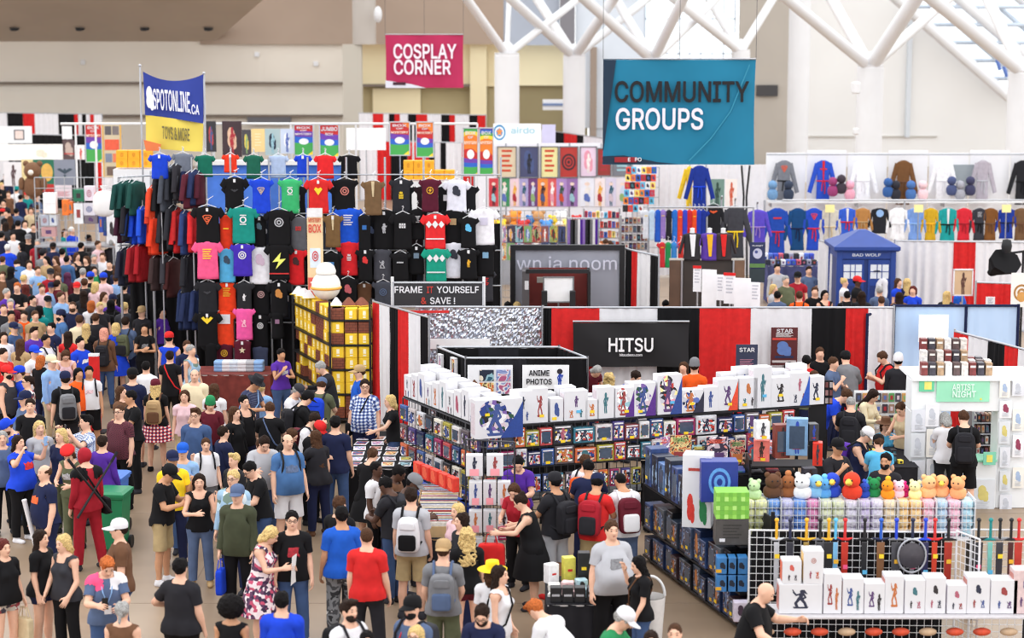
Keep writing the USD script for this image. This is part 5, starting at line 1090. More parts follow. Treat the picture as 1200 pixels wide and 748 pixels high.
for i,(u,w,k) in enumerate(((.42,.68,3),(.80,.68,4),(.42,.22,2),(.80,.22,4),(.14,.30,6))):
 v,f = flat(sbox(-.125,-.10,.125,.10) if i < 4 else poly((-.09,-.15),(-.1,.0),(0,.12),(.1,0),(.09,-.15)),.006).arrays(); obj('picture',(v + np.array([(u - .5) * .78,-.02,w * .5]),f),artmat([3,4,2,4,6][i],5.0) if i < 4 else mat((110,70,50),.7,0,.2,9.,'print'),t)
t = poster('white sign reading ANIME PHOTOS with a small blue figure',612,428,667,456,34.9,(244,243,245),(('figure',(40,70,170),.80,.42,.22,.62),('disc',(40,34,44),.80,.74,.12,.22)),texts=(('ANIME',(30,28,36),.36,.56,.44,.22),('PHOTOS',(30,28,36),.36,.20,.54,.22)),cat='sign',name='sign_board')
obj('stand_leg',MB().tube([(0,.03,0),(0,.03,-1.9)],.02,6),blackmetal,t)
# ------------------------------------------------------------------ figure stall: long shelf of boxed figures
FA,FB = np.array([-.45,31.5]),np.array([4.95,33.3]); FC = np.array([-1.85,34.2]); fd = (FB - FA) / np.linalg.norm(FB - FA); fn = np.array([fd[1],-fd[0]]); fang = math.degrees(math.atan2(fd[1],fd[0])); FL = np.linalg.norm(FB - FA)
sd = (FA - FC) / np.linalg.norm(FA - FC); sang = math.degrees(math.atan2(sd[1],sd[0])); SL = np.linalg.norm(FA - FC); sn = np.array([sd[1],-sd[0]])
def fpos(px,d): x = at_y(px,480,d)[0]; return FA + fd * ((np.array([x,d]) - FA) @ fd)
grid_panel('grid_panel','black grid wall along the front of the figure stall',FA + fn * -.02,FA + fd * 2.6,.25,1.76,wire,.12); grid_panel('grid_panel','black grid wall on the aisle side of the figure stall',FC,FA,.25,1.72,wire,.12)
unit = thing('shelf_unit','long black shelf of the figure stall carrying white boxes','shelf',(0,0,0))
for z in (.55,1.08,1.40,1.76):
 c = (FA + FB) / 2 - fn * .26; obj('shelf_board',MB().box((c[0],c[1],z - .02),(FL,.5,.03),fang),blackmetal,unit); c = (FA + FC) / 2 - sn * .26; obj('shelf_board',MB().box((c[0],c[1],z - .022),(SL,.5,.03),sang),blackmetal,unit)
for s in np.linspace(0,FL,6): p = FA + fd * s - fn * .5; obj('upright',MB().box((*p,.95),(.05,.05,1.9)),blackmetal,unit)
FIGP = ['figure','pose','splash','figure','pose']
def acc(i): return [(40,44,66),(150,60,60),(60,80,140),(90,60,110),(190,110,60),(60,110,120),(46,40,44),(170,90,110)][i % 8]
white_n = [0]
def figbox(where,p,w,dp,h,z,rz,i,big=False,blade=None,sticker=None):
 k = white_n[0]; white_n[0] += 1
 pr = [(FIGP[i % 5],acc(i),.5 if not big else .42,.5,.5,.6)] if i % 3 else [(FIGP[i % 5],acc(i),.5,.64,.3,.34),('pose',acc(i + 1),.3,.24,.22,.24),('figure',acc(i + 2),.7,.24,.22,.24)]
 if big: pr = [('splash',busy(i,16),.45,.52,.95,.85),('pose',acc(i + 3),.42,.5,.5,.8)]
 if blade: pr.append(('blade',blade,.5,.5,1,1))
 return prod_box(where,(p[0],p[1],z),(w,dp,h),rz,None,pr,sticker,'figure_box','box','white figure boxes of the figure stall',side=(212,200,206) if i % 2 else None)
EMB['blade'] = lambda: poly((.02,-.5),(.5,-.5),(.5,.42),(.36,.10)).buffer(0)
toprow = [(606,24,40,0),(626,20,42,0),(646,16,28,0),(669,30,36,0),(688,18,24,0),(704,22,38,0),(727,24,36,1),(751,28,40,1),(781,31,48,1),(808,30,28,1),(830,20,30,0),(851,26,38,0),(876,24,38,0),(893,24,50,0),(915,26,36,0),(938,26,40,0),(958,22,34,0)]
for i,(px,w,h,big) in enumerate(toprow):
 d0 = 31.9 + (px - 570) * .0036; p = fpos(px,d0) - fn * .14; bl = {6: (84,40,130),7: (84,40,130),8: (44,70,140),9: (40,40,60),11: (220,70,40),15: (30,80,180)}.get(i)
 figbox('white figure box, %s from left on the figure stall\'s front top shelf' % ordinal(i),p,w * d0 / FPX,.22,h * d0 / FPX,1.76,fang,i,big,bl,[None,('yellow',.6,.2),('yellow',.3,.15),('sky',.6,.3),('yellow',.5,.4)][i % 5])
for i,px in enumerate((612,632,656,680,712,740,762,850,868,888,912,934)):
 d0 = 32.3 + (px - 570) * .0036; p = fpos(px,d0) - fn * .42; figbox('plain white figure box standing behind, %s in the back row' % ordinal(i),p,.30,.22,(.34 if i < 6 else .48) + .08 * (i % 3),1.76,fang,i + 2)
for i,(px,py,w,h) in enumerate(((787,440,20,26),(868,434,17,22),(882,436,14,22),(900,432,22,24),(925,440,18,22))):
 q = at_y(px,py + h,33.6); figbox('white figure box stacked high at the right of the long shelf, %s from left' % ordinal(i),(q[0],33.6),w * 33.6 / FPX,.2,h * 33.6 / FPX,q[2],fang,i + 4)
nS = 11
for i in range(nS):
 s = SL * (i + .45) / nS; p = FC + sd * s - sn * .13; figbox('white figure box on the aisle side top shelf, %s from far end' % ordinal(i),p,SL / nS * .9,.22,.40 + .12 * ((i * 7) % 3) / 2,1.72,sang,i)
for i in range(8):
 s = SL * (i + .6) / 8.2; p = FC + sd * s - sn * .42; figbox('plain white carton behind the aisle side boxes, %s from far end' % ordinal(i),p,.30,.26,.56 - .02 * i,1.72,sang,i + 1)
q = at_y(573,515,31.4); figbox('very large white figure box with a blue blade at the stall corner',(q[0] + .12,31.55),.78,.26,.62,1.60,fang,7,True,(36,66,140),('yellow',.25,.62))
figbox('white figure box with a dark armoured figure beside the corner box',(at_y(601,500,31.3)[0],31.62),.26,.2,.40,1.60,fang,3)
# second and third shelf fronts: coloured packages
PK = [(60,90,150),(150,40,90),(210,206,206),(190,180,180),(180,70,70),(90,80,84),(200,200,206),(40,60,110),(70,60,120),(40,40,46),(200,100,60),(24,30,70),(220,214,200),(120,50,56),(50,110,130),(160,150,60)]
k = 0
for r,(z,h) in enumerate(((1.40,.31),(1.08,.29))):
 s = .05 + .03 * r
 while s < 5.2:
  w = [.20,.24,.38,.26,.22,.30,.18,.34][(k * 3 + r) % 8]; p = FA + fd * (s + w / 2) - fn * .06; c = PK[(k * 5 + r * 3) % 16]
  prod_box('%s toy package, %s from left on the figure stall\'s %s shelf' % (cname(c),ordinal(int(s * 5.6)),['second','third'][r]),(p[0],p[1],z),(w * .95,.16,h * (.8 + .2 * ((k * 7) % 3) / 2)),fang,mat(c,.45,0,.2,12.,'card'),[('square',busy(k,30),.5,.45,1.0,.8),(FIGP[k % 5],acc(k + 2),.5,.5,.5,.7),('bar','white',.5,.90,.8,.4)],('yellow',.5,.16) if k % 2 else None,'toy_package','box','coloured toy packages on the figure stall',window=k % 3 == 1)
  s += w; k += 1
for i in range(25):
 s = .12 + i * .19; p = FA + fd * s - fn * .02; c = PK[(i * 7 + 4) % 16]; prod_box('%s hanging toy pack, %s from left on the front grid' % (cname(c),ordinal(i)),(p[0],p[1] - .03,.66),(.15,.05,.28),fang,mat(c,.4,0,.25,10.,'card'),[('square',busy(i,34),.5,.5,1.05,1.0),('figure',acc(i),.5,.45,.5,.7)],None,'toy_package','box','toy packs hung on the front grid')
for r in range(4):
 for i in range(9):
  s = SL * (i + .5) / 9; p = FC + sd * s + sn * .05; c = PK[(i * 3 + r * 5) % 16] if r < 3 else (30,60,150); prod_box('%s blister pack, %s along row %s of the aisle side grid' % (cname(c),ordinal(i),['one','two','three','four'][r]),(p[0],p[1],1.36 - r * .33),(SL / 9 * .8,.06,.26),sang,mat(c,.35,0,.35,9.,'card'),[('square',busy(i + r * 3,34),.5,.45,1.0,.9),(FIGP[(i + r) % 5],acc(i * 2 + r),.5,.45,.5,.7)],('yellow',.4,.2) if (i + r) % 4 == 0 else None,'blister_pack','toy pack','blister packs on the aisle side grid',window=(i + r) % 3 == 0)
# magazines and manga standing on the right part
table('black display table with magazines in front of the figure stall',at_y(755,540,32)[0],at_y(930,540,32)[0],31.7,32.7,.95,blackmetal,cloth('black'))
for i,(px,w,h,c) in enumerate(((775,25,34,1),(799,26,36,2),(821,18,24,3),(842,26,34,6),(866,18,30,5),(889,22,44,0),(906,14,30,4))):
 q = at_y(px,543,32.2); prod_box('%s picture book standing on the black display table' % ['rainbow lettered','pale flowered','small blue','cream illustrated','dark red','white and red striped','slim lilac'][i],(q[0],32.45,.95),(w * 32.2 / FPX,.03,h * 32.2 / FPX),3,artmat(c,9.0),[('square',acc(i),.5,.28,.8,.4),('lines',[(240,90,60),(90,160,90),(250,220,90)][i % 3],.5,.84,.9,.16)],('yellow',.6,.15) if i in (4,5) else None,'picture_book','book')
for i in range(16):
 px = 765 + (i % 8) * 20; q = at_y(px,548,32); prod_box('flat %s magazine lying on the black display table, %s %s' % (['white','blue','grey','red'][i % 4],ordinal(i % 8),'at the front' if i < 8 else 'at the back'),(q[0],31.9 + .22 * (i // 8),.955),(.20,.18,.02 + .01 * (i % 3)),(i * 13) % 20 - 10,mat([(236,234,236),(50,80,150),(150,150,156),(180,50,50)][i % 4],.4,0,.2,14.,'card'),[('square',acc(i),.5,.5,.7,.7)],None,'magazine','magazine','magazines lying on the display table')
# end stand near the viewer: white packs with pink tags on a grid
EA,EB = np.array([at_y(546,600,29.2)[0],29.2]),np.array([at_y(603,600,29.0)[0],29.0])
grid_panel('grid_panel','black wire stand holding white packs with pink tags',EA,EB,.05,2.05,wire,.10)
for r,(y0,y1,n) in enumerate(((531,557,2),(562,591,3),(596,623,3),(628,650,2))):
 for i in range(n):
  px = 549 + 50 * (i + .5) / n if n == 3 else 556 + 24 * i; q = at_y(px,y1,29.0); w = 15.5 * 29 / FPX if n == 3 else .24; c = (240,238,240)
  prod_box('white figure pack with pink tag, %s in row %s of the wire stand' % (['left','middle','right'][i],['one','two','three','four'][r]),(q[0],28.98 + .02 * (i % 2),q[2]),(w,.14,(y1 - y0) * 29 / FPX),0,None,[('figure',acc(i + r * 2),.5,.52,.5,.72)],None,'figure_pack','box','white packs on the wire stand')
  t = stage.GetPrimAtPath('/World/figure_pack' + ('' if _count[('/World','figure_pack')] == 1 else '_%03d' % (_count[('/World','figure_pack')] - 1)))
  obj('pink_tag',MB().box((.0,-.08,.06),(w * .55,.004,.10)),mat((246,160,170),.6,0,0,name='sticker'),t)
prod_box('folded magenta cloth pack low on the wire stand',(at_y(594,642,28.9)[0],28.95,.62),(.26,.12,.2),0,mat((170,40,90),.8,0,.1,9.,'card'),[('bar','white',.5,.2,.8,.3)],None,'cloth_pack','pack')
# comic bins in the aisle
table('low table of comic bins between the aisle and the wire stand',-1.45,-.72,28.6,31.2,.72,mat((190,160,120),.8,0,.1,9.,'wood'),cloth('charcoal'))
for i in range(7):
 t = thing('comic_bin','cardboard bin of bagged comics on the low table, %s from the front' % ordinal(i),'bin',(-1.1,28.82 + i * .36,.725),group='comic bins on the low table'); m = MB()
 for c,s in (((0,-.16,.08),(.62,.012,.16)),((0,.16,.10),(.62,.012,.20)),((-.31,0,.08),(.012,.32,.16)),((.31,0,.08),(.012,.32,.16)),((0,0,.006),(.62,.32,.012))): m.box(c,s)
 obj('carton',m,mat((196,164,120),.8,0,.08,9.,'cardboard'),t)
 for k in range(6): obj('comic',MB().box((0,-.125 + .05 * k,.12),(.56,.012,.19)),mat([(226,222,216),(200,190,180),(170,60,60),(230,230,236),(80,110,160),(220,200,150)][(k + i) % 6],.5,0,.15,20.,'card'),t)
for i in range(12):
 c = [(226,60,44),(30,70,170)][0 if i < 5 else 1]; q = at_y(500 + (i % 6) * 10 + (4 if i >= 5 else 0),540,31.3 - .25 * (i % 6)); prod_box('%s folded toy shirt pack hung low at the stall corner, %s' % (['red','blue'][0 if i < 5 else 1],ordinal(i % 6 if i < 5 else i - 5)),(q[0] - .12,q[1],1.02 if i < 5 else .70),(.24,.10,.22),sang,mat(c,.7,0,.15,9.,'card'),[('ring','white',.5,.55,.5,.5)] if i >= 5 else [('splash',(250,110,80),.5,.5,.8,.8)],None,'shirt_pack','pack','folded packs at the stall corner')
# artist's tables with papers
table('black covered table of prints beside the plaid shirted keeper',-2.75,-1.72,33.0,36.0,.76,white,cloth('black'))
for i in range(22):
 x,y = -2.62 + .28 * (i % 4),33.25 + .42 * (i // 4); prod_box('%s art print lying on the black covered table, row %s, place %s' % (['pale lilac','white and red','grey','white'][i % 4],['one','two','three','four','five','six'][i // 4],['one','two','three','four'][i % 4]),(x,y,.768),(.22,.30,.012),(i * 29) % 16 - 8,paperm,[('square',acc(i),.5,.5,.01,.01)],None,'art_print','print','art prints on the black covered table')
 t = '/World/art_print' + ('' if i == 0 else '_%03d' % i); obj('picture',MB().box((0,0,.014),(.17,.23,.004)),artmat(i % 8,8.0),t)
# ------------------------------------------------------------------ toy shelf in the middle foreground
TA,TB = np.array([2.0,30.0]),np.array([3.0,26.5]); td = (TB - TA) / np.linalg.norm(TB - TA); TL = np.linalg.norm(TB - TA); tn = np.array([td[1],-td[0]]); tang = math.degrees(math.atan2(td[1],td[0]))
unit = thing('shelf_unit','tall black shelf packed with dark toy boxes beside the seated shopper','shelf',(0,0,0))
for z in (.10,.55,1.0,1.20):
 zz = z if z != 1.0 else .98; c = (TA + TB) / 2 - tn * .28
 if z == 1.0: continue
 obj('shelf_board',MB().box((c[0],c[1],zz - .02),(TL + .2,.55,.03),tang),blackmetal,unit)
c = (TA + TB) / 2 - tn * .53; obj('back_panel',MB().box((c[0],c[1],.75),(TL + .2,.03,1.5),tang),blackmetal,unit)
for s in (0,TL / 2,TL): p = TA + td * s - tn * .5; obj('upright',MB().box((*p,.8),(.05,.05,1.6)),blackmetal,unit)
TC = [(30,36,56),(44,66,110),(28,28,34),(70,84,110),(60,40,44),(50,60,76),(36,50,84),(84,88,96)]
for r,(z,h,n) in enumerate(((.10,.38,13),(.55,.46,13))):
 for i in range(n):
  s = TL * (i + .5) / n; p = TA + td * s - tn * (.12 + .03 * (i % 2)); c = TC[(i * 3 + r) % 8]
  prod_box('%s toy box, %s from far on the %s shelf of the tall unit' % (cname(c),ordinal(i),['bottom','middle'][r]),(p[0],p[1],z),(TL / n * .93,.26,h * (.82 + .18 * ((i * 5) % 4) / 3)),tang,mat(c,.3,0,.35,10.,'card'),[('square',pattern_mat('cells',[c,(20,22,32),(84,110,150),(30,36,60),(160,170,190),(16,18,26),(110,60,44)],30.0,.3),.5,.5,1.0,1.0),(FIGP[i % 5],[(150,160,180),(190,120,70),(90,110,150)][i % 3],.5,.55,.5,.62)],('gold',.5,.18) if i % 2 else ('yellow',.4,.3),'toy_box','box','dark toy boxes on the tall toy shelf',window=i % 3 == 0)
for i in range(9):
 s = TL * (i + .4) / 13; p = TA + td * s - tn * .14; c = [(50,70,120),(36,40,60),(90,120,170),(40,44,56)][i % 4]; prod_box('%s tall figure box, %s from far on the top of the toy unit' % (cname(c),ordinal(i)),(p[0],p[1],1.20),(TL / 13 * .92,.28,.58 - .06 * (i % 3)),tang,mat(c,.3,0,.3,9.,'card'),[('square',pattern_mat('cells',[c,(110,140,180),(150,176,206),(60,80,120),c],14.0,.3),.5,.5,1.0,1.0),('figure',(24,24,30),.5,.5,.8,.8)],('yellow',.3,.2) if i % 3 == 0 else None,'toy_box','box','figure boxes on top of the tall toy shelf',window=i % 2 == 0)
q = at_y(818,640,27.4); prod_box('tall white toy box with red and green pictures on the toy unit',(q[0],27.5,1.20),(.40,.3,1.02),tang + 62,paperm,[('splash',(206,50,40),.3,.25,.34,.4),('splash',(30,120,70),.72,.25,.34,.44),('bar',(180,60,50),.5,.8,.6,.2)],None,'toy_box','box')
q = at_y(848,600,27.0); prod_box('dark blue toy box with pale arc on the toy unit',(q[0] - .05,27.25,1.62),(.50,.3,.56),0,mat((34,52,140),.4,0,.05,name='card'),[('ring',(90,150,220),.5,.5,.6,.7)],None,'toy_box','box')
gx0 = at_y(857,650,26.5)[0]; prod_box('dark grey carton under the green pixel box',(gx0,26.6,1.20),(.44,.34,.35),0,mat((74,70,68),.6,0,.15,9.,'card'),[('lines',(50,48,46),.5,.5,.7,.6)],('white',.2,.2),'carton','box')
t = prod_box('bright green box with pixel pattern on the grey carton',(gx0,26.6,1.555),(.44,.34,.36),0,mat((128,190,70),.6,0,.05,name='card'),[],None,'green_box','box');
for k,c in enumerate(((150,210,90),(112,178,64),(176,224,120))):
 m = MB()
 for i in range(8):
  for j in range(6):
   if (i * 5 + j * 3 + i * j) % 4 == k: m.box((-.1925 + .055 * i,-.172,.03 + .06 * j),(.053,.004,.058))
 obj('pixel_print',m,mat(c,.6,0,0,name='print'),t)
for i in range(3):
 for j in range(2): prod_box('blue vehicle toy box on the toy unit\'s end, %s stack, %s' % (['left','middle','right'][i],['lower','upper'][j]),(at_y(846 + 11 * i,690,26.3)[0],26.32,.62 + .24 * j),(.16,.2,.225),0,mat((56,120,180),.4,0,.15,9.,'card'),[('splash',(20,30,50),.5,.5,.6,.4)],('gold',.15,.2) if i == 0 else None,'toy_box','box','blue vehicle toy boxes')
prod_box('small pink and black toy box low at the end of the toy unit',(at_y(868,720,26.0)[0],26.0,.30),(.2,.16,.26),0,mat((200,190,206),.5,0,.2,9.,'card'),[('splash',(60,40,60),.5,.55,.6,.6)],None,'toy_box','box')
# low table with packs in the foreground
table('low table crowded with small goods in front of the large grey shirted shopper',.45,1.75,25.3,26.6,.72,paperm,cloth('charcoal'))
for i in range(7): prod_box('black lettered tin on the edge of the low goods table, %s from left' % ordinal(i),(.56 + i * .155,25.42,.725),(.14,.14,.20),0,mat((30,30,34),.4,0,.1,name='card'),[('bar','lightgrey',.5,.5,.7,.7)],None,'tin','tin','black tins on the low goods table')
for i in range(18):
 x,y = .55 + .18 * (i % 6),25.65 + .22 * (i // 6); c = [(232,230,226),(200,214,160),(240,236,240),(250,220,120),(180,210,220),(226,190,190)][(i * 5) % 6]
 prod_box('%s small pack on the low goods table, row %s, place %s' % (cname(c),['one','two','three'][i // 6],ordinal(i % 6)),(x,y,.725),(.15,.13,.05 + .03 * (i % 4)),(i * 31) % 40 - 20,mat(c,.5,0,.2,14.,'card'),[('splash',acc(i),.5,.5,.6,.6)],None,'small_pack','pack','small packs on the low goods table')
for i,(x,y,h,c) in enumerate(((.95,26.3,.42,(30,30,34)),(1.15,26.2,.38,(40,40,44)),(.75,26.35,.34,(214,206,90)),(1.5,26.1,.30,(150,200,190)),(.52,26.3,.26,(240,240,244)))):
 prod_box('%s upright carton at the back of the low goods table' % ['black','charcoal','yellow-green','pale teal','white'][i],(x,y,.725),(.16,.14,h),8 * i,mat(c,.4,0,.1,name='card'),[('bar','yellow' if i < 2 else 'red',.5,.5,.4,.5)],None,'carton','box')
t = thing('basket_handle','white hooped basket with goods beside the low table','basket',(1.78,25.6,.0)); a = np.linspace(0,math.pi,15); obj('hoop',tube(np.stack([.19 * np.cos(a),0 * a,.75 + .26 * np.sin(a)],1),.018,8),white,t,True); obj('basket_body',MB().lathe([(.15,.02),(.2,.74),(.19,.75),(.14,.04)],16),mat((220,216,214),.5,0,.05,name='plastic'),t,True)
# ------------------------------------------------------------------ sword stand and white boxes at the lower right
gridm = whitewire; y0 = 25.75
g1 = grid_panel('grid_panel','white wire grid hung with toy swords',(at_y(878,650,y0)[0],y0),(at_y(1118,650,y0)[0],y0 - .12),.05,1.58,gridm,.095,.0035); grid_panel('grid_panel','white wire grid with dark blades at the right edge',(at_y(1137,650,y0)[0],y0 - .05),(at_y(1235,650,y0)[0],y0 - .1),.05,1.60,gridm,.095,.0035)
grid_panel('grid_panel','short white wire grid turned edge-on between the sword grids',(at_y(1118,650,y0)[0],y0 - .12),(at_y(1136,650,y0)[0],y0 - .55),.05,1.6,gridm,.095,.0035)
obj('dark_backing',curtain((.05,.30),(2.55,.30),.05,1.52,3,.03),cloth('black'),g1,40)
SW = [(909,'gold',(200,200,206),'silver'),(925,'navy',(60,60,70),'charcoal'),(944,'gold',(170,140,70),'gold'),(960,'black',(70,70,76),'grey'),(970,'gold',(40,40,44),'gold'),(978,'sky',(120,180,220),'navy'),(989,'red',(190,50,34),'red'),(1012,'black',(36,36,40),'black'),(1031,'blue',(130,90,60),'navy'),(1049,'royal',(74,74,80),'grey'),(1068,'navy',(150,150,158),'silver'),(1083,'royal',(50,50,90),'royal'),(1094,'red',(206,64,40),'red'),(1110,'black',(170,50,36),'black'),(1145,'black',(44,44,50),'black'),(1159,'teal',(120,190,180),'teal'),(1170,'black',(60,60,66),'grey'),(1183,'black',(80,40,40),'charcoal'),(1192,'red',(190,60,50),'red')]
for i,(px,hc,bc,gc) in enumerate(SW):
 q = at_y(px,640,y0 - .10); t = thing('toy_sword','toy sword, %s grip and %s blade, %s from left on the grid' % (cname(hc),cname(bc),ordinal(i)),'toy sword',(q[0],y0 - .15,1.50),0,'toy swords hung on the wire grids')
 L = .62 + .1 * (i % 3); w = [.03,.045,.035,.05,.06][i % 5]; obj('blade',moved(flat(poly((-w,-.04),(w,-.04),(w * .8,-L),(0,-L - .1),(-w * .8,-L)),.018),(0,0,0)),mat(bc,.35,.3,.1,9.,'blade'),t)
 m = MB(); m.tube([(0,-.01,.0),(0,-.01,.24)],[.020,.018],8); m.tm(trimesh.creation.icosphere(1,.03).apply_translation((0,-.01,.255))); obj('grip',m,mat(COL[hc],.5,0,.1,20.,'grip'),t,True)
 m = MB(); m.tube([(-.10 - .01 * (i % 3),-.01,.02 - .03 * (i % 2)),(-.04,-.01,0),(.04,-.01,0),(.10 + .01 * (i % 3),-.01,.02 - .03 * (i % 2))],[.008,.02,.02,.008],6); obj('guard',m,mat(COL[gc],.4,.4,.1,9.,'guard'),t,True)
 obj('price_tag',MB().box((.01,-.03,-.22 - .07 * (i % 4)),(.06,.004,.055)),mat(COL[['yellow','gold','hotpink','sky'][i % 4]],.6,0,0,name='sticker'),t)
t = thing('toy_shield','round silver and dark toy guard hung among the swords','toy shield',(at_y(1068,655,y0 - .2)[0],y0 - .22,1.30)); obj('shield_plate',MB().lathe([(0,0),(.12,.02),(.18,.0),(.19,-.02),(0,-.02)],20).arrays()[0] @ RX(90).T * np.array([1,1,1.25]) if 0 else moved((MB().lathe([(0,.03),(.11,.02),(.17,.0)],20).arrays()[0] @ RX(90).T,MB().lathe([(0,.03),(.11,.02),(.17,.0)],20).arrays()[1]),(0,0,0)),mat((70,66,72),.4,.3,.1,name='shield'),t,True); a = np.arange(24) / 24 * 2 * math.pi; obj('shield_rim',tube(np.stack([.18 * np.cos(a),0 * a - .01,.22 * np.sin(a)],1),.014,6,True),metal,t,True)
table('long table under the row of white figure boxes at lower right',at_y(905,730,25)[0] - .1,6.6,24.75,25.35,.72,mat((200,196,200),.6,0,.05,name='laminate'),None)
WBX = [(936,53,37,734,0),(973,22,50,732,0),(997,26,44,730,0),(1022,25,38,730,0),(1045,23,47,728,0),(1069,25,42,727,0),(1093,25,45,726,0),(1118,24,36,725,0),(1143,28,46,724,0),(1173,33,42,722,0),(1198,30,54,722,1)]
for i,(px,w,h,yb,c) in enumerate(WBX):
 d0 = 25.0; q = at_y(px,yb,d0); s = d0 / FPX; pr = [('pose',acc(i),.5,.52,.5,.62)] if i in (0,4) else [('pose',acc(i),.36,.5,.4,.5),('figure',acc(i + 3),.72,.38,.34,.5)] if i in (1,2,3) else [('splash',acc(i),.5,.66,.3,.24),('figure',acc(i + 1),.32,.28,.2,.2),('pose',acc(i + 2),.70,.28,.24,.2)]
 prod_box('white boxed figure on the lower right table, %s from left' % ordinal(i),(q[0],d0,.725),(w * s * .98,.26,h * s),0,None if not c else mat((214,190,190),.5,0,.1,name='card'),pr,None,'figure_box','box','white figure boxes on the lower right table',side=(190,120,110) if i % 2 == 0 else (214,206,226))
q = at_y(926,697,25); prod_box('white figure box with orange side stacked at left on the big box',(q[0],25.0,.725 + 37 * 25 / FPX),(.24,.24,.30),0,None,[('splash',(200,90,80),.5,.68,.3,.26),('figure',(60,50,60),.35,.28,.2,.22),('pose',(60,50,60),.7,.28,.2,.22)],None,'figure_box','box',side=(226,110,80)); q = at_y(951,697,25); prod_box('tall white figure box with gold top stacked on the big box',(q[0],25.0,.725 + 37 * 25 / FPX),(.25,.25,.43),0,None,[('ring',(180,120,110),.5,.7,.26,.16),('figure',(150,70,90),.35,.28,.2,.2),('pose',(190,90,60),.7,.28,.22,.2)],None,'figure_box','box',side=(232,190,120))
lt = mat((196,70,40),.6,0,.3,8.,'red_goods')
for i in range(10):
 q = at_y(900 + 32 * i,748,24.6); t = thing('toy_mask','%s toy mask in the bin under the white boxes, %s from left' % ('red' if i % 3 else 'tan',ordinal(i)),'toy',(q[0],24.85,.50),0,'toy masks under the white boxes'); obj('mask_shell',trimesh.creation.icosphere(2,.075).apply_scale((1.5,.7,.7)),lt if i % 3 else mat((190,160,130),.6,0,.2,8.,'tan_goods'),t,True); obj('mask_band',tube([(-.11,.0,.0),(0,.06,.03),(.11,.0,.0)],.010,5),blackmetal,t)
# ------------------------------------------------------------------ plush bins behind the swords
bx0,bx1,by = at_y(866,610,27.4)[0],at_y(1138,610,27.2)[0],27.2
bin_ = thing('wire_bin','long white wire bin packed with pastel plush behind the swords','bin',(0,0,0))
m = MB()
for i in range(56): m.box((bx0 + (bx1 - bx0) * i / 55,by - .22,1.42),(.007,.007,.52))
for j in range(6): m.box(((bx0 + bx1) / 2,by - .225,1.17 + .10 * j),(bx1 - bx0,.007,.007))
tag(obj('wire_mesh',m,whitewire,bin_),kind='stuff')
obj('bin_floor',MB().box(((bx0 + bx1) / 2,by,1.14),(bx1 - bx0,.5,.03)),white,bin_); obj('bin_back',MB().box(((bx0 + bx1) / 2,by + .24,1.4),(bx1 - bx0,.02,.52)),white,bin_)
for k in range(7): x = bx0 + (bx1 - bx0) * k / 6; obj('divider',MB().box((x,by,1.42),(.012,.46,.54)),whitewire,bin_); obj('leg',MB().box((x,by,.56),(.04,.4,1.13)),blackmetal,bin_)
BC = [((232,232,180),(214,206,226)),((196,196,232),(120,160,226)),((222,226,196),(226,150,190)),((208,196,226),(226,220,236)),((246,214,160),(246,226,190)),((190,216,236),(246,196,214)),((170,210,234),(190,226,240))]
for k in range(6):
 for j in range(4):
  for i in range(3):
   w = (bx1 - bx0) / 6; c = BC[(k + (i == 2)) % 7][(i > 0) * 1 if k % 2 else (i > 1) * 1]
   t = thing('plush_roll','%s rolled plush, bin section %s, layer %s, place %s' % (cname(c),['one','two','three','four','five','six'][k],['one','two','three','four'][j],['one','two','three'][i]),'plush toy',(bx0 + w * (k + (i + .5) / 3),by - .04,1.165 + .125 * j),0,'rolled plush in the wire bin')
   obj('roll',rbox(0,0,.06,w / 3 * .98,.33,.13,e=.55),mat(c,.95,0,.06,20.,'plush'),t,True); obj('paw',rbox(.02 * (i - 1),-.165,.06,.07,.04,.06,e=.9),mat(tuple(int(x * .93) for x in c),.95,0,.06,20.,'plush'),t,True)
TP = [(884,576,17,(196,226,170),'ears'),(905,572,22,(96,62,40),'ears'),(924,574,20,(150,90,50),'pom'),(940,572,22,(238,238,240),'ears'),(956,568,21,(130,186,226),'beak'),(976,562,22,(40,70,190),'beak'),(998,566,24,(226,62,36),'beak'),(1013,562,14,(36,70,170),'pom'),(1025,564,17,(30,132,70),'ears'),(1040,562,17,(246,150,30),'pom'),(1053,566,15,(240,200,216),'ears'),(1061,566,12,(196,26,110),'pom'),(1072,566,16,(246,236,170),'ears'),(1088,568,20,(246,186,130),'ears'),(1104,566,20,(246,176,120),'beak'),(1122,568,20,(240,170,116),'ears'),(966,578,18,(90,160,226),'pom'),(912,584,18,(120,80,54),'pom')]
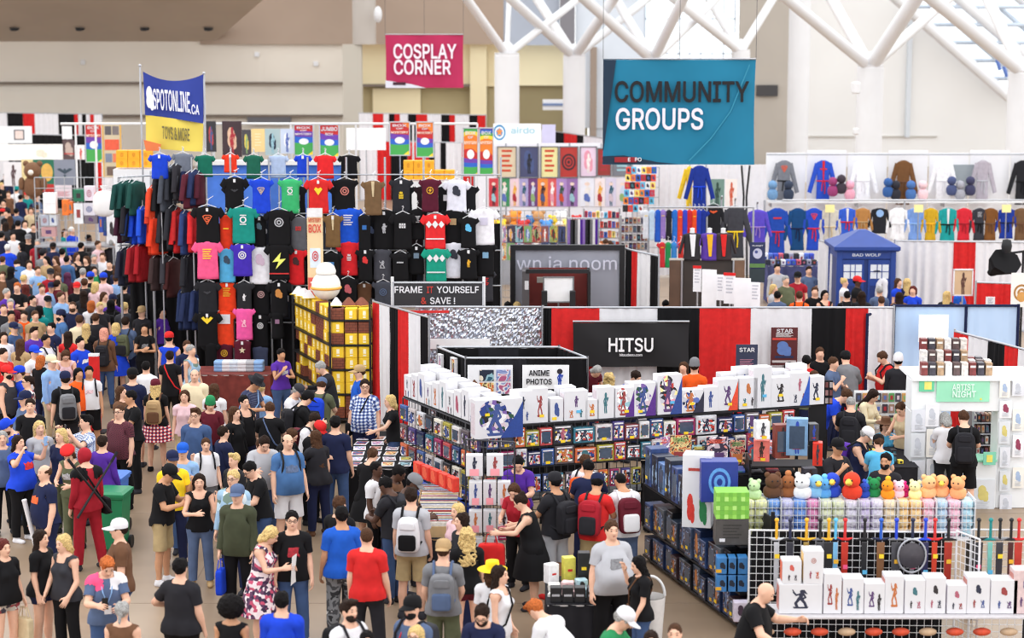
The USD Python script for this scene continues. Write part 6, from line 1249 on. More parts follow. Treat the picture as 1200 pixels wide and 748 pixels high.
for i,(px,py,wpx,c,kd) in enumerate(TP):
 q = at_y(px,py,by); r = wpx * by / FPX / 2; t = thing('plush_toy','%s plush toy with %s on the wire bin%s' % (cname(c),{'ears': 'round ears','pom': 'a pompom','beak': 'a pointed snout'}[kd],', %s from left' % ordinal(i)),'plush toy',(q[0],by - .05 + .05 * (i % 3),1.66),(i * 40) % 60 - 30,'plush toys on the wire bin'); pm = mat(c,.95,0,.06,20.,'plush')
 obj('plush_body',rbox(0,0,r * .7,2.0 * r,1.6 * r,1.5 * r,e=.8),pm,t,True); obj('plush_head',trimesh.creation.icosphere(2,r * .85).apply_translation((0,-.02,r * 1.9)),pm,t,True)
 if kd == 'ears':
  for s in (-1,1): obj('ear',trimesh.creation.icosphere(1,r * .33).apply_translation((s * r * .6,0,r * 2.6)),pm,t,True)
 elif kd == 'pom': obj('pompom',trimesh.creation.icosphere(1,r * .4).apply_translation((0,0,r * 2.9)),mat(tuple(min(255,int(x * 1.15 + 15)) for x in c),.95,0,.1,30.,'plush'),t,True)
 else: obj('snout',moved(loft([np.stack([k * np.cos(np.arange(8) * .785),np.full(8,-.02 - y),k * np.sin(np.arange(8) * .785) + r * 1.85],1) for k,y in ((r * .4,r * .7),(r * .28,r * 1.1),(r * .08,r * 1.5))]),(0,0,0)),mat((240,200,80),.9,0,.05,name='plush'),t,True)
 for s in (-1,1): obj('eye',trimesh.creation.icosphere(1,r * .1).apply_translation((s * r * .3,-.02 - r * .8,r * 2.05)),blackmetal,t,True)
# ------------------------------------------------------------------ the grey lettered backdrop and its neighbours
d = 47.0; a,b = at_y(603,400,d),at_y(727,292,d); t = thing('stage_backdrop','grey cloth backdrop with pale rounded letters in a black frame','backdrop',(0,0,0)); gx = lambda px,dd: at_y(px,420,dd)[0]
obj('grey_cloth',curtain((a[0],d),(b[0],d),.05,b[2],3,.015,5),mat((158,160,172),.8,0,.05,1.,'banner_cloth'),t,40)
for c,s in (((a[0] - .04,d,b[2] / 2),(.12,.12,b[2])),((b[0] + .04,d,b[2] / 2),(.12,.12,b[2])),(((a[0] + b[0]) / 2,d,b[2] + .04),(b[0] - a[0] + .2,.14,.12))): obj('frame_bar',MB().box(c,s),blackmetal,t)
q = at_y(664,315,d); v,f = words('wn ia noom',.30,.01,False,118 * d / FPX); obj('lettering',(v + q + np.array([0,-.10,-.02]),f),mat((206,206,222),.8,0,0,name='print'),t)
t = thing('photo_cabin','small dark red cabin with black frame in front of the grey backdrop','cabin',(0,0,0)); dd = 46.3; L,R = at_y(616,320,dd)[0],at_y(690,320,dd)[0]; zt = at_y(616,316,dd)[2]
obj('back_wall',MB().box(((L + R) / 2,dd + .35,zt / 2),(R - L,.05,zt)),mat((112,34,30),.7,0,.1,3.,'red_board'),t); obj('side_panel',MB().box((L,dd,zt / 2),(.16,.7,zt)),mat((84,80,84),.6,0,.05,name='dark_panel'),t); obj('side_panel',MB().box((R,dd,zt / 2),(.06,.7,zt)),blackmetal,t); obj('header',MB().box(((L + R) / 2,dd - .33,zt),(R - L,.06,.09)),blackmetal,t); obj('lamp_bar',MB().box((at_y(646,322,dd)[0],dd + .1,zt - .25),(.65,.1,.12)),mat((150,146,140),.5,0,.05,name='lamp_bar'),t); obj('lamp',trimesh.creation.icosphere(2,.05).apply_translation((at_y(654,322,dd)[0],dd,zt - .3)),glow((255,244,220),2.5),t); obj('notice',MB().box((at_y(617,330,dd)[0],dd - .36,at_y(617,332,dd)[2]),(.09,.01,.2)),paperm,t)
poster('blank white projection screen between two black stands',637,325,672,354,45.9,(246,246,250),cat='screen',name='projection_screen',frame='grey')
for i,px in enumerate((638,671)): q = at_y(px,350,45.7); t = thing('speaker_stand','slim black column speaker %s of the white screen' % ['left','right'][i],'speaker',(q[0],45.7,0)); zz = at_y(px,341,45.7)[2]; obj('cabinet',MB().box((0,0,zz / 2 + .3),(.13,.16,zz - .6),0,.01),blackmetal,t); obj('stand_foot',MB().lathe([(.2,0),(.2,.03),(.03,.05),(.03,.6),(0,.6)],14),blackmetal,t)
drape_wall('white black and red drapes right of the grey backdrop',(gx(727,47.2),47.2),(gx(771,45.6),45.6),2.78,[('white',6),('black',7),('red',6),('white',16),('black',9)])
# dark wooden booth and the pinned sheets
dd = 46.0; t = thing('wooden_booth','dark wooden booth wall of three broad panels at the middle right','booth',(0,0,0)); zt = at_y(800,305,dd)[2]
for i,(x0,x1,c) in enumerate(((783,797,(92,66,50)),(797,857,(48,38,34)),(858,871,(112,82,62)))): obj('panel',MB().box(((gx(x0,dd) + gx(x1,dd)) / 2,dd + (.02 if i == 1 else 0),zt / 2),(gx(x1,dd) - gx(x0,dd) - .01,.08,zt),0,.008),mat(c,.6,0,.2,3.,'wood'),t)
for px in (797.5,857.5): obj('post',MB().tube([(gx(px,dd),dd - .06,0),(gx(px,dd),dd - .06,zt)],.025,6),metal,t)
obj('top_rail',MB().box(((gx(783,dd) + gx(871,dd)) / 2,dd,zt + .02),(gx(871,dd) - gx(783,dd),.1,.04)),mat((180,172,164),.5,0,.05,name='laminate'),t)
for i,(x0,x1,y0,y1,r) in enumerate(((812,822,313,342,1),(822,840,316,360,0),(839,849,322,352,0),(848,862,322,356,1),(860,880,326,362,0),(879,891,331,362,0))):
 t = poster('white pinned sheet in the slanted row by the wooden booth, %s from left' % ordinal(i),x0,y0,x1,y1,45.2 - .32 * i,(238,237,242),(('lines',(190,190,200),.5,.6,.8,.6),) if i not in (1,4) else (),group='pinned sheets by the wooden booth',rz=-18,cat='sheet',name='pinned_sheet')
 if r: H = abs(at_y(x0,y0,45.2)[2] - at_y(x0,y1,45.2)[2]); obj('red_top',MB().box((0,-.02,H),((x1 - x0) * 45 / FPX,.03,.06)),cloth('red'),t)
 obj('stand',MB().tube([(0,.03,0),(0,.03,-1.6)],.02,6),metal,t)
poster('dark space poster with a pale planet and green ground',878,284,897,331,47.5,(30,40,84),(('disc',(190,190,214),.5,.72,.6,.26),('disc',(70,80,140),.42,.76,.2,.08),('bar',(90,130,70),.5,.42,1.0,.5),('square',(40,54,60),.5,.18,1.2,.4)),texts=(('PLANET','white',.5,.90,.7,.03),))
# ------------------------------------------------------------------ poster wall of the print stall
dW = 66.0; t = thing('display_wall','white display wall carrying rows of art prints in the middle distance','wall',(0,0,0)); A,B = at_y(556,320,dW),at_y(742,168,dW)
obj('wall_panel',MB().box(((A[0] + B[0]) / 2,dW + .06,B[2] / 2),(B[0] - A[0],.06,B[2])),mat((232,230,236),.8,0,.03,name='white_wall'),t)
for k in range(6): x = A[0] + (B[0] - A[0]) * k / 5; obj('upright',MB().box((x,dW + .05,B[2] / 2),(.05,.05,B[2])),metal,t)
R1 = [(583,605,172,208,(218,200,170),2,'cream print of small symbols'),(609,631,172,208,(70,74,110),0,'blue dark-haired figure print'),(634,654,172,208,(232,222,160),2,'yellow print with a grid of dots'),(656,677,172,208,(180,50,44),5,'red print with a dark wheel'),(680,699,172,207,(226,200,220),1,'pink and lilac print'),(700,716,174,206,(150,50,44),5,'dark red narrow print'),(718,740,176,206,(120,122,130),3,'grey print behind the teal banner')]
for i,(x0,x1,y0,y1,c,k,nm) in enumerate(R1):
 sh = [('disc',ART[k][0],.5,.5,.8,.55),('ring',c,.5,.5,.6,.42)] if i in (3,) else [('splash',ART[k][1],.5,.5,.7,.7),('figure',ART[k][0],.5,.45,.5,.6)] if i in (1,4) else [('lines',ART[k][1],.5,.5,.7,.8)]
 poster('%s on the upper row of the display wall' % nm,x0,y0,x1,y1,dW + .01,c,sh,'grey','upper prints of the display wall')
R2 = [(573,584,(206,60,70)),(585,597,(60,140,90)),(598,608,(236,206,214)),(609,619,(170,160,206)),(619,630,(110,60,120)),(630,642,(240,140,60)),(642,652,(220,90,90)),(652,664,(176,140,200)),(664,677,(150,110,170)),(680,696,(232,232,242)),(697,709,(240,226,226)),(710,722,(214,206,226)),(722,737,(226,216,222))]
for i,(x0,x1,c) in enumerate(R2):
 poster('%s tall figure print, %s from left on the lower row of the display wall' % (cname(c),ordinal(i)),x0,209,x1,242,dW + .015,c,(('figure',ART[i % 8][0],.5,.45,.8,.78),('disc',(240,214,200),.5,.80,.4,.12),('splash',ART[(i + 3) % 8][1],.5,.3,.6,.3)),None,'tall prints on the display wall')
table('table heaped with small plush in front of the display wall',gx(566,62),gx(684,62),61.6,62.6,1.25,white,mat((170,172,180),.8,0,.1,2.,'cloth'))
pc = [(200,150,100),(240,240,240),(170,120,80),(60,130,200),(250,210,60),(200,60,60),(90,150,220),(250,220,120),(60,60,66),(240,150,60)]
for i in range(26):
 px = 568 + (i % 13) * 9.0; q = at_y(px,260,62); c = pc[(i * 7) % 10]; r = .14 + .05 * (i % 3); t = thing('plush_toy','%s small plush heaped on the distant table, %s from left, %s row' % (cname(c),ordinal(i % 13),'front' if i < 13 else 'back'),'plush toy',(q[0],61.9 + .4 * (i // 13),1.26 + .25 * (i // 13)),i * 33 % 70 - 35,'small plush on the distant table'); pm = mat(c,.95,0,.08,20.,'plush')
 obj('plush_body',trimesh.creation.icosphere(1,r).apply_translation((0,0,r * .9)),pm,t,True); obj('plush_head',trimesh.creation.icosphere(1,r * .8).apply_translation((0,-.02,r * 2.1)),pm,t,True)
 for s in (-1,1): obj('ear',trimesh.creation.icosphere(0,r * .35).apply_translation((s * r * .6,0,r * 2.7)),pm,t,True)
grid_panel('grid_panel','grey wire grid behind the blue prints in the middle distance',(gx(573,58.2),58.2),(gx(664,58.2),58.2),.1,2.6,metal,.2,.008)
for r,(y0,y1) in enumerate(((265,284),(285,305))):
 for i in range(9):
  x0 = 574 + i * 10; c = [(60,60,70),(90,100,120),(70,60,80),(90,140,190),(130,170,110),(120,80,60),(140,90,90),(80,80,100),(60,70,110)][(i + r * 2) % 9]
  poster('%s print in a sleeve on the wire grid, %s from left, %s row' % (cname(c),ordinal(i),['upper','lower'][r]),x0,y0,x0 + 9,y1,58.17,artmat((i + r) % 8,3.0) if i % 2 else c,(('splash',ART[(i * 3) % 8][1],.5,.5,.7,.6),('figure',ART[i % 8][0],.5,.45,.6,.7)),None,'sleeved prints on the wire grid')
t = thing('display_wall','plain white cloth wall behind the cape rack','wall',(0,0,0)); A,B = at_y(741,330,63.5),at_y(899,189,63.5)
for k in range(6): a_,b_ = A[0] + (B[0] - A[0]) * k / 6,A[0] + (B[0] - A[0]) * (k + 1) / 6; obj('wall_panel',curtain((a_,63.6),(b_,63.6),.05,B[2] - .1 * (k % 2),k,.03),cloth('white'),t,40)
pv = [(226,70,50),(40,90,190),(240,240,244),(30,30,36),(236,130,50),(90,180,220),(200,40,60),(250,220,110)]
for i in range(34):
 px,py = 737 + (i % 6) * 6 - (i // 6) * .8,204 + (i // 6) * 9; q = at_y(px,py,62.4); c = pv[(i * 5 + i // 6) % 8]; prod_box('%s small toy hung on the white cloth wall, row %s, place %s' % (cname(c),ordinal(i // 6),ordinal(i % 6)),(q[0],62.6,q[2]),(.15,.12,.2),0,mat(c,.7,0,.1,9.,'plush'),[('splash',acc(i),.5,.5,.7,.6)],None,'hung_toy','toy','small toys hung on the white cloth wall')
grid_panel('grid_panel','grey wire grid holding the small hung toys',(at_y(734,250,62.7)[0],62.72),(at_y(772,250,62.7)[0],62.72),.1,at_y(740,196,62.7)[2],metal,.3,.01)
gs = thing('goods_shelf','white shelves of tiny figures right of the plush table','shelf',(0,0,0)); a,b = at_y(684,290,60.5),at_y(726,244,60.5)
for s in (a[0],b[0]): obj('side',MB().box((s,60.5,b[2] / 2),(.04,.4,b[2])),metal,gs)
for k in range(4):
 z = a[2] + (b[2] - a[2]) * k / 4; obj('shelf_board',MB().box(((a[0] + b[0]) / 2,60.5,z),(b[0] - a[0],.42,.025)),metal,gs)
 for i in range(9): c = pv[(i * 3 + k * 2) % 8]; prod_box('%s tiny figure box on the white shelves, tier %s, place %s' % (cname(c),['one','two','three','four'][k],ordinal(i)),(a[0] + (b[0] - a[0]) * (i + .5) / 9,60.42,z + .015),(.10,.12,.20 - .02 * (i % 3)),0,mat(c,.6,0,.15,9.,'card'),[('figure',acc(i + k),.5,.5,.7,.8)],None,'small_pack','pack','tiny figure boxes right of the plush table')
# rack of lanyards and ties
t = thing('lanyard_rack','low rack hung with dark scarves and lanyards','rack',(0,0,0)); obj('rail',MB().tube([(gx(664,57),57,2.5),(gx(700,57),57,2.5)],.025,6),metal,t)
for px in (664,700): obj('upright',MB().tube([(gx(px,57),57,0),(gx(px,57),57,2.5)],.025,6),metal,t)
for i in range(12):
 t = thing('scarf','%s scarf hung on the low rack, %s from left' % (['lilac','dark grey','black','grey','white','purple'][i % 6],ordinal(i)),'scarf',(gx(666 + i * 2.9,57),56.95,2.48),0,'scarves on the low rack'); obj('cloth',curtain((-.035,0),(.035,0),-1.0 - .2 * (i % 3),.0,i,.012,2),cloth(['lilac','darkgrey','black','grey','white','purple'][i % 6]),t,40); obj('loop',MB().tube([(0,0,-.02),(0,.04,.03),(0,.06,0)],.012,5),metal,t)
# shelf racks of small goods
for n,(x0,x1,y0,y1,dd,nm) in enumerate(((727,760,252,292,55,'grey wire shelf of small goods beside the cape rack'),(1136,1172,480,532,34.6,'white shelves of little packs inside the green signed stall'))):
 t = thing('goods_shelf',nm,'shelf',(0,0,0)); a,b = at_y(x0,y1,dd),at_y(x1,y0,dd); lv = 4
 for s in (a[0],b[0]): obj('side',MB().box((s,dd,b[2] / 2),(.04,.4,b[2])),metal,t)
 for k in range(lv):
  z = a[2] + (b[2] - a[2]) * k / lv; obj('shelf_board',MB().box(((a[0] + b[0]) / 2,dd,z),(b[0] - a[0],.42,.025)),metal,t)
  for i in range(7):
   w = (b[0] - a[0]) / 7; c = [(60,54,60),(170,150,130),(110,60,60),(200,196,190),(90,90,110),(160,120,90),(40,44,60)][(i * 3 + k) % 7]; prod_box('%s little pack on the %s, tier %s, place %s' % (cname(c),'grey wire shelf' if n == 0 else 'white inner shelves',['one','two','three','four'][k],ordinal(i)),(a[0] + w * (i + .5),dd - .08,z + .015),(w * .8,.2,(b[2] - a[2]) / lv * .68),0,mat(c,.5,0,.2,12.,'card'),[('square',acc(i + k),.5,.55,.6,.5)],None,'small_pack','pack','little packs on goods shelves')
# ------------------------------------------------------------------ costumes and robes at the right
def robe(label,px,py,wpx,hpx,dd,c,belt=None,sl='long',emb='blank',ec='white',vest=None,group='robes hung along the right side',seed=0,name='robe',flare=.03):
 return hung_shirt(label,px,py,wpx,hpx,dd,c,emb,ec,sl,group,'robe',name,seed,None,flare,0,.5,-.2,belt,vest)
dR = 66.0; t = thing('display_wall','white mesh display wall behind the hanging robes','wall',(0,0,0)); A,B = at_y(896,330,dR),at_y(1235,180,dR)
for k in range(7): x0 = A[0] + (B[0] - A[0]) * k / 7; w = (B[0] - A[0]) / 7; obj('wall_panel',MB().box((x0 + w / 2,dR + .35,B[2] / 2 + (.08 if k % 2 else 0)),(w - .05,.05,B[2])),mat((236,236,240),.8,0,.03,.5,'white_cloth'),t)
obj('opening',MB().box((at_y(1130,210,dR)[0],dR + .30,at_y(1130,212,dR)[2]),(at_y(1144,200,dR)[0] - at_y(1117,200,dR)[0],.03,1.0)),mat((150,158,164),.7,0,.1,1.,'grey_panel'),t)
for z in (at_y(1000,186,dR)[2],at_y(1000,240,dR - 4)[2]): obj('rail',MB().tube([(A[0],dR if z > 3 else dR - 4,z + .14),(B[0],dR if z > 3 else dR - 4,z + .14)],.03,6),metal,t)
for px in (896,1060,1230): q = at_y(px,240,dR - 4); obj('upright',MB().tube([(q[0],dR - 4,0),(q[0],dR - 4,q[2] + .14)],.03,6),metal,t)
UP = [(919,20,50,(120,122,130),'black','grey robe with black trim and orange chest','shield',(230,90,50)),(965,20,50,(44,80,190),'red','blue robe with red lapels and belt','bar','red'),(1012,22,50,(238,238,242),'white','white robe with black cuffs','blank','white'),(1059,20,52,(112,76,46),'brown','brown hooded robe','blank','white'),(1106,22,50,(236,234,236),'white','plain white robe','blank','white'),(1152,18,50,(172,164,174),'lightgrey','pale grey robe','blank','white'),(1199,20,52,(34,34,38),'black','black robe','blank','white')]
for i,(px,w,h,c,bl,nm,e,ec) in enumerate(UP): robe('%s hung high on the white display wall' % nm,px,188,w,h,dR,c,bl,'long',e,ec,vest='red' if i == 1 else None,seed=i)
LO = [(911,24,58,(36,74,170),'red','blue and red hero robe','bar','red'),(935,20,50,(24,70,120),'navy','dark teal suit','blank','white'),(954,20,50,(40,76,190),'red','blue robe with red shield','shield',(230,60,50)),(973,20,46,(206,200,190),'beige','pale linen robe','blank','white'),(993,21,34,(52,92,200),'red','bright blue robe with red belt','blank','white'),(1011,18,34,(176,124,70),'tan','camel robe','blank','white'),(1031,22,30,(36,36,42),None,'black jacket with round badge','disc','lightblue'),(1053,22,38,(236,236,240),'white','white coat','blank','white'),(1073,20,38,(120,156,220),'lightblue','light blue gown','blank','white'),(1091,16,38,(200,160,36),'gold','mustard robe','blank','white'),(1111,22,40,(30,150,150),'black','teal and black robe','blank','white'),(1130,18,38,(204,40,54),'crimson','red robe','blank','white'),(1148,16,38,(54,54,62),'black','dark patterned robe','lines','lightgrey'),(1161,17,38,(122,78,40),'brown','rust brown robe','blank','white'),(1180,20,36,(32,58,150),'navy','royal blue coat','blank','white'),(1197,18,38,(110,82,58),'brown','earth brown coat','blank','white')]
for i,(px,w,h,c,bl,nm,e,ec) in enumerate(LO): robe('%s on the lower robe rail, %s from left' % (nm,ordinal(i)),px,244,w,h,dR - 4,c,bl,'long',e,ec,vest='white' if i in (4,10) else None,seed=i + 7)
for i,px in enumerate((973,1077,1180)): poster('yellow price card above the robe rail, %s from left' % ordinal(i),px - 6,240,px + 5,249,dR - 4.3,(246,232,160),cat='card',name='price_card')
robe('dark grey robe with yellow belt at the cape rack',862,242,26,62,54,(66,66,72),'yellow',seed=3); robe('black top with orange winged chest at the cape rack',836,240,24,42,54,(34,34,38),None,'long','wing',(230,90,40),seed=4); robe('purple gown hung right of the grey robe',888,246,24,42,56,(92,74,190),'lilac',seed=5)
robe('tall blue patterned coat hung beneath the teal banner',820,194,20,52,57,(30,52,140),'royal',seed=6); robe('narrow yellow robe hung beneath the teal banner',808,195,9,50,57.5,(236,196,50),None,seed=8)
t = thing('cape_rack','metal rail of bright hero capes left of the wooden booth','rack',(0,0,0)); zr = at_y(790,243,53)[2]
obj('rail',MB().tube([(gx(758,53),53,zr),(gx(880,53),53,zr)],.025,6),metal,t)
for px in (758,826,880): obj('upright',MB().tube([(gx(px,53),53,0),(gx(px,53),53,zr)],.025,6),metal,t)
for i,(px,h,c) in enumerate(((757,34,(214,216,224)),(764,36,(190,210,230)),(771,38,(40,90,190)),(777,34,(150,120,190)),(784,36,(40,38,44)),(791,40,(44,110,200)),(797,42,(226,70,50)),(803,40,(60,70,190)),(808,40,(200,44,50)),(814,38,(230,80,40)),(819,42,(40,60,170)),(824,38,(30,50,140)),(776,30,(200,50,56)),(783,30,(40,140,80)),(790,30,(60,130,200)),(798,28,(190,50,44)))):
 low_ = i > 11; robe('%s hero cape on the %s cape rail, %s from left' % (cname(c),'lower' if low_ else 'upper',ordinal(i if not low_ else i - 12)),px,246 if not low_ else 284,9,h,53 if not low_ else 52,c,None,'cap','bar' if i % 3 == 0 else 'blank','yellow',group='capes on the cape rack',seed=i,name='cape')
for i,(px,c,v) in enumerate(((810,(40,36,40),'white'),(830,(84,50,150),'gold'),(846,(52,40,44),'red'))):
 q = at_y(px,304,46.2); t = thing('bust_form','white bust form dressed in a %s robe on the wooden booth' % ['black and white','purple and gold','black and red'][i],'mannequin',(q[0],46.0,zt)); obj('robe',moved(shirt_mesh(.40,.62,'long',i,.05,.11),(0,0,.62)),mat(c,.9,0,.1,9.,'cloth'),t,True); obj('neck',MB().lathe([(.06,.58),(.05,.70),(.06,.72),(0,.74)],12),white,t,True); obj('sash',moved(flat(poly((-.07,0),(.07,0),(.04,-.5),(-.02,-.5)),.01),(0,-.125,.60)),cloth(v),t)
t = thing('robe_stand','metal robe stand of two rails beneath the teal banner','stand',(0,0,0))
for px,py,dd in ((809,191,57.5),(828,190,57),(846,236,54.2),(862,238,54.2),(888,242,56.2)): q = at_y(px,py,dd); obj('upright',MB().tube([(q[0],dd + .1,0),(q[0],dd + .1,q[2] + .05),(q[0],dd,q[2] + .14)],.025,6),metal,t)
poster('white card with character print under the teal banner, green',832,210,849,242,60,(110,140,130),(('figure',(40,70,60),.5,.45,.7,.8),)); poster('pale card with orange clad figure under the teal banner',850,210,864,242,60,(236,226,220),(('figure',(200,90,60),.5,.45,.7,.8),))
t = thing('light_stand','tall black light stand beside the print stall','stand',(gx(870,60),60,0))
for s in (-1,1): obj('pole',MB().tube([(s * .10,0,0),(s * .04,0,at_y(870,230,60)[2]),(s * .12,0,at_y(870,194,60)[2])],.03,6),blackmetal,t)
# low racks of goods behind the right crowd
for n,(x0,x1,y,dd) in enumerate(((896,958,300,58),(1000,1010,258,60))):
 if n: continue
 t = table('long goods table under the robes at the right',gx(x0,dd),gx(x1,dd),dd - .5,dd + .5,1.1,white,mat((70,74,120),.9,0,.4,3.,'cloth'))
 for i in range(20):
  px = x0 + 2 + (i % 10) * 6; q = at_y(px,y,dd); c = [(40,44,60),(60,80,190),(230,230,236),(150,150,170),(200,90,110),(80,110,200),(50,50,54)][(i * 3) % 7]; prod_box('%s folded item on the goods table under the robes, %s %s' % (cname(c),ordinal(i % 10),'front' if i < 10 else 'back'),(q[0],dd - .3 + .5 * (i // 10),1.11),(.13,.22,.14 + .12 * (i // 10)),0,mat(c,.8,0,.2,9.,'cloth'),[('square',acc(i),.5,.5,.5,.5)],None,'folded_item','clothing','folded goods under the robes')
HD = [(978,217),(988,214),(998,224),(1043,218),(1052,230),(1118,216),(1128,226),(1140,216),(926,224),(907,228),(1084,226),(1070,222)]
for i,(px,py) in enumerate(HD):
 c = [(150,60,110),(60,50,60),(226,160,180),(50,90,150),(40,40,50),(70,80,120),(160,160,170),(60,60,90),(50,60,80),(110,150,190),(236,200,206),(70,110,170)][i]; q = at_y(px,min(py,221) + 14,dR - 1); t = thing('plush_toy','%s plush on the high shelf between the robes, %s' % (cname(c),ordinal(i)),'plush toy',(q[0],dR - .6,q[2]),0,'plush between the robes'); obj('plush_body',rbox(0,0,.16,.34,.26,.36,e=.8),mat(c,.95,0,.1,20.,'plush'),t,True); obj('plush_head',trimesh.creation.icosphere(1,.15).apply_translation((0,0,.46)),mat(c,.95,0,.1,20.,'plush'),t,True)
t = thing('wall_shelf','thin white shelf between the rows of robes','shelf',(0,0,0)); z = at_y(1000,237,dR - 1)[2]; obj('shelf_board',MB().box(((A[0] + B[0]) / 2,dR - .5,z - .03),(B[0] - A[0],.6,.04)),white,t)
for px in (900,1000,1100,1200): obj('bracket',MB().box((gx(px,dR - .5),dR - .3,z - .12),(.04,.5,.16)),metal,t)
# ------------------------------------------------------------------ white drapes, blue kiosk, softbox
drape_wall('white drape wall left of the blue kiosk',(gx(957,53.4),53.4),(gx(999,51.8),51.8),2.26,[('white',1),('white',1)]); drape_wall('long white and red drape wall right of the blue kiosk',(gx(1045,53),53),(gx(1200,52.6),52.6),2.30,[('white',70),('red',26),('white',30),('white',32)])
kx,ky = gx(1009,52),52.3; t = thing('kiosk','tall blue wooden kiosk with plain double doors and hipped roof','kiosk',(kx,ky,0)); kb = mat((28,62,140),.5,0,.06,4.,'blue_paint'); kd = mat((22,48,112),.5,0,.06,4.,'blue_paint')
W = 1.36; obj('body',MB().box((0,0,1.10),(W,W,2.20),0,.02),kd,t); obj('base',MB().box((0,0,.07),(W + .14,W + .14,.14),0,.02),kb,t)
for sx in (-1,1):
 for sy in (-1,1): obj('corner_post',MB().box((sx * W / 2,sy * W / 2,1.12),(.14,.14,2.24),0,.015),kb,t)
obj('header',MB().box((0,0,2.10),(W + .10,W + .10,.20),0,.01),kb,t); obj('roof',loft([np.array([(-s,-s,z),(s,-s,z),(s,s,z),(-s,s,z)]) for s,z in ((.80,2.20),(.84,2.24),(.84,2.32),(.10,2.68))]),kb,t)
for s in (-1,1):
 dr = obj('door',MB().box((s * W / 4,-W / 2 - .015,1.02),(W / 2 - .10,.04,1.92),0,.008),kb,t)
 for r in range(2):
  z = (.72,1.68)[r]; obj('door_panel' if r < 1 else 'door_window',MB().box((s * W / 4,-W / 2 - .038,z),(W / 2 - .22,.012,(1.2,.36)[r])),kd if r < 1 else mat((226,230,236),.3,0,.05,name='frosted'),dr)
 for k in range(2): obj('glazing_bar',MB().box((s * W / 4 - .06 + .12 * k,-W / 2 - .047,1.68),(.02,.01,.36)),kb,dr)
 obj('glazing_bar',MB().box((s * W / 4,-W / 2 - .047,1.68),(W / 2 - .22,.01,.02)),kb,dr)
v,f = words('BAD WOLF',.07,.01,True,.72); obj('lettering',(v + np.array([0,-W / 2 - .062,2.07]),f),mat((214,220,232),.5,0,0,name='print'),t)
t = thing('softbox','large black studio softbox tilted on a boom at the right','softbox',(gx(1175,48),48,at_y(1175,306,48)[2])); v,f = loft([np.stack([k * np.cos(np.arange(8) * .785 + .39),np.full(8,y),k * .75 * np.sin(np.arange(8) * .785 + .39)],1) for k,y in ((.46,0),(.44,.10),(.16,.5),(.12,.6))]); v = v @ RX(-35).T @ RZ(30).T; obj('shade',(v,f),cloth('black'),t); obj('boom',MB().tube([(0,.5,.1),(.9,.3,.25)],.03,6),blackmetal,t); obj('stand',MB().tube([(.5,.4,.17),(.5,.4,-at_y(1175,306,48)[2])],.03,6),blackmetal,t); obj('lamp_head',MB().lathe([(.10,.2),(.13,.35),(.1,.5),(0,.52)],12),blackmetal,t,True)
drape_wall('short red draped counter front at the right',(gx(1141,47),47),(gx(1183,46.8),46.8),2.0,[('red',1),('red',1)]); poster('white notice on the red counter drape',1155,348,1166,358,46.5,'white',(('lines',(150,150,160),.5,.5,.7,.7),),cat='notice',name='notice')
poster('tan framed picture of a dark figure beside the red drape',1117,316,1140,346,47.6,(206,176,140),(('figure',(90,60,50),.5,.45,.5,.8),),'white',cat='picture',name='framed_picture')
t = poster('white cut-out board with ornate brown arch at the right edge',1184,320,1206,360,46.2,(236,232,228),(('ring',(170,120,60),.6,.42,.9,.5),('disc',(206,150,80),.6,.3,.5,.3)),cat='board',name='cutout_board')
# ------------------------------------------------------------------ light blue photo backdrop and green signed stall
d = 41.0; t = thing('photo_backdrop','pale blue cloth photo backdrop in a dark frame at the right','backdrop',(0,0,0)); zt2 = at_y(1130,358,d)[2]; bm = mat((186,210,240),.8,0,.05,.8,'blue_cloth')
xs = [gx(1046,d),gx(1130,d),gx(1191,d)]
for i in range(2): obj('cloth',curtain((xs[i],d),(xs[i + 1],d),.05,zt2,i + 4,.02,4),bm,t,40)
obj('cloth',curtain((gx(1016,39.6),39.7),(xs[0],d),.05,zt2,9,.02,3),mat((236,238,246),.8,0,.04,.8,'white_cloth'),t,40)
for x,y in ((xs[0],d),(xs[1],d),(xs[2],d),(gx(1016,39.6),39.7)): obj('frame_post',MB().tube([(x,y - .03,0),(x,y - .03,zt2 + .03)],.03,6),cloth('navy'),t)
obj('frame_rail',MB().tube([(gx(1016,39.6),39.66,zt2),(xs[0],d - .04,zt2),(xs[2],d - .04,zt2)],.028,6),cloth('navy'),t)
poster('bright white reflector sheet in front of the pale blue backdrop',1076,369,1112,401,40.6,(252,252,252),cat='reflector',name='reflector')
drape_wall('slanted red white and black drapes behind the green signed stall',(gx(1118,38.4),38.4),(gx(1215,35.9),35.9),2.20,[('red',16),('white',25),('black',18),('red',17),('white',20)])
d = 33.6; t = thing('market_stall','white stall with paper covered pillars under a mint green sign','stall',(0,0,0)); wm = mat((236,238,240),.7,0,.03,2.,'white_card')
z1 = at_y(1100,443,d)[2]; z0 = at_y(1100,479,d)[2]; xa,xb,xc,xd = gx(1066,d),gx(1102,d),gx(1168,d),gx(1215,d)
obj('pillar',MB().box(((xa + xb) / 2,d,z0 / 2),(xb - xa,.5,z0 - .005),0,.01),wm,t); obj('pillar',MB().box(((xc + xd) / 2,d,z0 / 2),(xd - xc,.5,z0 - .005),0,.01),wm,t); obj('header',MB().box(((xa + xd) / 2,d,(z0 + z1) / 2),(xd - xa,.5,z1 - z0),0,.01),wm,t); obj('counter',MB().box(((xb + xc) / 2,d - .05,.40),(xc - xb,.45,.80),0,.01),wm,t); obj('counter_top',MB().box(((xb + xc) / 2,d - .05,.82),(xc - xb,.5,.03)),mat((150,220,190),.5,0,.03,name='mint'),t); obj('roof_board',MB().box(((xa + xd) / 2,d + .3,z1 + .02),(xd - xa,1.2,.04)),wm,t)
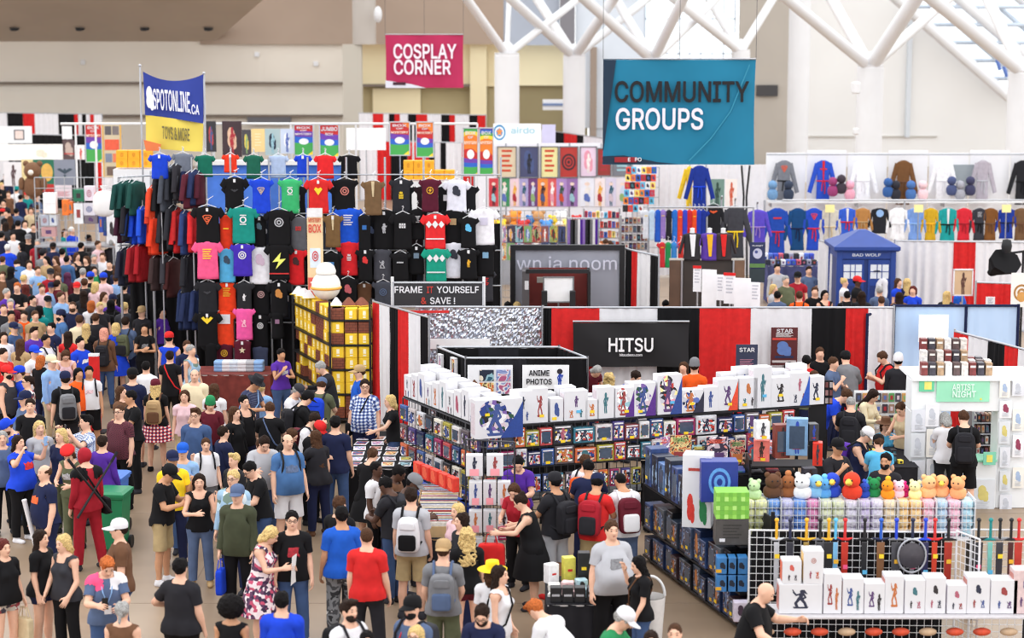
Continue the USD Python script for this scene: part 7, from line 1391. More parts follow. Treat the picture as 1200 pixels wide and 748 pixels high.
poster('mint green stall sign with white words ARTIST NIGHT',1097,444,1160,471,d - .27,(156,226,190),(('disc',(230,220,90),.84,.12,.04,.1),),texts=(('ARTIST',(226,246,236),.50,.50,.42,.26),('NIGHT',(226,246,236),.52,.20,.44,.26)),cat='sign',name='sign_board')
poster('small teal and yellow card at the left end of the mint sign',1077,445,1095,459,d - .27,(110,206,160),(('square',(240,230,120),.58,.5,.6,.8),),cat='card',name='card')
for i,(x0,x1,y0,y1) in enumerate(((1068,1086,480,506),(1084,1101,474,500),(1067,1084,508,536),(1085,1101,503,536),(1068,1084,540,570),(1085,1101,538,568),(1069,1100,572,602),(1171,1184,446,466),(1186,1200,446,464),(1171,1186,470,490),(1170,1184,494,520),(1186,1200,480,505),(1171,1184,524,548),(1186,1200,510,536),(1171,1184,552,576),(1186,1200,548,572),(1171,1186,580,600),(1106,1134,562,598),(1138,1166,562,600))):
 c = [(228,230,238),(240,240,244),(222,226,232),(244,240,232)][i % 4]; poster('%s pinned on the green signed stall, %s' % (['ink sketch sheet','pale drawing','faint line print','small colour print'][i % 4],ordinal(i)),x0,y0,x1,y1,d - .29 - .01 * (i % 3),c,(('splash',[(200,204,214),(150,60,90),(214,200,120),(170,190,220)][i % 4 if i > 6 else 0],.5,.55,.6,.5),('lines',(206,208,214),.5,.2,.7,.25)),None,'sheets pinned on the green signed stall',cat='print',name='pinned_print')
poster('mint and yellow card on the counter of the green signed stall',1152,530,1167,545,d - .36,(130,210,180),(('square',(240,226,110),.5,.5,.6,.7),),cat='card',name='card')
t = stage.GetPrimAtPath('/World/market_stall')
for r in (1,2): obj('riser',MB().box((gx(1112,d),d + .05 + .26 * r,z1 + .04 + .08 * r),(.72,.22,.155 * r)),wm,t)
for i in range(26):
 px = 1080 + (i % 9) * 9.4; r = i // 9; q = at_y(px + (r * 3),440,d + .2); c = [(120,50,50),(214,206,200),(90,70,70),(226,222,220),(170,140,110),(60,56,66)][(i * 5) % 6]; h = .22 + .10 * ((i * 3) % 3) * (1 if i % 9 < 5 else .3); prod_box('%s jar pack on the roof of the green signed stall, row %s, place %s' % (cname(c),['one','two','three'][r],ordinal(i % 9)),(q[0],d + .05 + .26 * r,z1 + .04 + (.16 * r if i % 9 < 6 else 0)),(.11,.16,h),0,mat(c,.4,0,.3,14.,'card'),[('bar',(230,226,220),.5,.7,.8,.8)],None,'jar_pack','pack','packs on the roof of the green signed stall')
# cards table by the right stall
table('long black table of small cards and dice left of the green signed stall',gx(1000,34),gx(1064,34),32.9,34.6,.80,blackmetal,cloth('charcoal'))
t = thing('card_rack','white rack showing rows of small pictures behind the long haired keeper','rack',(0,0,0)); a,b = at_y(1000,500,36.4),at_y(1066,458,36.4); obj('rack_board',MB().box(((a[0] + b[0]) / 2,36.4,(a[2] + b[2]) / 2),(b[0] - a[0],.04,b[2] - a[2])),wm,t)
for s in (a[0],b[0]): obj('leg',MB().box((s,36.42,a[2] / 2),(.04,.04,a[2])),metal,t)
for r in range(3):
 for i in range(8):
  c = [(70,66,76),(90,150,90),(150,120,100),(60,50,60),(190,180,170),(200,150,90)][(i * 5 + r) % 6]; poster('%s small picture on the white card rack, row %s, place %s' % (cname(c),['one','two','three'][r],ordinal(i)),1003 + i * 7.7,461 + r * 13,1009.5 + i * 7.7,471 + r * 13,36.36,c,(('square',ART[(i + r) % 8][1],.5,.5,.6,.6),),None,'small pictures on the white card rack',cat='picture',name='small_picture')
for i in range(14):
 q = at_y(1004 + (i % 7) * 8,530,33.4); c = [(230,226,230),(40,40,46),(244,214,70),(80,140,210)][i % 4]; prod_box('%s card pack on the black cards table, %s %s' % (cname(c),ordinal(i % 7),'front' if i < 7 else 'back'),(q[0],33.2 + .6 * (i // 7),.805),(.09,.12,.06 + .05 * (i % 3)),i * 17 % 30,mat(c,.5,0,.15,12.,'card'),[('square',acc(i),.5,.5,.6,.6)],None,'card_pack','pack','card packs on the black table')
# toy boxes and posters between the figure stall and the right stalls
for i,(x0,x1,y0,y1,c,nm) in enumerate(((906,925,497,536,(130,60,50),'brown blister figure box'),(921,947,490,533,(120,160,200),'large pale blue blister figure box'),(884,901,493,514,(238,238,242),'white figure box with yellow tag'),(883,902,515,540,(230,120,110),'white and red figure box'),(946,958,496,516,(60,60,66),'dark small figure box'),(952,964,518,545,(226,60,44),'white and red stacked toy box'),(940,956,548,566,(70,70,80),'dark striped toy box'))):
 d0 = 31.4 - .1 * (i % 3); q0,q1 = at_y(x0,y1,d0),at_y(x1,y0,d0); prod_box('%s on the rear toy stand' % nm,((q0[0] + q1[0]) / 2,d0,q0[2]),(q1[0] - q0[0],.18,q1[2] - q0[2]),[8,-8][i % 2],mat(c,.4,0,.15,9.,'card'),[('figure',[(60,40,36),(40,70,170),(60,60,70)][i % 3],.5,.5,.6,.8),('bar','red',.5,.2,.4,.2)],('yellow',.6,.12) if i in (2,3) else None,'toy_box','box',window=i < 2)
t = thing('toy_stand','dark stepped stand holding toy boxes near the right crowd','stand',(0,0,0)); X0,X1 = gx(882,31.6),gx(968,31.6)
for z in (.55,.85,1.12): obj('step',MB().box(((X0 + X1) / 2,31.75,z),(X1 - X0,.5,.03)),blackmetal,t)
for x in (X0,X1): obj('side',MB().box((x,31.9,.6),(.04,.5,1.2)),blackmetal,t)
poster('dark red poster with a blue craft and white title on the drapes',903,384,935,428,39.5,(86,26,28),(('splash',(90,120,180),.5,.42,.7,.4),('bar',(30,40,80),.5,.22,.7,.3),('lines',(226,220,220),.5,.80,.8,.12),('bar',(200,60,50),.5,.70,.9,.3),('bar',(200,190,190),.5,.10,.9,.3)),texts=(('STAR','white',.5,.87,.6,.09),))
poster('dark blue poster with white title beside the figure boxes',862,404,888,442,37.0,(46,50,76),(('lines',(170,110,130),.5,.45,.8,.2),('disc',(150,140,160),.65,.2,.5,.3)),texts=(('STAR','white',.5,.78,.7,.12),))
t = thing('pin_stand','dark tilted stand of small pins near the green haired shopper','stand',(0,0,0)); a,b = at_y(942,474,34.2),at_y(976,446,34.2)
obj('board',MB().box(((a[0] + b[0]) / 2,34.2,(a[2] + b[2]) / 2),(b[0] - a[0],.05,b[2] - a[2])),cloth('charcoal'),t)
obj('leg',MB().box(((a[0] + b[0]) / 2,34.24,a[2] / 2),(.3,.05,a[2])),blackmetal,t)
for r in range(3):
 for i in range(7): obj('pin',MB().box((a[0] + (b[0] - a[0]) * (i + .5) / 7,34.16,a[2] + (b[2] - a[2]) * (r + .5) / 3),(.05,.02,.09)),mat([(150,110,110),(110,60,60),(170,160,160)][(i + r) % 3],.5,0,.1,name='pin'),t)
# ------------------------------------------------------------------ far left goods
def rainbow_poster(label,x0,x1,y0,y1,dd,texts,ph=1.0): return poster(label,x0,y0,x1,y1,dd,pattern_mat('rainbow',RAIN,ph,.5),(('disc',(240,240,240),.5,.45,.5,.2),),'silver','rainbow mystery posters',texts=texts)
BX = (('BOX','white',.5,.86,.7,.07),('OF','white',.5,.78,.35,.05),('MYSTERY',(250,240,220),.5,.66,.85,.06))
for i,(x0,x1,y0,y1,dd) in enumerate(((101,119,145,190,66),(345,367,146,182,58),(457,480,143,182,58),(488,508,143,184,58),(543,560,150,206,56),(562,578,150,206,56))): rainbow_poster('rainbow coloured tall poster lettered BOX OF MYSTERY, %s from left' % ordinal(i),x0,x1,y0,y1,dd,BX,.55 + .1 * i)
rainbow_poster('rainbow poster lettered JUMBO BOX with a blue cabinet picture',375,397,146,184,57.5,(('JUMBO','white',.5,.80,.85,.12),('BOX','white',.5,.66,.4,.08)),.7)
poster('yellow framed poster of small photographs and orange panels',122,144,141,208,65,(206,190,160),(('square',(90,86,90),.3,.86,.45,.2),('square',(120,110,110),.72,.86,.45,.2),('square',(226,90,60),.5,.6,1.0,.24),('square',(120,130,150),.3,.36,.45,.2),('square',(226,120,80),.72,.36,.45,.2),('square',(110,90,80),.5,.12,.8,.2)),'gold')
for i,(x0,x1,y0,y1,c,k,nm) in enumerate(((242,253,142,178,(46,44,48),0,'dark poster with white sketch'),(261,283,142,184,(60,40,44),5,'dark poster with red rocket figure'),(284,294,152,182,(70,66,70),7,'dark poster of pale faces'),(295,310,151,178,(240,206,140),2,'plain golden poster'),(311,328,151,182,(170,190,190),3,'pale poster of a black and white mask'),(329,344,151,180,(206,216,232),4,'pale blue poster of white figures'))):
 poster('%s behind the shirt stall' % nm,x0,y0,x1,y1,58.5,c,(('splash',ART[k][2],.5,.5,.6,.6),('figure',ART[k][1],.5,.45,.5,.7)) if i != 3 else (('lines',(246,220,170),.5,.5,.6,.6),),None)
t = thing('tube_frame','white tube frame carrying the far posters','frame',(0,0,0)); zf = at_y(300,145,59)[2]
obj('rail',MB().tube([(gx(80,59),59,zf),(gx(560,59),59,zf)],.04,6),white,t)
for px in (97,120,243,256,345,420,486,560): obj('upright',MB().tube([(gx(px,59),59,0),(gx(px,59),59,zf)],.03,6),white,t)
obs = mat((246,170,30),.6,0,.06,8.,'orange_card');
for i in range(14):
 if i < 6: px,py,w,h,dd = 144 + (i % 3) * 14,196 - (i // 3) * 10,13.5,10,57
 else: j = i - 6; px,py,w,h,dd = 479 + (j % 5) * 12,(210 if j < 5 else 199),11.5,11,55
 q = at_y(px,py,dd); prod_box('orange-yellow carton stacked behind the shirt stall, %s' % ('left pile, %s' % ordinal(i) if i < 6 else 'right pile, %s' % ordinal(i - 6)),(q[0],dd,q[2]),(w * dd / FPX,.3,h * dd / FPX),0,obs,[('ring',(206,130,20),.5,.5,.3,.5)],None,'carton','box','orange-yellow cartons behind the shirt stall')
t = thing('platform','plain white platform under the orange-yellow cartons','platform',(0,0,0)); q = at_y(158,196,57); obj('deck',MB().box((q[0],57,q[2] / 2 - .02),(1.1,.6,q[2] - .04)),white,t); q = at_y(503,210,55); obj('deck',MB().box((q[0],55,q[2] / 2 - .02),(1.6,.6,q[2] - .04)),white,t)
t = thing('blue_bins','long bright blue table front with white edge behind the shirt stall','table',(0,0,0)); a,b = at_y(232,205,54),at_y(400,193,54); obj('front',MB().box(((a[0] + b[0]) / 2,54,b[2] / 2),(b[0] - a[0],.1,b[2])),mat((60,110,200),.6,0,.25,1.5,'blue_cloth'),t); obj('edge',MB().box(((a[0] + b[0]) / 2,53.98,b[2] + .06),(b[0] - a[0],.3,.12)),white,t)
poster('large blank white panel in the far middle',406,150,452,176,63,(244,244,246),cat='panel',name='display_panel'); poster('white sign with orange leaf in a blue ring in the far middle',578,145,634,168,68,(242,244,248),(('ring',(60,140,190),.13,.55,.26,.8),('star',(240,140,60),.13,.58,.16,.5)),texts=(('airdo',(170,206,216),.62,.50,.50,.30),),cat='sign',name='sign_board'); poster('lilac grey panel right of the leaf sign',635,146,651,168,68,(196,192,220),cat='panel',name='display_panel')
# far drapes of red, white and black
def steps(n,seed): r = random.Random(seed); return [(['white','red','white','black'][r.randrange(4)],1 + r.random()) for _ in range(n)]
drape_wall('far row of red white and black drapes at the left wall',(gx(-30,100),100),(gx(128,98),98),at_y(50,133,99)[2],[('red',3),('white',4),('white',4),('black',4),('red',3),('white',6),('black',4),('red',1),('white',1),('black',1),('white',1),('red',1),('white',2)])
drape_wall('far stepped red white and black drapes under the magenta banner',(gx(424,98),98),(gx(570,96),96),at_y(500,134,97)[2],[('white',5),('red',4),('white',2),('black',2),('red',2),('white',3),('black',3),('red',4),('white',5),('black',3),('red',2),('white',5),('black',3),('red',3)]); drape_wall('far stepped red and black drapes left of the teal banner',(gx(610,94),94),(gx(720,84),84),3.0,steps(16,3)); drape_wall('second far row of red and black drapes left of the teal banner',(gx(634,88),88),(gx(722,80),80),2.5,steps(14,8)); drape_wall('far low drapes of mixed colours behind the shirt stall',(gx(424,90),90),(gx(600,88),88),2.6,steps(20,5))
drape_wall('black drapes of a far left stall',(gx(20,86),86.5),(gx(150,85),85),3.1,[('black',5),('black',4),('black',3),('red',1),('white',2),('red',1)])
poster('white sheet pinned on the far black drapes',73,148,84,163,81.5,(240,240,244),cat='sheet',name='sheet'); poster('framed picture on a white board at the far left',-6,148,37,168,80,(234,236,240),(('square',(70,70,80),.66,.5,.35,.75),('square',(226,206,200),.66,.5,.27,.6)),cat='board',name='picture_board')
poster('bright white counter front at the far left',-10,169,74,188,78,(250,248,244),(('splash',(246,226,206),.7,.4,.2,.5),),cat='counter',name='counter_front'); poster('crowded photo strip beside the white counter',74,164,88,187,78,(90,70,72),(('splash',(190,170,160),.5,.5,.8,.7),('bar',(190,50,50),.5,.3,.8,.3)),cat='poster')
poster('white sheet with red figure at the far left stall',88,170,99,187,77,(240,236,236),(('figure',(206,70,60),.6,.4,.5,.7),)); poster('grey flag with a dark spread bird at the far left',64,187,88,217,68,(136,142,158),(('wing',(60,76,90),.5,.55,.75,.6),('star',(60,76,90),.5,.36,.15,.2)),cat='flag',name='flag'); poster('green and gold flag with a round head at the far left',26,187,63,217,69,(30,110,84),(('disc',(226,180,90),.78,.5,.36,.7),('square',(226,206,150),.18,.5,.45,1.25)),cat='flag',name='flag')
poster('red cloth strip under the flags',50,216,64,225,68,(190,44,40),cat='cloth',name='cloth_strip'); poster('pale checked cloth under the bird flag',65,217,84,232,68,(226,214,222),(('lines',(206,120,130),.5,.3,.9,.4),),cat='cloth',name='cloth_strip'); poster('pale figure banner at the far left edge',5,190,26,218,70,(232,228,232),(('figure',(90,66,70),.5,.45,.5,.8),),cat='banner',name='banner_sheet')
q = at_y(40,240,66); t = thing('plush_bear','big brown plush bear raised above the far left crowd','plush toy',(q[0],66,at_y(40,226,66)[2])); pm = mat((116,82,58),.95,0,.1,12.,'plush')
obj('plush_body',rbox(0,0,.2,.62,.5,.7,e=.85),pm,t,True); obj('plush_head',trimesh.creation.icosphere(2,.28).apply_translation((0,-.05,.72)),pm,t,True); obj('muzzle',trimesh.creation.icosphere(2,.09).apply_translation((0,-.31,.68)),mat((230,222,210),.9,0,.05,name='plush'),t,True)
for s in (-1,1): obj('ear',trimesh.creation.icosphere(1,.1).apply_translation((s * .22,0,.94)),pm,t,True); obj('arm',rbox(s * .36,-.08,.3,.2,.24,.42,e=.9),pm,t,True)
obj('pole',MB().tube([(0,.1,0),(0,.1,-at_y(40,226,66)[2])],.03,6),blackmetal,t)
# white racks and goods in the far left middle
t = thing('goods_rack','grey wire goods rack behind the far left crowd','rack',(0,0,0)); dd = 60; a,b = at_y(48,290,dd),at_y(68,252,dd)
for x in (a[0],b[0]): obj('upright',MB().box((x,dd,b[2] / 2),(.04,.4,b[2])),metal,t)
for k in range(4): obj('shelf_board',MB().box(((a[0] + b[0]) / 2,dd,a[2] + (b[2] - a[2]) * k / 3.2),(b[0] - a[0],.42,.03)),metal,t)
GD = [(52,66,226,250,(244,243,244),'tall white carton pile'),(49,58,252,264,(176,182,196),'grey wire basket pack'),(59,67,252,264,(206,210,216),'pale wire basket pack'),(50,66,266,277,(196,150,150),'pinkish pack'),(74,81,234,252,(236,120,40),'orange hanging bag'),(81,86,236,250,(230,110,40),'small orange bag'),(87,99,222,236,(30,110,80),'green ringed package'),(100,111,218,235,(226,214,226),'pale figure package'),(112,118,226,238,(230,100,50),'orange round pack'),(88,98,238,262,(230,232,236),'white stacked set'),(99,112,238,252,(214,210,220),'white screen pack'),(100,115,252,262,(120,110,120),'grey boxed set'),(117,121,250,272,(50,80,170),'blue hanging strip'),(122,126,252,276,(36,60,130),'dark blue hanging strip'),(126,138,252,285,(232,232,236),'white gridded panel')]
for i,(x0,x1,y0,y1,c,nm) in enumerate(GD):
 d0 = 58.5; q0,q1 = at_y(x0,y1,d0),at_y(x1,y0,d0); prod_box('%s among the far left goods' % nm,((q0[0] + q1[0]) / 2,d0,q0[2]),(q1[0] - q0[0],.25,q1[2] - q0[2]),0,mat(c,.6,0,.1,5.,'card'),[(['square','ring','splash'][i % 3],acc(i),.5,.5,.5,.5)] if i not in (0,) else [('bar',(222,220,224),.5,.5,1.0,.1)],None,'goods_pack','pack')
grid_panel('grid_panel','grey wire grid behind the far left goods',(gx(48,58.8),58.75),(gx(140,58.8),58.75),.1,3.5,metal,.3,.008)
q = at_y(127,252,57); t = thing('white_sack','big white stuffed sack beside the green hoodies','sack',(q[0],56.5,q[2])); obj('sack_body',rbox(0,0,.36,.62,.5,.72,e=.7),mat((236,234,234),.9,0,.04,4.,'white_cloth'),t,True); obj('tied_neck',MB().lathe([(.10,.68),(.05,.76),(.12,.86),(0,.84)],10),mat((226,224,224),.9,0,.04,4.,'white_cloth'),t,True)
t = thing('goods_table','long grey table under the far left goods','table',(0,0,0)); obj('top',MB().box(((gx(48,58.6) + gx(140,58.6)) / 2,58.7,at_y(90,288,58.5)[2]),(gx(140,58.6) - gx(48,58.6),.9,.05)),metal,t)
for px in (49,139): obj('leg',MB().box((gx(px,58.6),58.7,at_y(90,288,58.5)[2] / 2),(.06,.8,at_y(90,288,58.5)[2])),metal,t)
# bins by the costumed person
for i,(px,py,c,nm) in enumerate(((134,645,(24,128,84),'green wheeled bin with closed lid beside the red costumed person'),(132,624,(70,120,206),'blue wheeled bin just behind the green bin'))):
 q = at_z(px,py,0); t = thing('wheeled_bin',nm,'bin',(q[0],q[1],0),-6); bmx = mat(c,.45,0,.05,4.,'bin_plastic')
 obj('bin_body',loft([np.array([(-s,-s * 1.1,z),(s,-s * 1.1,z),(s,s * 1.1,z),(-s,s * 1.1,z)]) for s,z in ((.17,.06),(.175,.1),(.215,.84),(.235,.86),(.235,.90))]),bmx,t); obj('lid',loft([np.array([(-s,-s * 1.15,z),(s,-s * 1.15,z),(s,s * 1.15,z),(-s,s * 1.15,z)]) for s,z in ((.25,.90),(.25,.94),(.20,.97))]),bmx,t); obj('handle',MB().tube([(-.18,.26,.9),(-.18,.33,.9),(.18,.33,.9),(.18,.26,.9)],.02,6),bmx,t)
 for s in (-1,1): v,f = tube([(s * .19,.2,.1),(s * .23,.2,.1)],.1,14); obj('wheel',(v,f),blackmetal,t)
q = at_z(112,446,0.0); a = at_y(110,446,46); t = thing('red_post','slim red sign post in the packed aisle','post',(at_z(110,416,1.55)[0],at_z(110,416,1.55)[1],0)); obj('column',MB().box((0,0,.78),(.2,.12,1.5),0,.02),cloth('red'),t); obj('foot',MB().box((0,0,.015),(.4,.35,.03)),blackmetal,t); obj('cap',MB().box((0,0,1.55),(.2,.12,.05)),white,t)
# ------------------------------------------------------------------ the people, where the photo shows the crowns of their heads
HATS = ('cap','capback','beanie','beret','fedora','widehat','bandana','hood','mask')
def crowd(text,**kw):
 for line in text.strip().split('\n'):
  w = line.split('#')[0].split()
  if not w: continue
  a = dict(px=float(w[0]),py=float(w[1]),h=float(w[2]),face=float(w[3]),pose=w[4],hair=None,extra='')
  col = lambda s: s.split(':')
  a['top'] = tuple(col(w[5])); a['bot'] = tuple(col(w[6])) if w[6] != '-' else (None,None)
  a['hair'] = tuple(col(w[7])) if w[7] != '-' else None
  for t in w[8:]:
   if t == 'f': a['sex'] = 'f'
   elif t.startswith('fat'): a['fat'] = float(t[3:])
   elif t.startswith('sk:'): a['skin'] = t[3:]
   elif t.startswith('shoe:'): a['shoes'] = t[5:]
   elif t.startswith('bag='): b = t[4:].split(','); a['bag'] = [b[0],b[1]] + [float(q) if q in ('1','-1') else q for q in b[2:]]
   elif t.split(':')[0] in HATS: a['hat'] = tuple(t.split(':'))
   else: a['extra'] += ' ' + t
  a.update(kw); person(**a)
# foreground, bottom left
crowd('''
23 511 1.68 60 photo tee:royal pants:black bob:dkbrown f fat.45 print:red bag=mobile,lightblue shoe:white
52 545 1.76 -50 stand tee:navy jeans:navy balding:hairbrown fat.25 print:orange bag=tubeposter,white,-1
100 525 1.84 -140 stand2 shirt:crimson tights:crimson - mask:crimson bag=sling,black yoke:black,black
84 522 1.64 -15 look tank:olive pants:olive bob:hairbrown f beret:red print:lightgrey
139 608 1.78 -75 stand tee:brown jeans:denim short:dkbrown cap:white fat.2 print:beige bag=carry,crimson,1
123 648 1.76 15 look polo:slate jeans:denim quiff:ginger fat.15 lanyard yoke:hotpink,white bag=mobile,black,-1
143 706 1.62 175 stand tank:brown jeans:navy pony:hairgrey f fat.3
211 655 1.77 165 hips tee:charcoal pants:black short:hairblack fat.35
271 704 1.62 170 stand tank:black pants:black afro:hairblack f sk:tan
75 627 1.66 -30 heels tank:darkgrey pants:black bob:blond f fat.1
48 622 1.64 70 stand tee:black minishorts:navy long:dkbrown f fat.25
4 633 1.62 50 stand tee:black minishorts:patch bob:auburn f fat.15 bag=carry,beige,1
189 541 1.78 75 phone tee:black cargo:khaki short:hairblack sk:tan cap:black shoe:white
202 528 1.72 20 strap tee:yellow pants:navy short:dkbrown cap:navy sk:tan
233 556 1.65 5 ear tank:black pants:slate long:dkbrown f shoe:tan
241 514 1.52 20 ear2 tee:white shorts:grey short:hairbrown bag=backpack,green
214 519 1.70 0 stand tee:lightblue jeans:denim short:hairbrown cap:blue
278 568 1.80 -10 stand jacket:army pants:black short:hairbrown cap:slate bag=carry,royal,-1
273 552 1.78 -20 stand jacket:skyprint pants:navy short:blond glasses
274 532 1.60 -40 stand tee:charcoal jeans:denim quiff:blond
304 539 1.78 -65 look polo:black jeans:denim short:hairblack glasses print:orange fat.15 bag=shopping,lightgrey,-1
308 508 1.76 10 look tee:lightgrey jeans:denim short:dkbrown fat.35
337 509 1.83 25 stand tee:steel shorts:white balding:dkbrown fat.3 print:slate bag=backpack,black shoe:white
372 505 1.68 -150 reach2 tee:charcoal jeans:navy verylong:hairbrown f fat.15 shoe:brown
393 488 1.80 170 stand tee:navy jeans:denim short:hairblack fat.1
305 616 1.66 75 look dress:floral - bob:blond f fat.2 bag=paper,white,1
342 600 1.79 10 stand tee:black jeans:denim short:hairblack glasses print:crimson
398 582 1.74 150 stand tee:black pants:black short:hairbrown
400 594 1.82 -165 stand tee:blue pants:camo short:hairblack sk:tan fat.25
430 619 1.80 172 stand2 tee:red pants:charcoal buzz:hairbrown fat.1 sk:light
482 572 1.82 172 stand tee:lightgrey shorts:khaki short:dkbrown bag=backpack,white,black
462 560 1.80 -130 look tee:charcoal jeans:denim short:hairblack sk:dark bag=backpack,black
471 553 1.83 80 look tee:darkgrey jeans:denim buzz:hairblack sk:dark cap:grey
456 544 1.74 70 look hoodie:brown jeans:navy short:hairblack sk:dark
441 542 1.66 60 stand tee:white pants:black short:hairblack sk:dark
519 632 1.79 178 heels tee:grey cargo:olive short:hairbrown capback:tan bag=backpack,grey,slate
547 619 1.66 -170 stand tee:black minishorts:maroon curly:blond f
541 602 1.66 -60 stand tee:charcoal jeans:navy long:dkbrown f
536 591 1.62 -50 stand tee:rose jeans:navy long:blond f
586 664 1.66 70 stand tank:white pants:white long:dkbrown f bag=sling,black
577 661 1.62 170 stand tee:white pants:navy bob:hairbrown f widehat:yellow
330 694 1.74 178 stand hoodie:royal pants:black short:hairblack
409 704 1.80 45 stand tee:white pants:navy quiff:dkbrown beard bag=backpack,black
483 698 1.80 -35 stand tee:slate pants:black short:hairblack cap:black beard lanyard:red bag=backpack,darkgrey
487 735 1.62 -20 stand tee:rose pants:black bob:blond f glasses
430 741 1.64 10 stand tee:black pants:black short:hairblack
567 703 1.76 -10 phone shirt:navy pants:black short:dkbrown beard glasses bag=mobile,black,1
629 708 1.74 -130 lean tee:white jeans:navy quiff:ginger
612 581 1.66 -95 reach dress:black - bun:dkbrown f fat.25 bag=shopping,red,1
607 564 1.60 -30 look tee:crimson pants:black bob:hairbrown f
608 531 1.74 -10 look tee:purple pants:black short:hairblack
651 553 1.80 -140 chin tee:charcoal shorts:lightgrey short:hairblack sk:tan cap:charcoal bag=backpack,charcoal shoe:red
697 556 1.80 160 look tee:red shorts:khaki short:hairblack sk:tan cap:navy bag=backpack,crimson
690 541 1.76 175 look tee:navy pants:navy short:hairblack fat.35 sk:tan
732 556 1.78 -165 look tee:white jeans:slate buzz:hairblack sk:tan bag=backpack,maroon,white
686 533 1.60 150 stand tee:white shorts:grey short:hairbrown bag=backpack,orange
717 611 1.82 15 stand tee:lightgrey pants:black short:hairbrown fat.7 print:grey
751 652 1.56 -75 hair tee:black jeans:denim long:hairblack f bag=messenger,brown
715 708 1.76 70 look tee:green pants:navy short:hairgrey cap:white fat.4
791 731 1.72 -10 stand tee:charcoal pants:black buzz:hairbrown
763 741 1.66 0 stand tee:navy pants:black short:dkbrown
894 684 1.76 70 reach polo:black pants:black - fat.35
''')
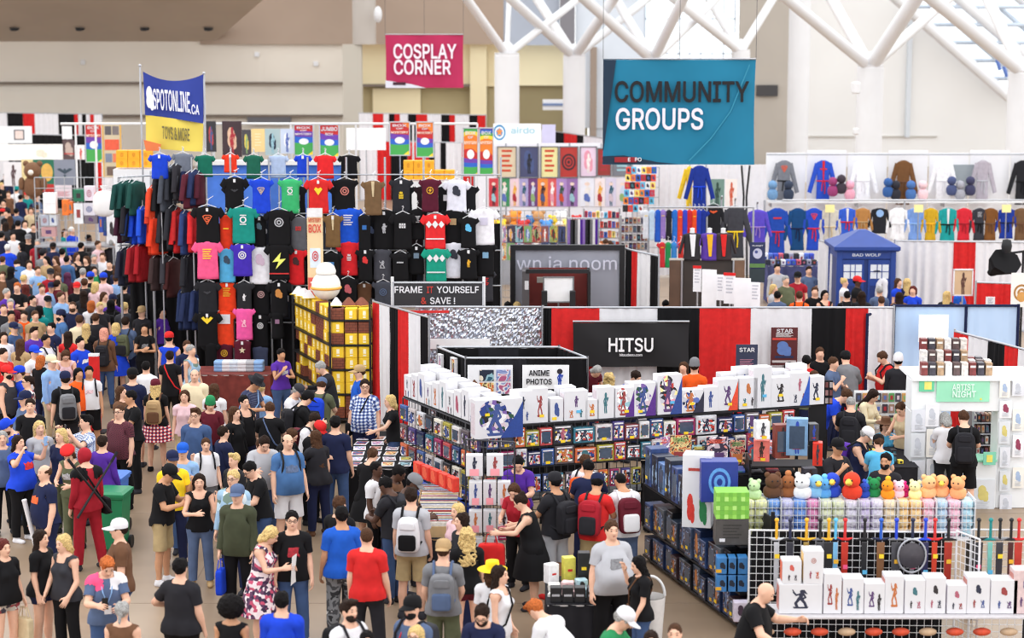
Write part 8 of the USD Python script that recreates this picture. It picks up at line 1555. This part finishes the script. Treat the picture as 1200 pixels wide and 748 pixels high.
# the middle of the aisle, left
crowd('''
4 389 1.66 30 stand tee:white jeans:navy long:dkbrown f
4 408 1.76 60 stand tee:red jeans:denim short:dkbrown
8 428 1.78 70 stand tank:darkgrey pants:black short:hairblack cap:red beard
22 428 1.74 -60 stand hoodie:royal jeans:denim short:hairbrown cap:royal
29 458 1.80 -50 stand tee:slate shorts:grey short:hairbrown cap:navy fat.4
35 468 1.76 10 stand tee:black jeans:denim short:dkbrown
32 441 1.66 -60 stand tee:patch jeans:navy pony:dkbrown f glasses
40 404 1.76 55 stand tee:white jeans:denim short:hairblack cap:royal
24 397 1.70 160 stand tee:tan jeans:navy long:hairbrown f
40 383 1.78 40 stand hoodie:purple jeans:navy quiff:dkbrown
54 392 1.74 60 stand tee:white jeans:navy short:hairblack sk:tan bag=backpack,navy
60 415 1.80 60 stand shirt:lightblue pants:beige short:hairgrey cap:cream bag=carry,gold,1
48 416 1.66 150 stand tee:black jeans:navy bob:ginger f
77 408 1.64 5 look tank:rose jeans:navy long:hairbrown f glasses
94 395 1.74 50 stand tee:royal jeans:denim short:hairblack print:white
80 388 1.66 170 stand tee:red jeans:navy long:dkbrown f
76 435 1.80 -160 stand tee:black shorts:charcoal short:dkbrown cap:navy bag=backpack,grey,charcoal
92 431 1.68 40 stand tee:orange jeans:navy bob:hairblack sk:tan
104 429 1.70 10 stand tee:white shorts:black short:hairblack sk:tan print:rose bag=backpack,red
122 384 1.70 175 stand jacket:brown jeans:denim bob:pinkhair f bag=backpack,charcoal
136 378 1.68 175 stand tee:royal skirt:royal bob:blond f shoe:crimson
101 379 1.64 170 stand tee:black jeans:navy long:blond f
147 371 1.78 170 stand tee:slate jeans:navy short:dkbrown bag=backpack,olive
155 431 1.80 170 stand tee:navy shorts:grey short:dkbrown cap:black fat.4
154 458 1.78 -60 chin tee:black jeans:black short:hairblack sk:tan fat.2
142 453 1.66 70 stand tee:brown jeans:navy long:hairbrown f
140 475 1.76 -25 stand button:plaidmaroon pants:black buzz:hairbrown glasses fat.35 shoe:black
18 488 1.76 -60 look tee:royal jeans:denim short:hairbrown capback:royal beard print:red
46 494 1.68 30 stand sweater:lightgrey jeans:denim long:blond f
99 487 1.78 -60 photo button:whiteplaid shorts:olive quiff:hairblack sk:light bag=mobile,black
71 503 1.70 -30 stand tee:navy pants:olive bob:blond f
2 506 1.66 20 stand jacket:slate pants:black bob:hairgrey f
120 511 1.66 160 stand shirt:purple pants:tan short:dkbrown
169 379 1.68 10 cross tee:black pants:black long:hairblack f sk:tan print:grey
198 388 1.76 175 stand tank:royal pants:navy short:hairblack cap:red
219 399 1.74 20 stand tee:navy jeans:navy short:hairbrown
224 404 1.70 60 stand tank:skyprint pants:navy short:hairgrey f
199 411 1.72 175 stand tee:black pants:black bun:dkbrown f bag=sling,red
171 423 1.70 175 stand tee:white shorts:grey short:hairblack print:grey
182 444 1.66 178 stand tee:black skirt:plaidred long:blond f cap:maroon bag=backpack,tan,brown shoe:black
228 433 1.76 5 stand jacket:cream pants:white balding:hairbrown
251 450 1.66 170 stand tee:white jeans:navy long:hairbrown f
246 464 1.62 15 hair tee:maroon jeans:navy bob:auburn beanie:green
291 440 1.78 60 look tee:stripe jeans:navy short:hairblack sk:tan fedora:charcoal bag=messenger,lightblue
306 449 1.52 170 stand tee:lightblue shorts:navy short:blond
286 464 1.72 40 stand tank:black jeans:navy short:hairblack bag=backpack,red
275 477 1.70 60 stand shirt:black pants:black long:hairbrown f
229 479 1.80 -10 stand jacket:denim jeans:navy quiff:hairbrown glasses
329 408 1.70 40 chin tee:purple jeans:denim pony:hairblack f sk:tan print:lightgrey
340 448 1.70 70 look tee:white jeans:navy short:hairgrey cap:darkgrey
350 457 1.76 110 look tee:black jeans:black short:hairblack cap:black bag=backpack,charcoal
315 473 1.76 175 look tee:black jeans:navy short:hairbrown bag=messenger,slate
374 443 1.78 165 look tee:olive shorts:grey short:hairbrown cap:slate bag=backpack,royal
385 422 1.80 -80 look shirt:charcoal pants:beige short:hairgrey fat.4
421 427 1.76 -70 stand tee:blue pants:navy short:hairbrown cap:tan
427 445 1.82 -10 stand2 button:plaidblue jeans:navy short:dkbrown glasses fat.35 bag=messenger,black
461 463 1.66 -90 reach2 tee:black jeans:denim bob:blond f
364 491 1.72 60 look tee:black pants:black short:hairbrown cap:red
359 483 1.72 70 look tee:white jeans:navy short:dkbrown bag=backpack,maroon
333 501 1.66 60 look tee:black jeans:navy short:hairbrown
306 511 1.66 0 look tee:charcoal jeans:navy short:hairbrown
431 527 1.66 150 look tee:black skirt:black pony:hairbrown f
216 458 1.60 0 stand tee:rose shorts:beige bob:hairbrown f
262 500 1.60 120 stand jacket:navy pants:black short:dkbrown
''')
# right half: stall keepers and shoppers
crowd('''
738 433 1.74 40 look tee:royal jeans:navy short:dkbrown
714 437 1.66 170 stand tee:cream jeans:navy curly:blond f
700 431 1.66 30 lean tee:maroon jeans:navy bob:hairgrey f
801 424 1.64 -20 stand tee:rose jeans:navy long:hairbrown f
814 420 1.80 170 stand tee:orange jeans:navy short:dkbrown beanie:grey
848 447 1.66 175 look tee:black jeans:navy short:hairblack
882 428 1.70 0 look tee:brown jeans:navy short:hairbrown
945 416 1.76 175 stand tee:red jeans:navy short:hairblack bag=sling,charcoal
961 407 1.80 0 stand tee:black jeans:navy short:hairbrown
925 425 1.70 175 stand hoodie:black jeans:black short:hairblack hood:black
946 433 1.60 60 look tee:olive jeans:navy bob:hairbrown f
976 418 1.78 60 chin tee:slate jeans:navy short:hairbrown
992 411 1.84 170 look hoodie:grey jeans:navy short:hairblack cap:black fat.45
1041 410 1.80 -80 phone tee:red jeans:navy short:hairbrown fat.3 bag=backpack,charcoal
1053 414 1.76 170 stand jacket:charcoal jeans:navy short:hairblack beanie:white
1015 455 1.66 50 look sweater:cream pants:beige long:dkbrown f
990 459 1.80 75 lean polo:royal jeans:charcoal short:hairbrown
997 466 1.76 165 look tee:charcoal jeans:navy buzz:hairgrey bag=backpack,charcoal
1005 498 1.70 65 look tank:navy jeans:navy short:hairgrey f cap:white fat.3 bag=backpack,purple
981 513 1.78 35 chin tee:charcoal pants:black buzz:hairblack sk:tan cap:black
1038 498 1.60 5 sit tee:sky pants:navy bob:hairbrown widehat:brown f
1031 510 1.66 170 look tee:sky jeans:navy pony:hairbrown cap:black f
1038 532 1.76 -25 stand tee:charcoal jeans:navy short:hairblack sk:tan beard
1061 470 1.66 -50 look tank:beige jeans:navy pony:hairbrown f
1131 483 1.80 170 look tee:black shorts:black short:hairbrown bag=backpack,charcoal shoe:black
1110 485 1.66 175 look tee:white pants:charcoal bob:hairgrey f
629 337 1.80 100 lean tee:steel jeans:navy short:hairblack
725 327 1.80 -10 look shirt:white pants:black short:hairblack glasses
676 347 1.66 0 look tee:rose jeans:navy bob:hairbrown f
688 343 1.70 0 look tee:tan jeans:navy short:hairbrown
728 343 1.66 175 look tee:brown jeans:navy long:hairbrown f
737 345 1.66 0 look tee:black jeans:navy bob:dkbrown f
717 342 1.72 170 look tee:royal jeans:navy short:hairblack
747 342 1.72 0 look tee:lightgrey jeans:navy short:hairbrown glasses
757 347 1.72 10 look tee:black jeans:navy short:hairblack
769 349 1.66 -30 look tee:brown jeans:navy bob:hairbrown f
779 350 1.72 0 look tee:black jeans:navy short:hairblack
606 354 1.60 175 look tee:royal jeans:navy bob:blond f
592 352 1.62 20 look tee:navy jeans:navy short:hairblack
911 309 1.78 0 stand shirt:lightgrey pants:black short:hairblack
921 323 1.80 20 stand tee:olive jeans:navy short:hairgrey fat.4
935 318 1.78 -20 stand polo:crimson jeans:navy short:hairblack cap:black fat.3
948 312 1.74 0 stand tee:slate jeans:navy short:dkbrown
907 333 1.66 60 stand tee:lightgrey jeans:navy bob:blond f
911 341 1.72 175 stand tee:slate jeans:navy short:hairblack
937 341 1.74 170 stand tee:orange jeans:navy short:hairbrown bag=backpack,charcoal
955 336 1.74 -10 stand tee:black jeans:navy short:hairbrown
967 340 1.68 20 stand tank:black jeans:navy bob:hairblack f glasses bag=sling,red
990 326 1.64 60 stand tee:white jeans:navy bun:blond f
993 341 1.70 170 stand tee:black jeans:navy short:hairblack bag=backpack,grey
1005 323 1.80 60 stand tee:black jeans:navy short:hairblack cap:red sk:dark
1010 341 1.68 175 stand tee:charcoal jeans:navy long:dkbrown f
1031 311 1.80 -50 stand shirt:white pants:black short:hairblack cap:charcoal sk:dark
1031 335 1.72 170 stand tee:slate jeans:navy short:hairgrey
1033 347 1.66 175 stand tee:maroon jeans:navy short:hairbrown
1053 326 1.68 40 stand tee:royal jeans:navy long:hairbrown f
1063 326 1.68 170 stand tee:navy jeans:navy long:blond f
1054 342 1.66 175 stand tee:brown jeans:navy long:dkbrown f
1070 335 1.68 -20 stand tee:royal jeans:navy bob:auburn f
1110 341 1.68 150 stand tee:charcoal jeans:navy long:blond f
1125 331 1.78 60 stand tee:blue jeans:navy short:hairblack
697 283 1.70 60 look tee:cream jeans:navy balding:hairblack
707 279 1.74 20 look tee:charcoal jeans:navy short:hairbrown
716 281 1.66 -20 look tee:tan jeans:navy bob:hairbrown f
722 285 1.68 60 look tee:red jeans:navy short:hairbrown
''')
# the packed far aisle, left
crowd('''
19 218 1.74 170 stand tee:white jeans:navy short:hairblack beanie:teal
24 228 1.76 170 stand tee:navy jeans:navy short:hairblack
31 224 1.68 20 stand tee:teal jeans:navy short:hairbrown cap:red
10 224 1.74 0 stand tee:brown jeans:navy short:hairbrown
4 234 1.72 0 stand tee:charcoal jeans:navy short:hairblack
19 244 1.74 175 stand tee:slate jeans:navy short:hairblack
36 243 1.68 20 stand tee:beige jeans:navy bob:hairbrown f
8 246 1.72 -20 stand tee:black jeans:navy short:hairblack
12 253 1.66 175 stand tee:black jeans:navy long:hairbrown f
21 258 1.86 178 stand jacket:black jeans:navy short:hairblack
29 258 1.72 20 stand tee:white jeans:navy bob:dkbrown f
7 260 1.68 175 stand tee:darkgrey jeans:navy verylong:dkbrown f
43 240 1.72 175 stand jacket:grey jeans:navy short:hairbrown
39 262 1.70 10 stand tee:charcoal jeans:navy short:hairbrown
2 272 1.72 160 stand tee:navy jeans:navy short:hairblack
9 286 1.76 175 stand jacket:royal jeans:navy short:whitehair
25 284 1.72 -60 stand hoodie:charcoal jeans:navy short:hairblack hood:black
50 291 1.76 150 stand tee:grey jeans:navy short:hairblack cap:charcoal
57 274 1.84 60 look shirt:lightblue pants:black balding:hairgrey
73 291 1.76 165 stand tee:rose jeans:navy short:hairblack
84 266 1.74 60 stand shirt:royal jeans:navy short:whitehair
76 268 1.70 40 stand tee:teal jeans:navy long:hairbrown f
104 275 1.80 60 stand tee:grey jeans:navy short:hairblack sk:dark
95 284 1.72 150 stand tee:black jeans:navy short:hairblack
115 282 1.74 60 stand tee:rose jeans:navy short:hairbrown
131 280 1.76 170 stand tee:charcoal jeans:navy short:hairgrey
120 296 1.70 0 stand tee:white jeans:navy short:hairbrown
101 300 1.68 -30 stand tee:black jeans:navy bob:hairbrown f
110 298 1.66 20 stand tee:grey jeans:navy short:hairgrey
90 296 1.66 60 stand tank:charcoal jeans:navy long:hairbrown f
65 300 1.68 -50 stand tee:brown jeans:navy bob:hairbrown f
34 305 1.70 20 stand tee:white jeans:navy bob:dkbrown f
44 312 1.66 30 stand tee:lightblue jeans:navy short:hairbrown print:gold
20 306 1.80 -150 lean tee:steel jeans:denim short:dkbrown fat.4
59 314 1.76 10 stand tee:crimson jeans:navy short:dkbrown cap:charcoal
68 320 1.68 0 stand tee:olive jeans:navy short:hairbrown
79 319 1.68 175 stand tee:maroon jeans:navy long:purplehair f
97 314 1.72 175 stand tee:lightgrey jeans:navy short:hairgrey
99 326 1.76 175 stand tee:charcoal jeans:navy short:hairbrown
106 318 1.76 175 stand tee:black jeans:navy short:hairbrown cap:royal bag=backpack,olive
121 319 1.76 175 stand tee:rose jeans:navy short:hairbrown cap:royal print:red
136 322 1.66 170 stand tee:lightblue jeans:navy short:hairbrown
20 331 1.80 0 cross tee:black jeans:navy short:ginger
30 333 1.68 175 stand tee:crimson jeans:navy long:auburn f
49 333 1.66 20 stand tee:rose jeans:navy bun:hairbrown f
67 328 1.70 150 stand tee:maroon jeans:navy short:dkbrown
71 342 1.76 60 stand tee:lightblue jeans:navy short:hairbrown
85 353 1.78 0 stand tee:navy jeans:denim buzz:hairbrown beard
71 362 1.76 -60 stand tee:steel jeans:navy short:hairblack capback:navy beard
107 352 1.66 175 stand tee:white jeans:navy bob:ginger f
98 340 1.66 175 stand tee:charcoal jeans:navy long:dkbrown f
130 351 1.66 178 stand tee:black jeans:navy verylong:hairblack f bag=backpack,black
146 354 1.74 175 stand tee:darkgrey jeans:navy short:blond
145 331 1.80 175 stand tee:black jeans:navy short:hairblack
132 344 1.74 170 stand tee:purple jeans:navy short:hairbrown cap:navy
122 342 1.66 60 stand tee:beige jeans:navy bob:hairbrown f
13 364 1.76 20 stand tee:grey jeans:navy short:hairblack sk:tan print:gold
28 364 1.68 0 stand tee:orange jeans:navy pony:dkbrown f
41 364 1.72 30 stand tee:tan jeans:navy short:hairbrown
46 358 1.70 170 stand tee:teal jeans:navy bob:hairblack f
4 356 1.72 20 stand tee:charcoal jeans:navy buzz:hairbrown
12 350 1.70 10 stand tee:maroon jeans:navy short:hairgrey
145 300 1.70 150 stand tee:charcoal jeans:navy short:hairblack
157 349 1.72 60 stand tee:black jeans:navy short:hairblack
164 333 1.72 20 stand tee:beige jeans:navy short:hairbrown
180 352 1.72 -150 lean tee:navy jeans:navy short:hairbrown
172 345 1.70 60 stand tee:darkgrey jeans:navy short:hairblack
190 360 1.70 40 stand tee:purple jeans:navy bob:hairblack f
166 358 1.72 -20 stand tee:charcoal jeans:navy short:hairbrown cap:tan
60 378 1.72 -30 stand tee:navy jeans:navy short:hairblack
112 367 1.70 170 stand tee:charcoal jeans:navy short:hairbrown
''')
rnd = random.Random(11)
cols = ['black','navy','charcoal','grey','brown','slate','maroon','black','white','crimson','navy','olive','charcoal','tan','darkgrey','purple','teal','black','rose','darkgrey','steel','green','brown','lightblue','cream','denim']
far = []
for px,py in ((2,214),(13,210),(6,203),(24,206),(33,212),(44,228),(46,252),(33,274),(15,272),(44,280),(62,284),(3,300),(13,312),(54,300),(28,322),(8,338),(56,346),(90,330),(112,330),(38,346),(78,300),(110,312),(3,318),(60,330),(93,369),(16,377),(128,305),(137,310),(117,354),(3,244)):
 f = rnd.random() < .4
 far.append('%g %g %.2f %d stand %s:%s jeans:navy %s:%s %s %s' % (px,py,1.62 + .04 * f * -1 + rnd.random() * .16,rnd.choice([0,30,-40,170,150,180,60]),rnd.choice(['tee','tee','jacket','shirt','hoodie']),cols[len(far) % len(cols)],rnd.choice(['long','bob','pony']) if f else rnd.choice(['short','short','buzz']),rnd.choice(['hairblack','dkbrown','hairbrown','hairbrown','blond','hairgrey']),'f' if f else '',rnd.choice(['','','','cap:' + rnd.choice(['navy','black','red','grey']),'bag=backpack,' + rnd.choice(['black','navy','grey','green'])])))
crowd('\n'.join(far))
# ------------------------------------------------------------------ labels: every person is told from the next
POSEWORD = {'phone': 'looking down at a phone','photo': 'raising both hands to take a photo','ear': 'with one hand raised to the ear','ear2': 'with one hand raised to the ear','cross': 'with arms folded','reach': 'reaching towards the goods','reach2': 'reaching out one arm','lean': 'bending forward','hips': 'with a hand on one hip','chin': 'with a hand to the chin','hair': 'holding a hand to the head','walk': 'walking','walk2': 'walking','sit': 'sitting','look': 'looking down','strap': 'holding a strap','heels': 'with hands joined low'}
def viewword(a):
 a = (a + 180) % 360 - 180
 return 'facing the viewer' if abs(a) < 25 else 'seen from behind' if abs(a) > 140 else 'turned to the right' if a > 0 else 'turned to the left'
def zone(p):
 x,y = p; q,r = proj((x,y,1.6))
 if q < 210 and y > 62: return 'deep in the far left aisle'
 if q < 210 and y > 44: return 'in the packed left aisle'
 if q < 330 and y > 31: return 'near the shirt stall'
 if q < 480 and y > 31: return 'beside the yellow cartons'
 if q < 560: return 'in the near left aisle'
 if y > 54: return 'by the far poster racks'
 if y > 43 and q < 800: return 'before the grey backdrop'
 if y > 43: return 'by the right white drapes'
 if q > 900 and y > 28: return 'at the right stalls'
 if y > 34: return 'under the black HITSU banner'
 return 'by the figure shelves'
def fit(*options):
 for o in options:
  if len(o.split()) <= 16: return o
 return ' '.join(options[-1].split()[:16])
def finish_people():
 from collections import Counter
 cut = lambda b: b.split(' and ')[0] + (' with' + b.split(' with')[1] if ' with' in b else '')
 labels,uniq_ = [],Counter(p[3] for p in PEOPLE)
 for root,base,pos,short,pose,face,bag,h in PEOPLE:
  v,z = POSEWORD.get(pose) or viewword(face),zone(pos); labels.append(fit(base + ', ' + v + ', ' + z,cut(base) + ', ' + v + ', ' + z,cut(base) + ', ' + z))
 cnt = Counter(labels); taken = set(labels)
 for i,p in enumerate(PEOPLE):
  if cnt[labels[i]] == 1: continue
  near = sorted((math.hypot(p[2][0] - q[2][0],(p[2][1] - q[2][1]) * .5) + (0 if uniq_[q[3]] == 1 else .8 if uniq_[q[3]] < 4 else 1.6),j) for j,q in enumerate(PEOPLE) if j != i and q[3] != p[3])
  for _,j in near[:12]:
   q = PEOPLE[j]; dx,dy = p[2][0] - q[2][0],p[2][1] - q[2][1]; rel = ('just right of' if dx > 0 else 'just left of') if abs(dx) > abs(dy) * .35 else ('behind' if dy > 0 else 'in front of')
   l = fit(cut(p[1]) + ', ' + viewword(p[5]) + ', ' + rel + ' the person in ' + q[3],cut(p[1]) + ', ' + rel + ' the person in ' + q[3],p[1].split(' with')[0].split(' and ')[0] + ', ' + rel + ' the person in ' + q[3])
   if l not in taken: break
  labels[i] = l; taken.add(l)
 for i,p in enumerate(PEOPLE): tag(p[0],labels[i])
 used = set()
 for root,head,i in BAGS:
  b,z,v = PEOPLE[i][1],zone(PEOPLE[i][2]),viewword(PEOPLE[i][5]); l = labels[i].split(', ')
  for o in (head + ' the ' + cut(b) + ', ' + z,head + ' the ' + labels[i],head + ' the ' + b.split(' and ')[0].split(' with')[0] + ', ' + l[-1],head + ' the ' + b.split(' and ')[0] + ', ' + v):
   if len(o.split()) <= 16 and o not in used: break
  tag(root,fit(o,head + ' the ' + b.split(' and ')[0].split(' with')[0])); used.add(o)
finish_people()
# the red costumed person's black harness and two practice swords
q = [p for p in PEOPLE if 'full mask' in p[1]][0]; t = thing('costume_swords','two black prop swords slung on the back of the person in red costume','prop sword',(q[2][0],q[2][1],0),-140)
for s in (-1,1): obj('blade',MB().tube([(s * .30,.22,1.62),(-s * .28,.22,.86)],[.016,.02],8),blackmetal,t); obj('grip',MB().tube([(s * .30,.22,1.62),(s * .40,.22,1.76)],.022,8),cloth('charcoal'),t)
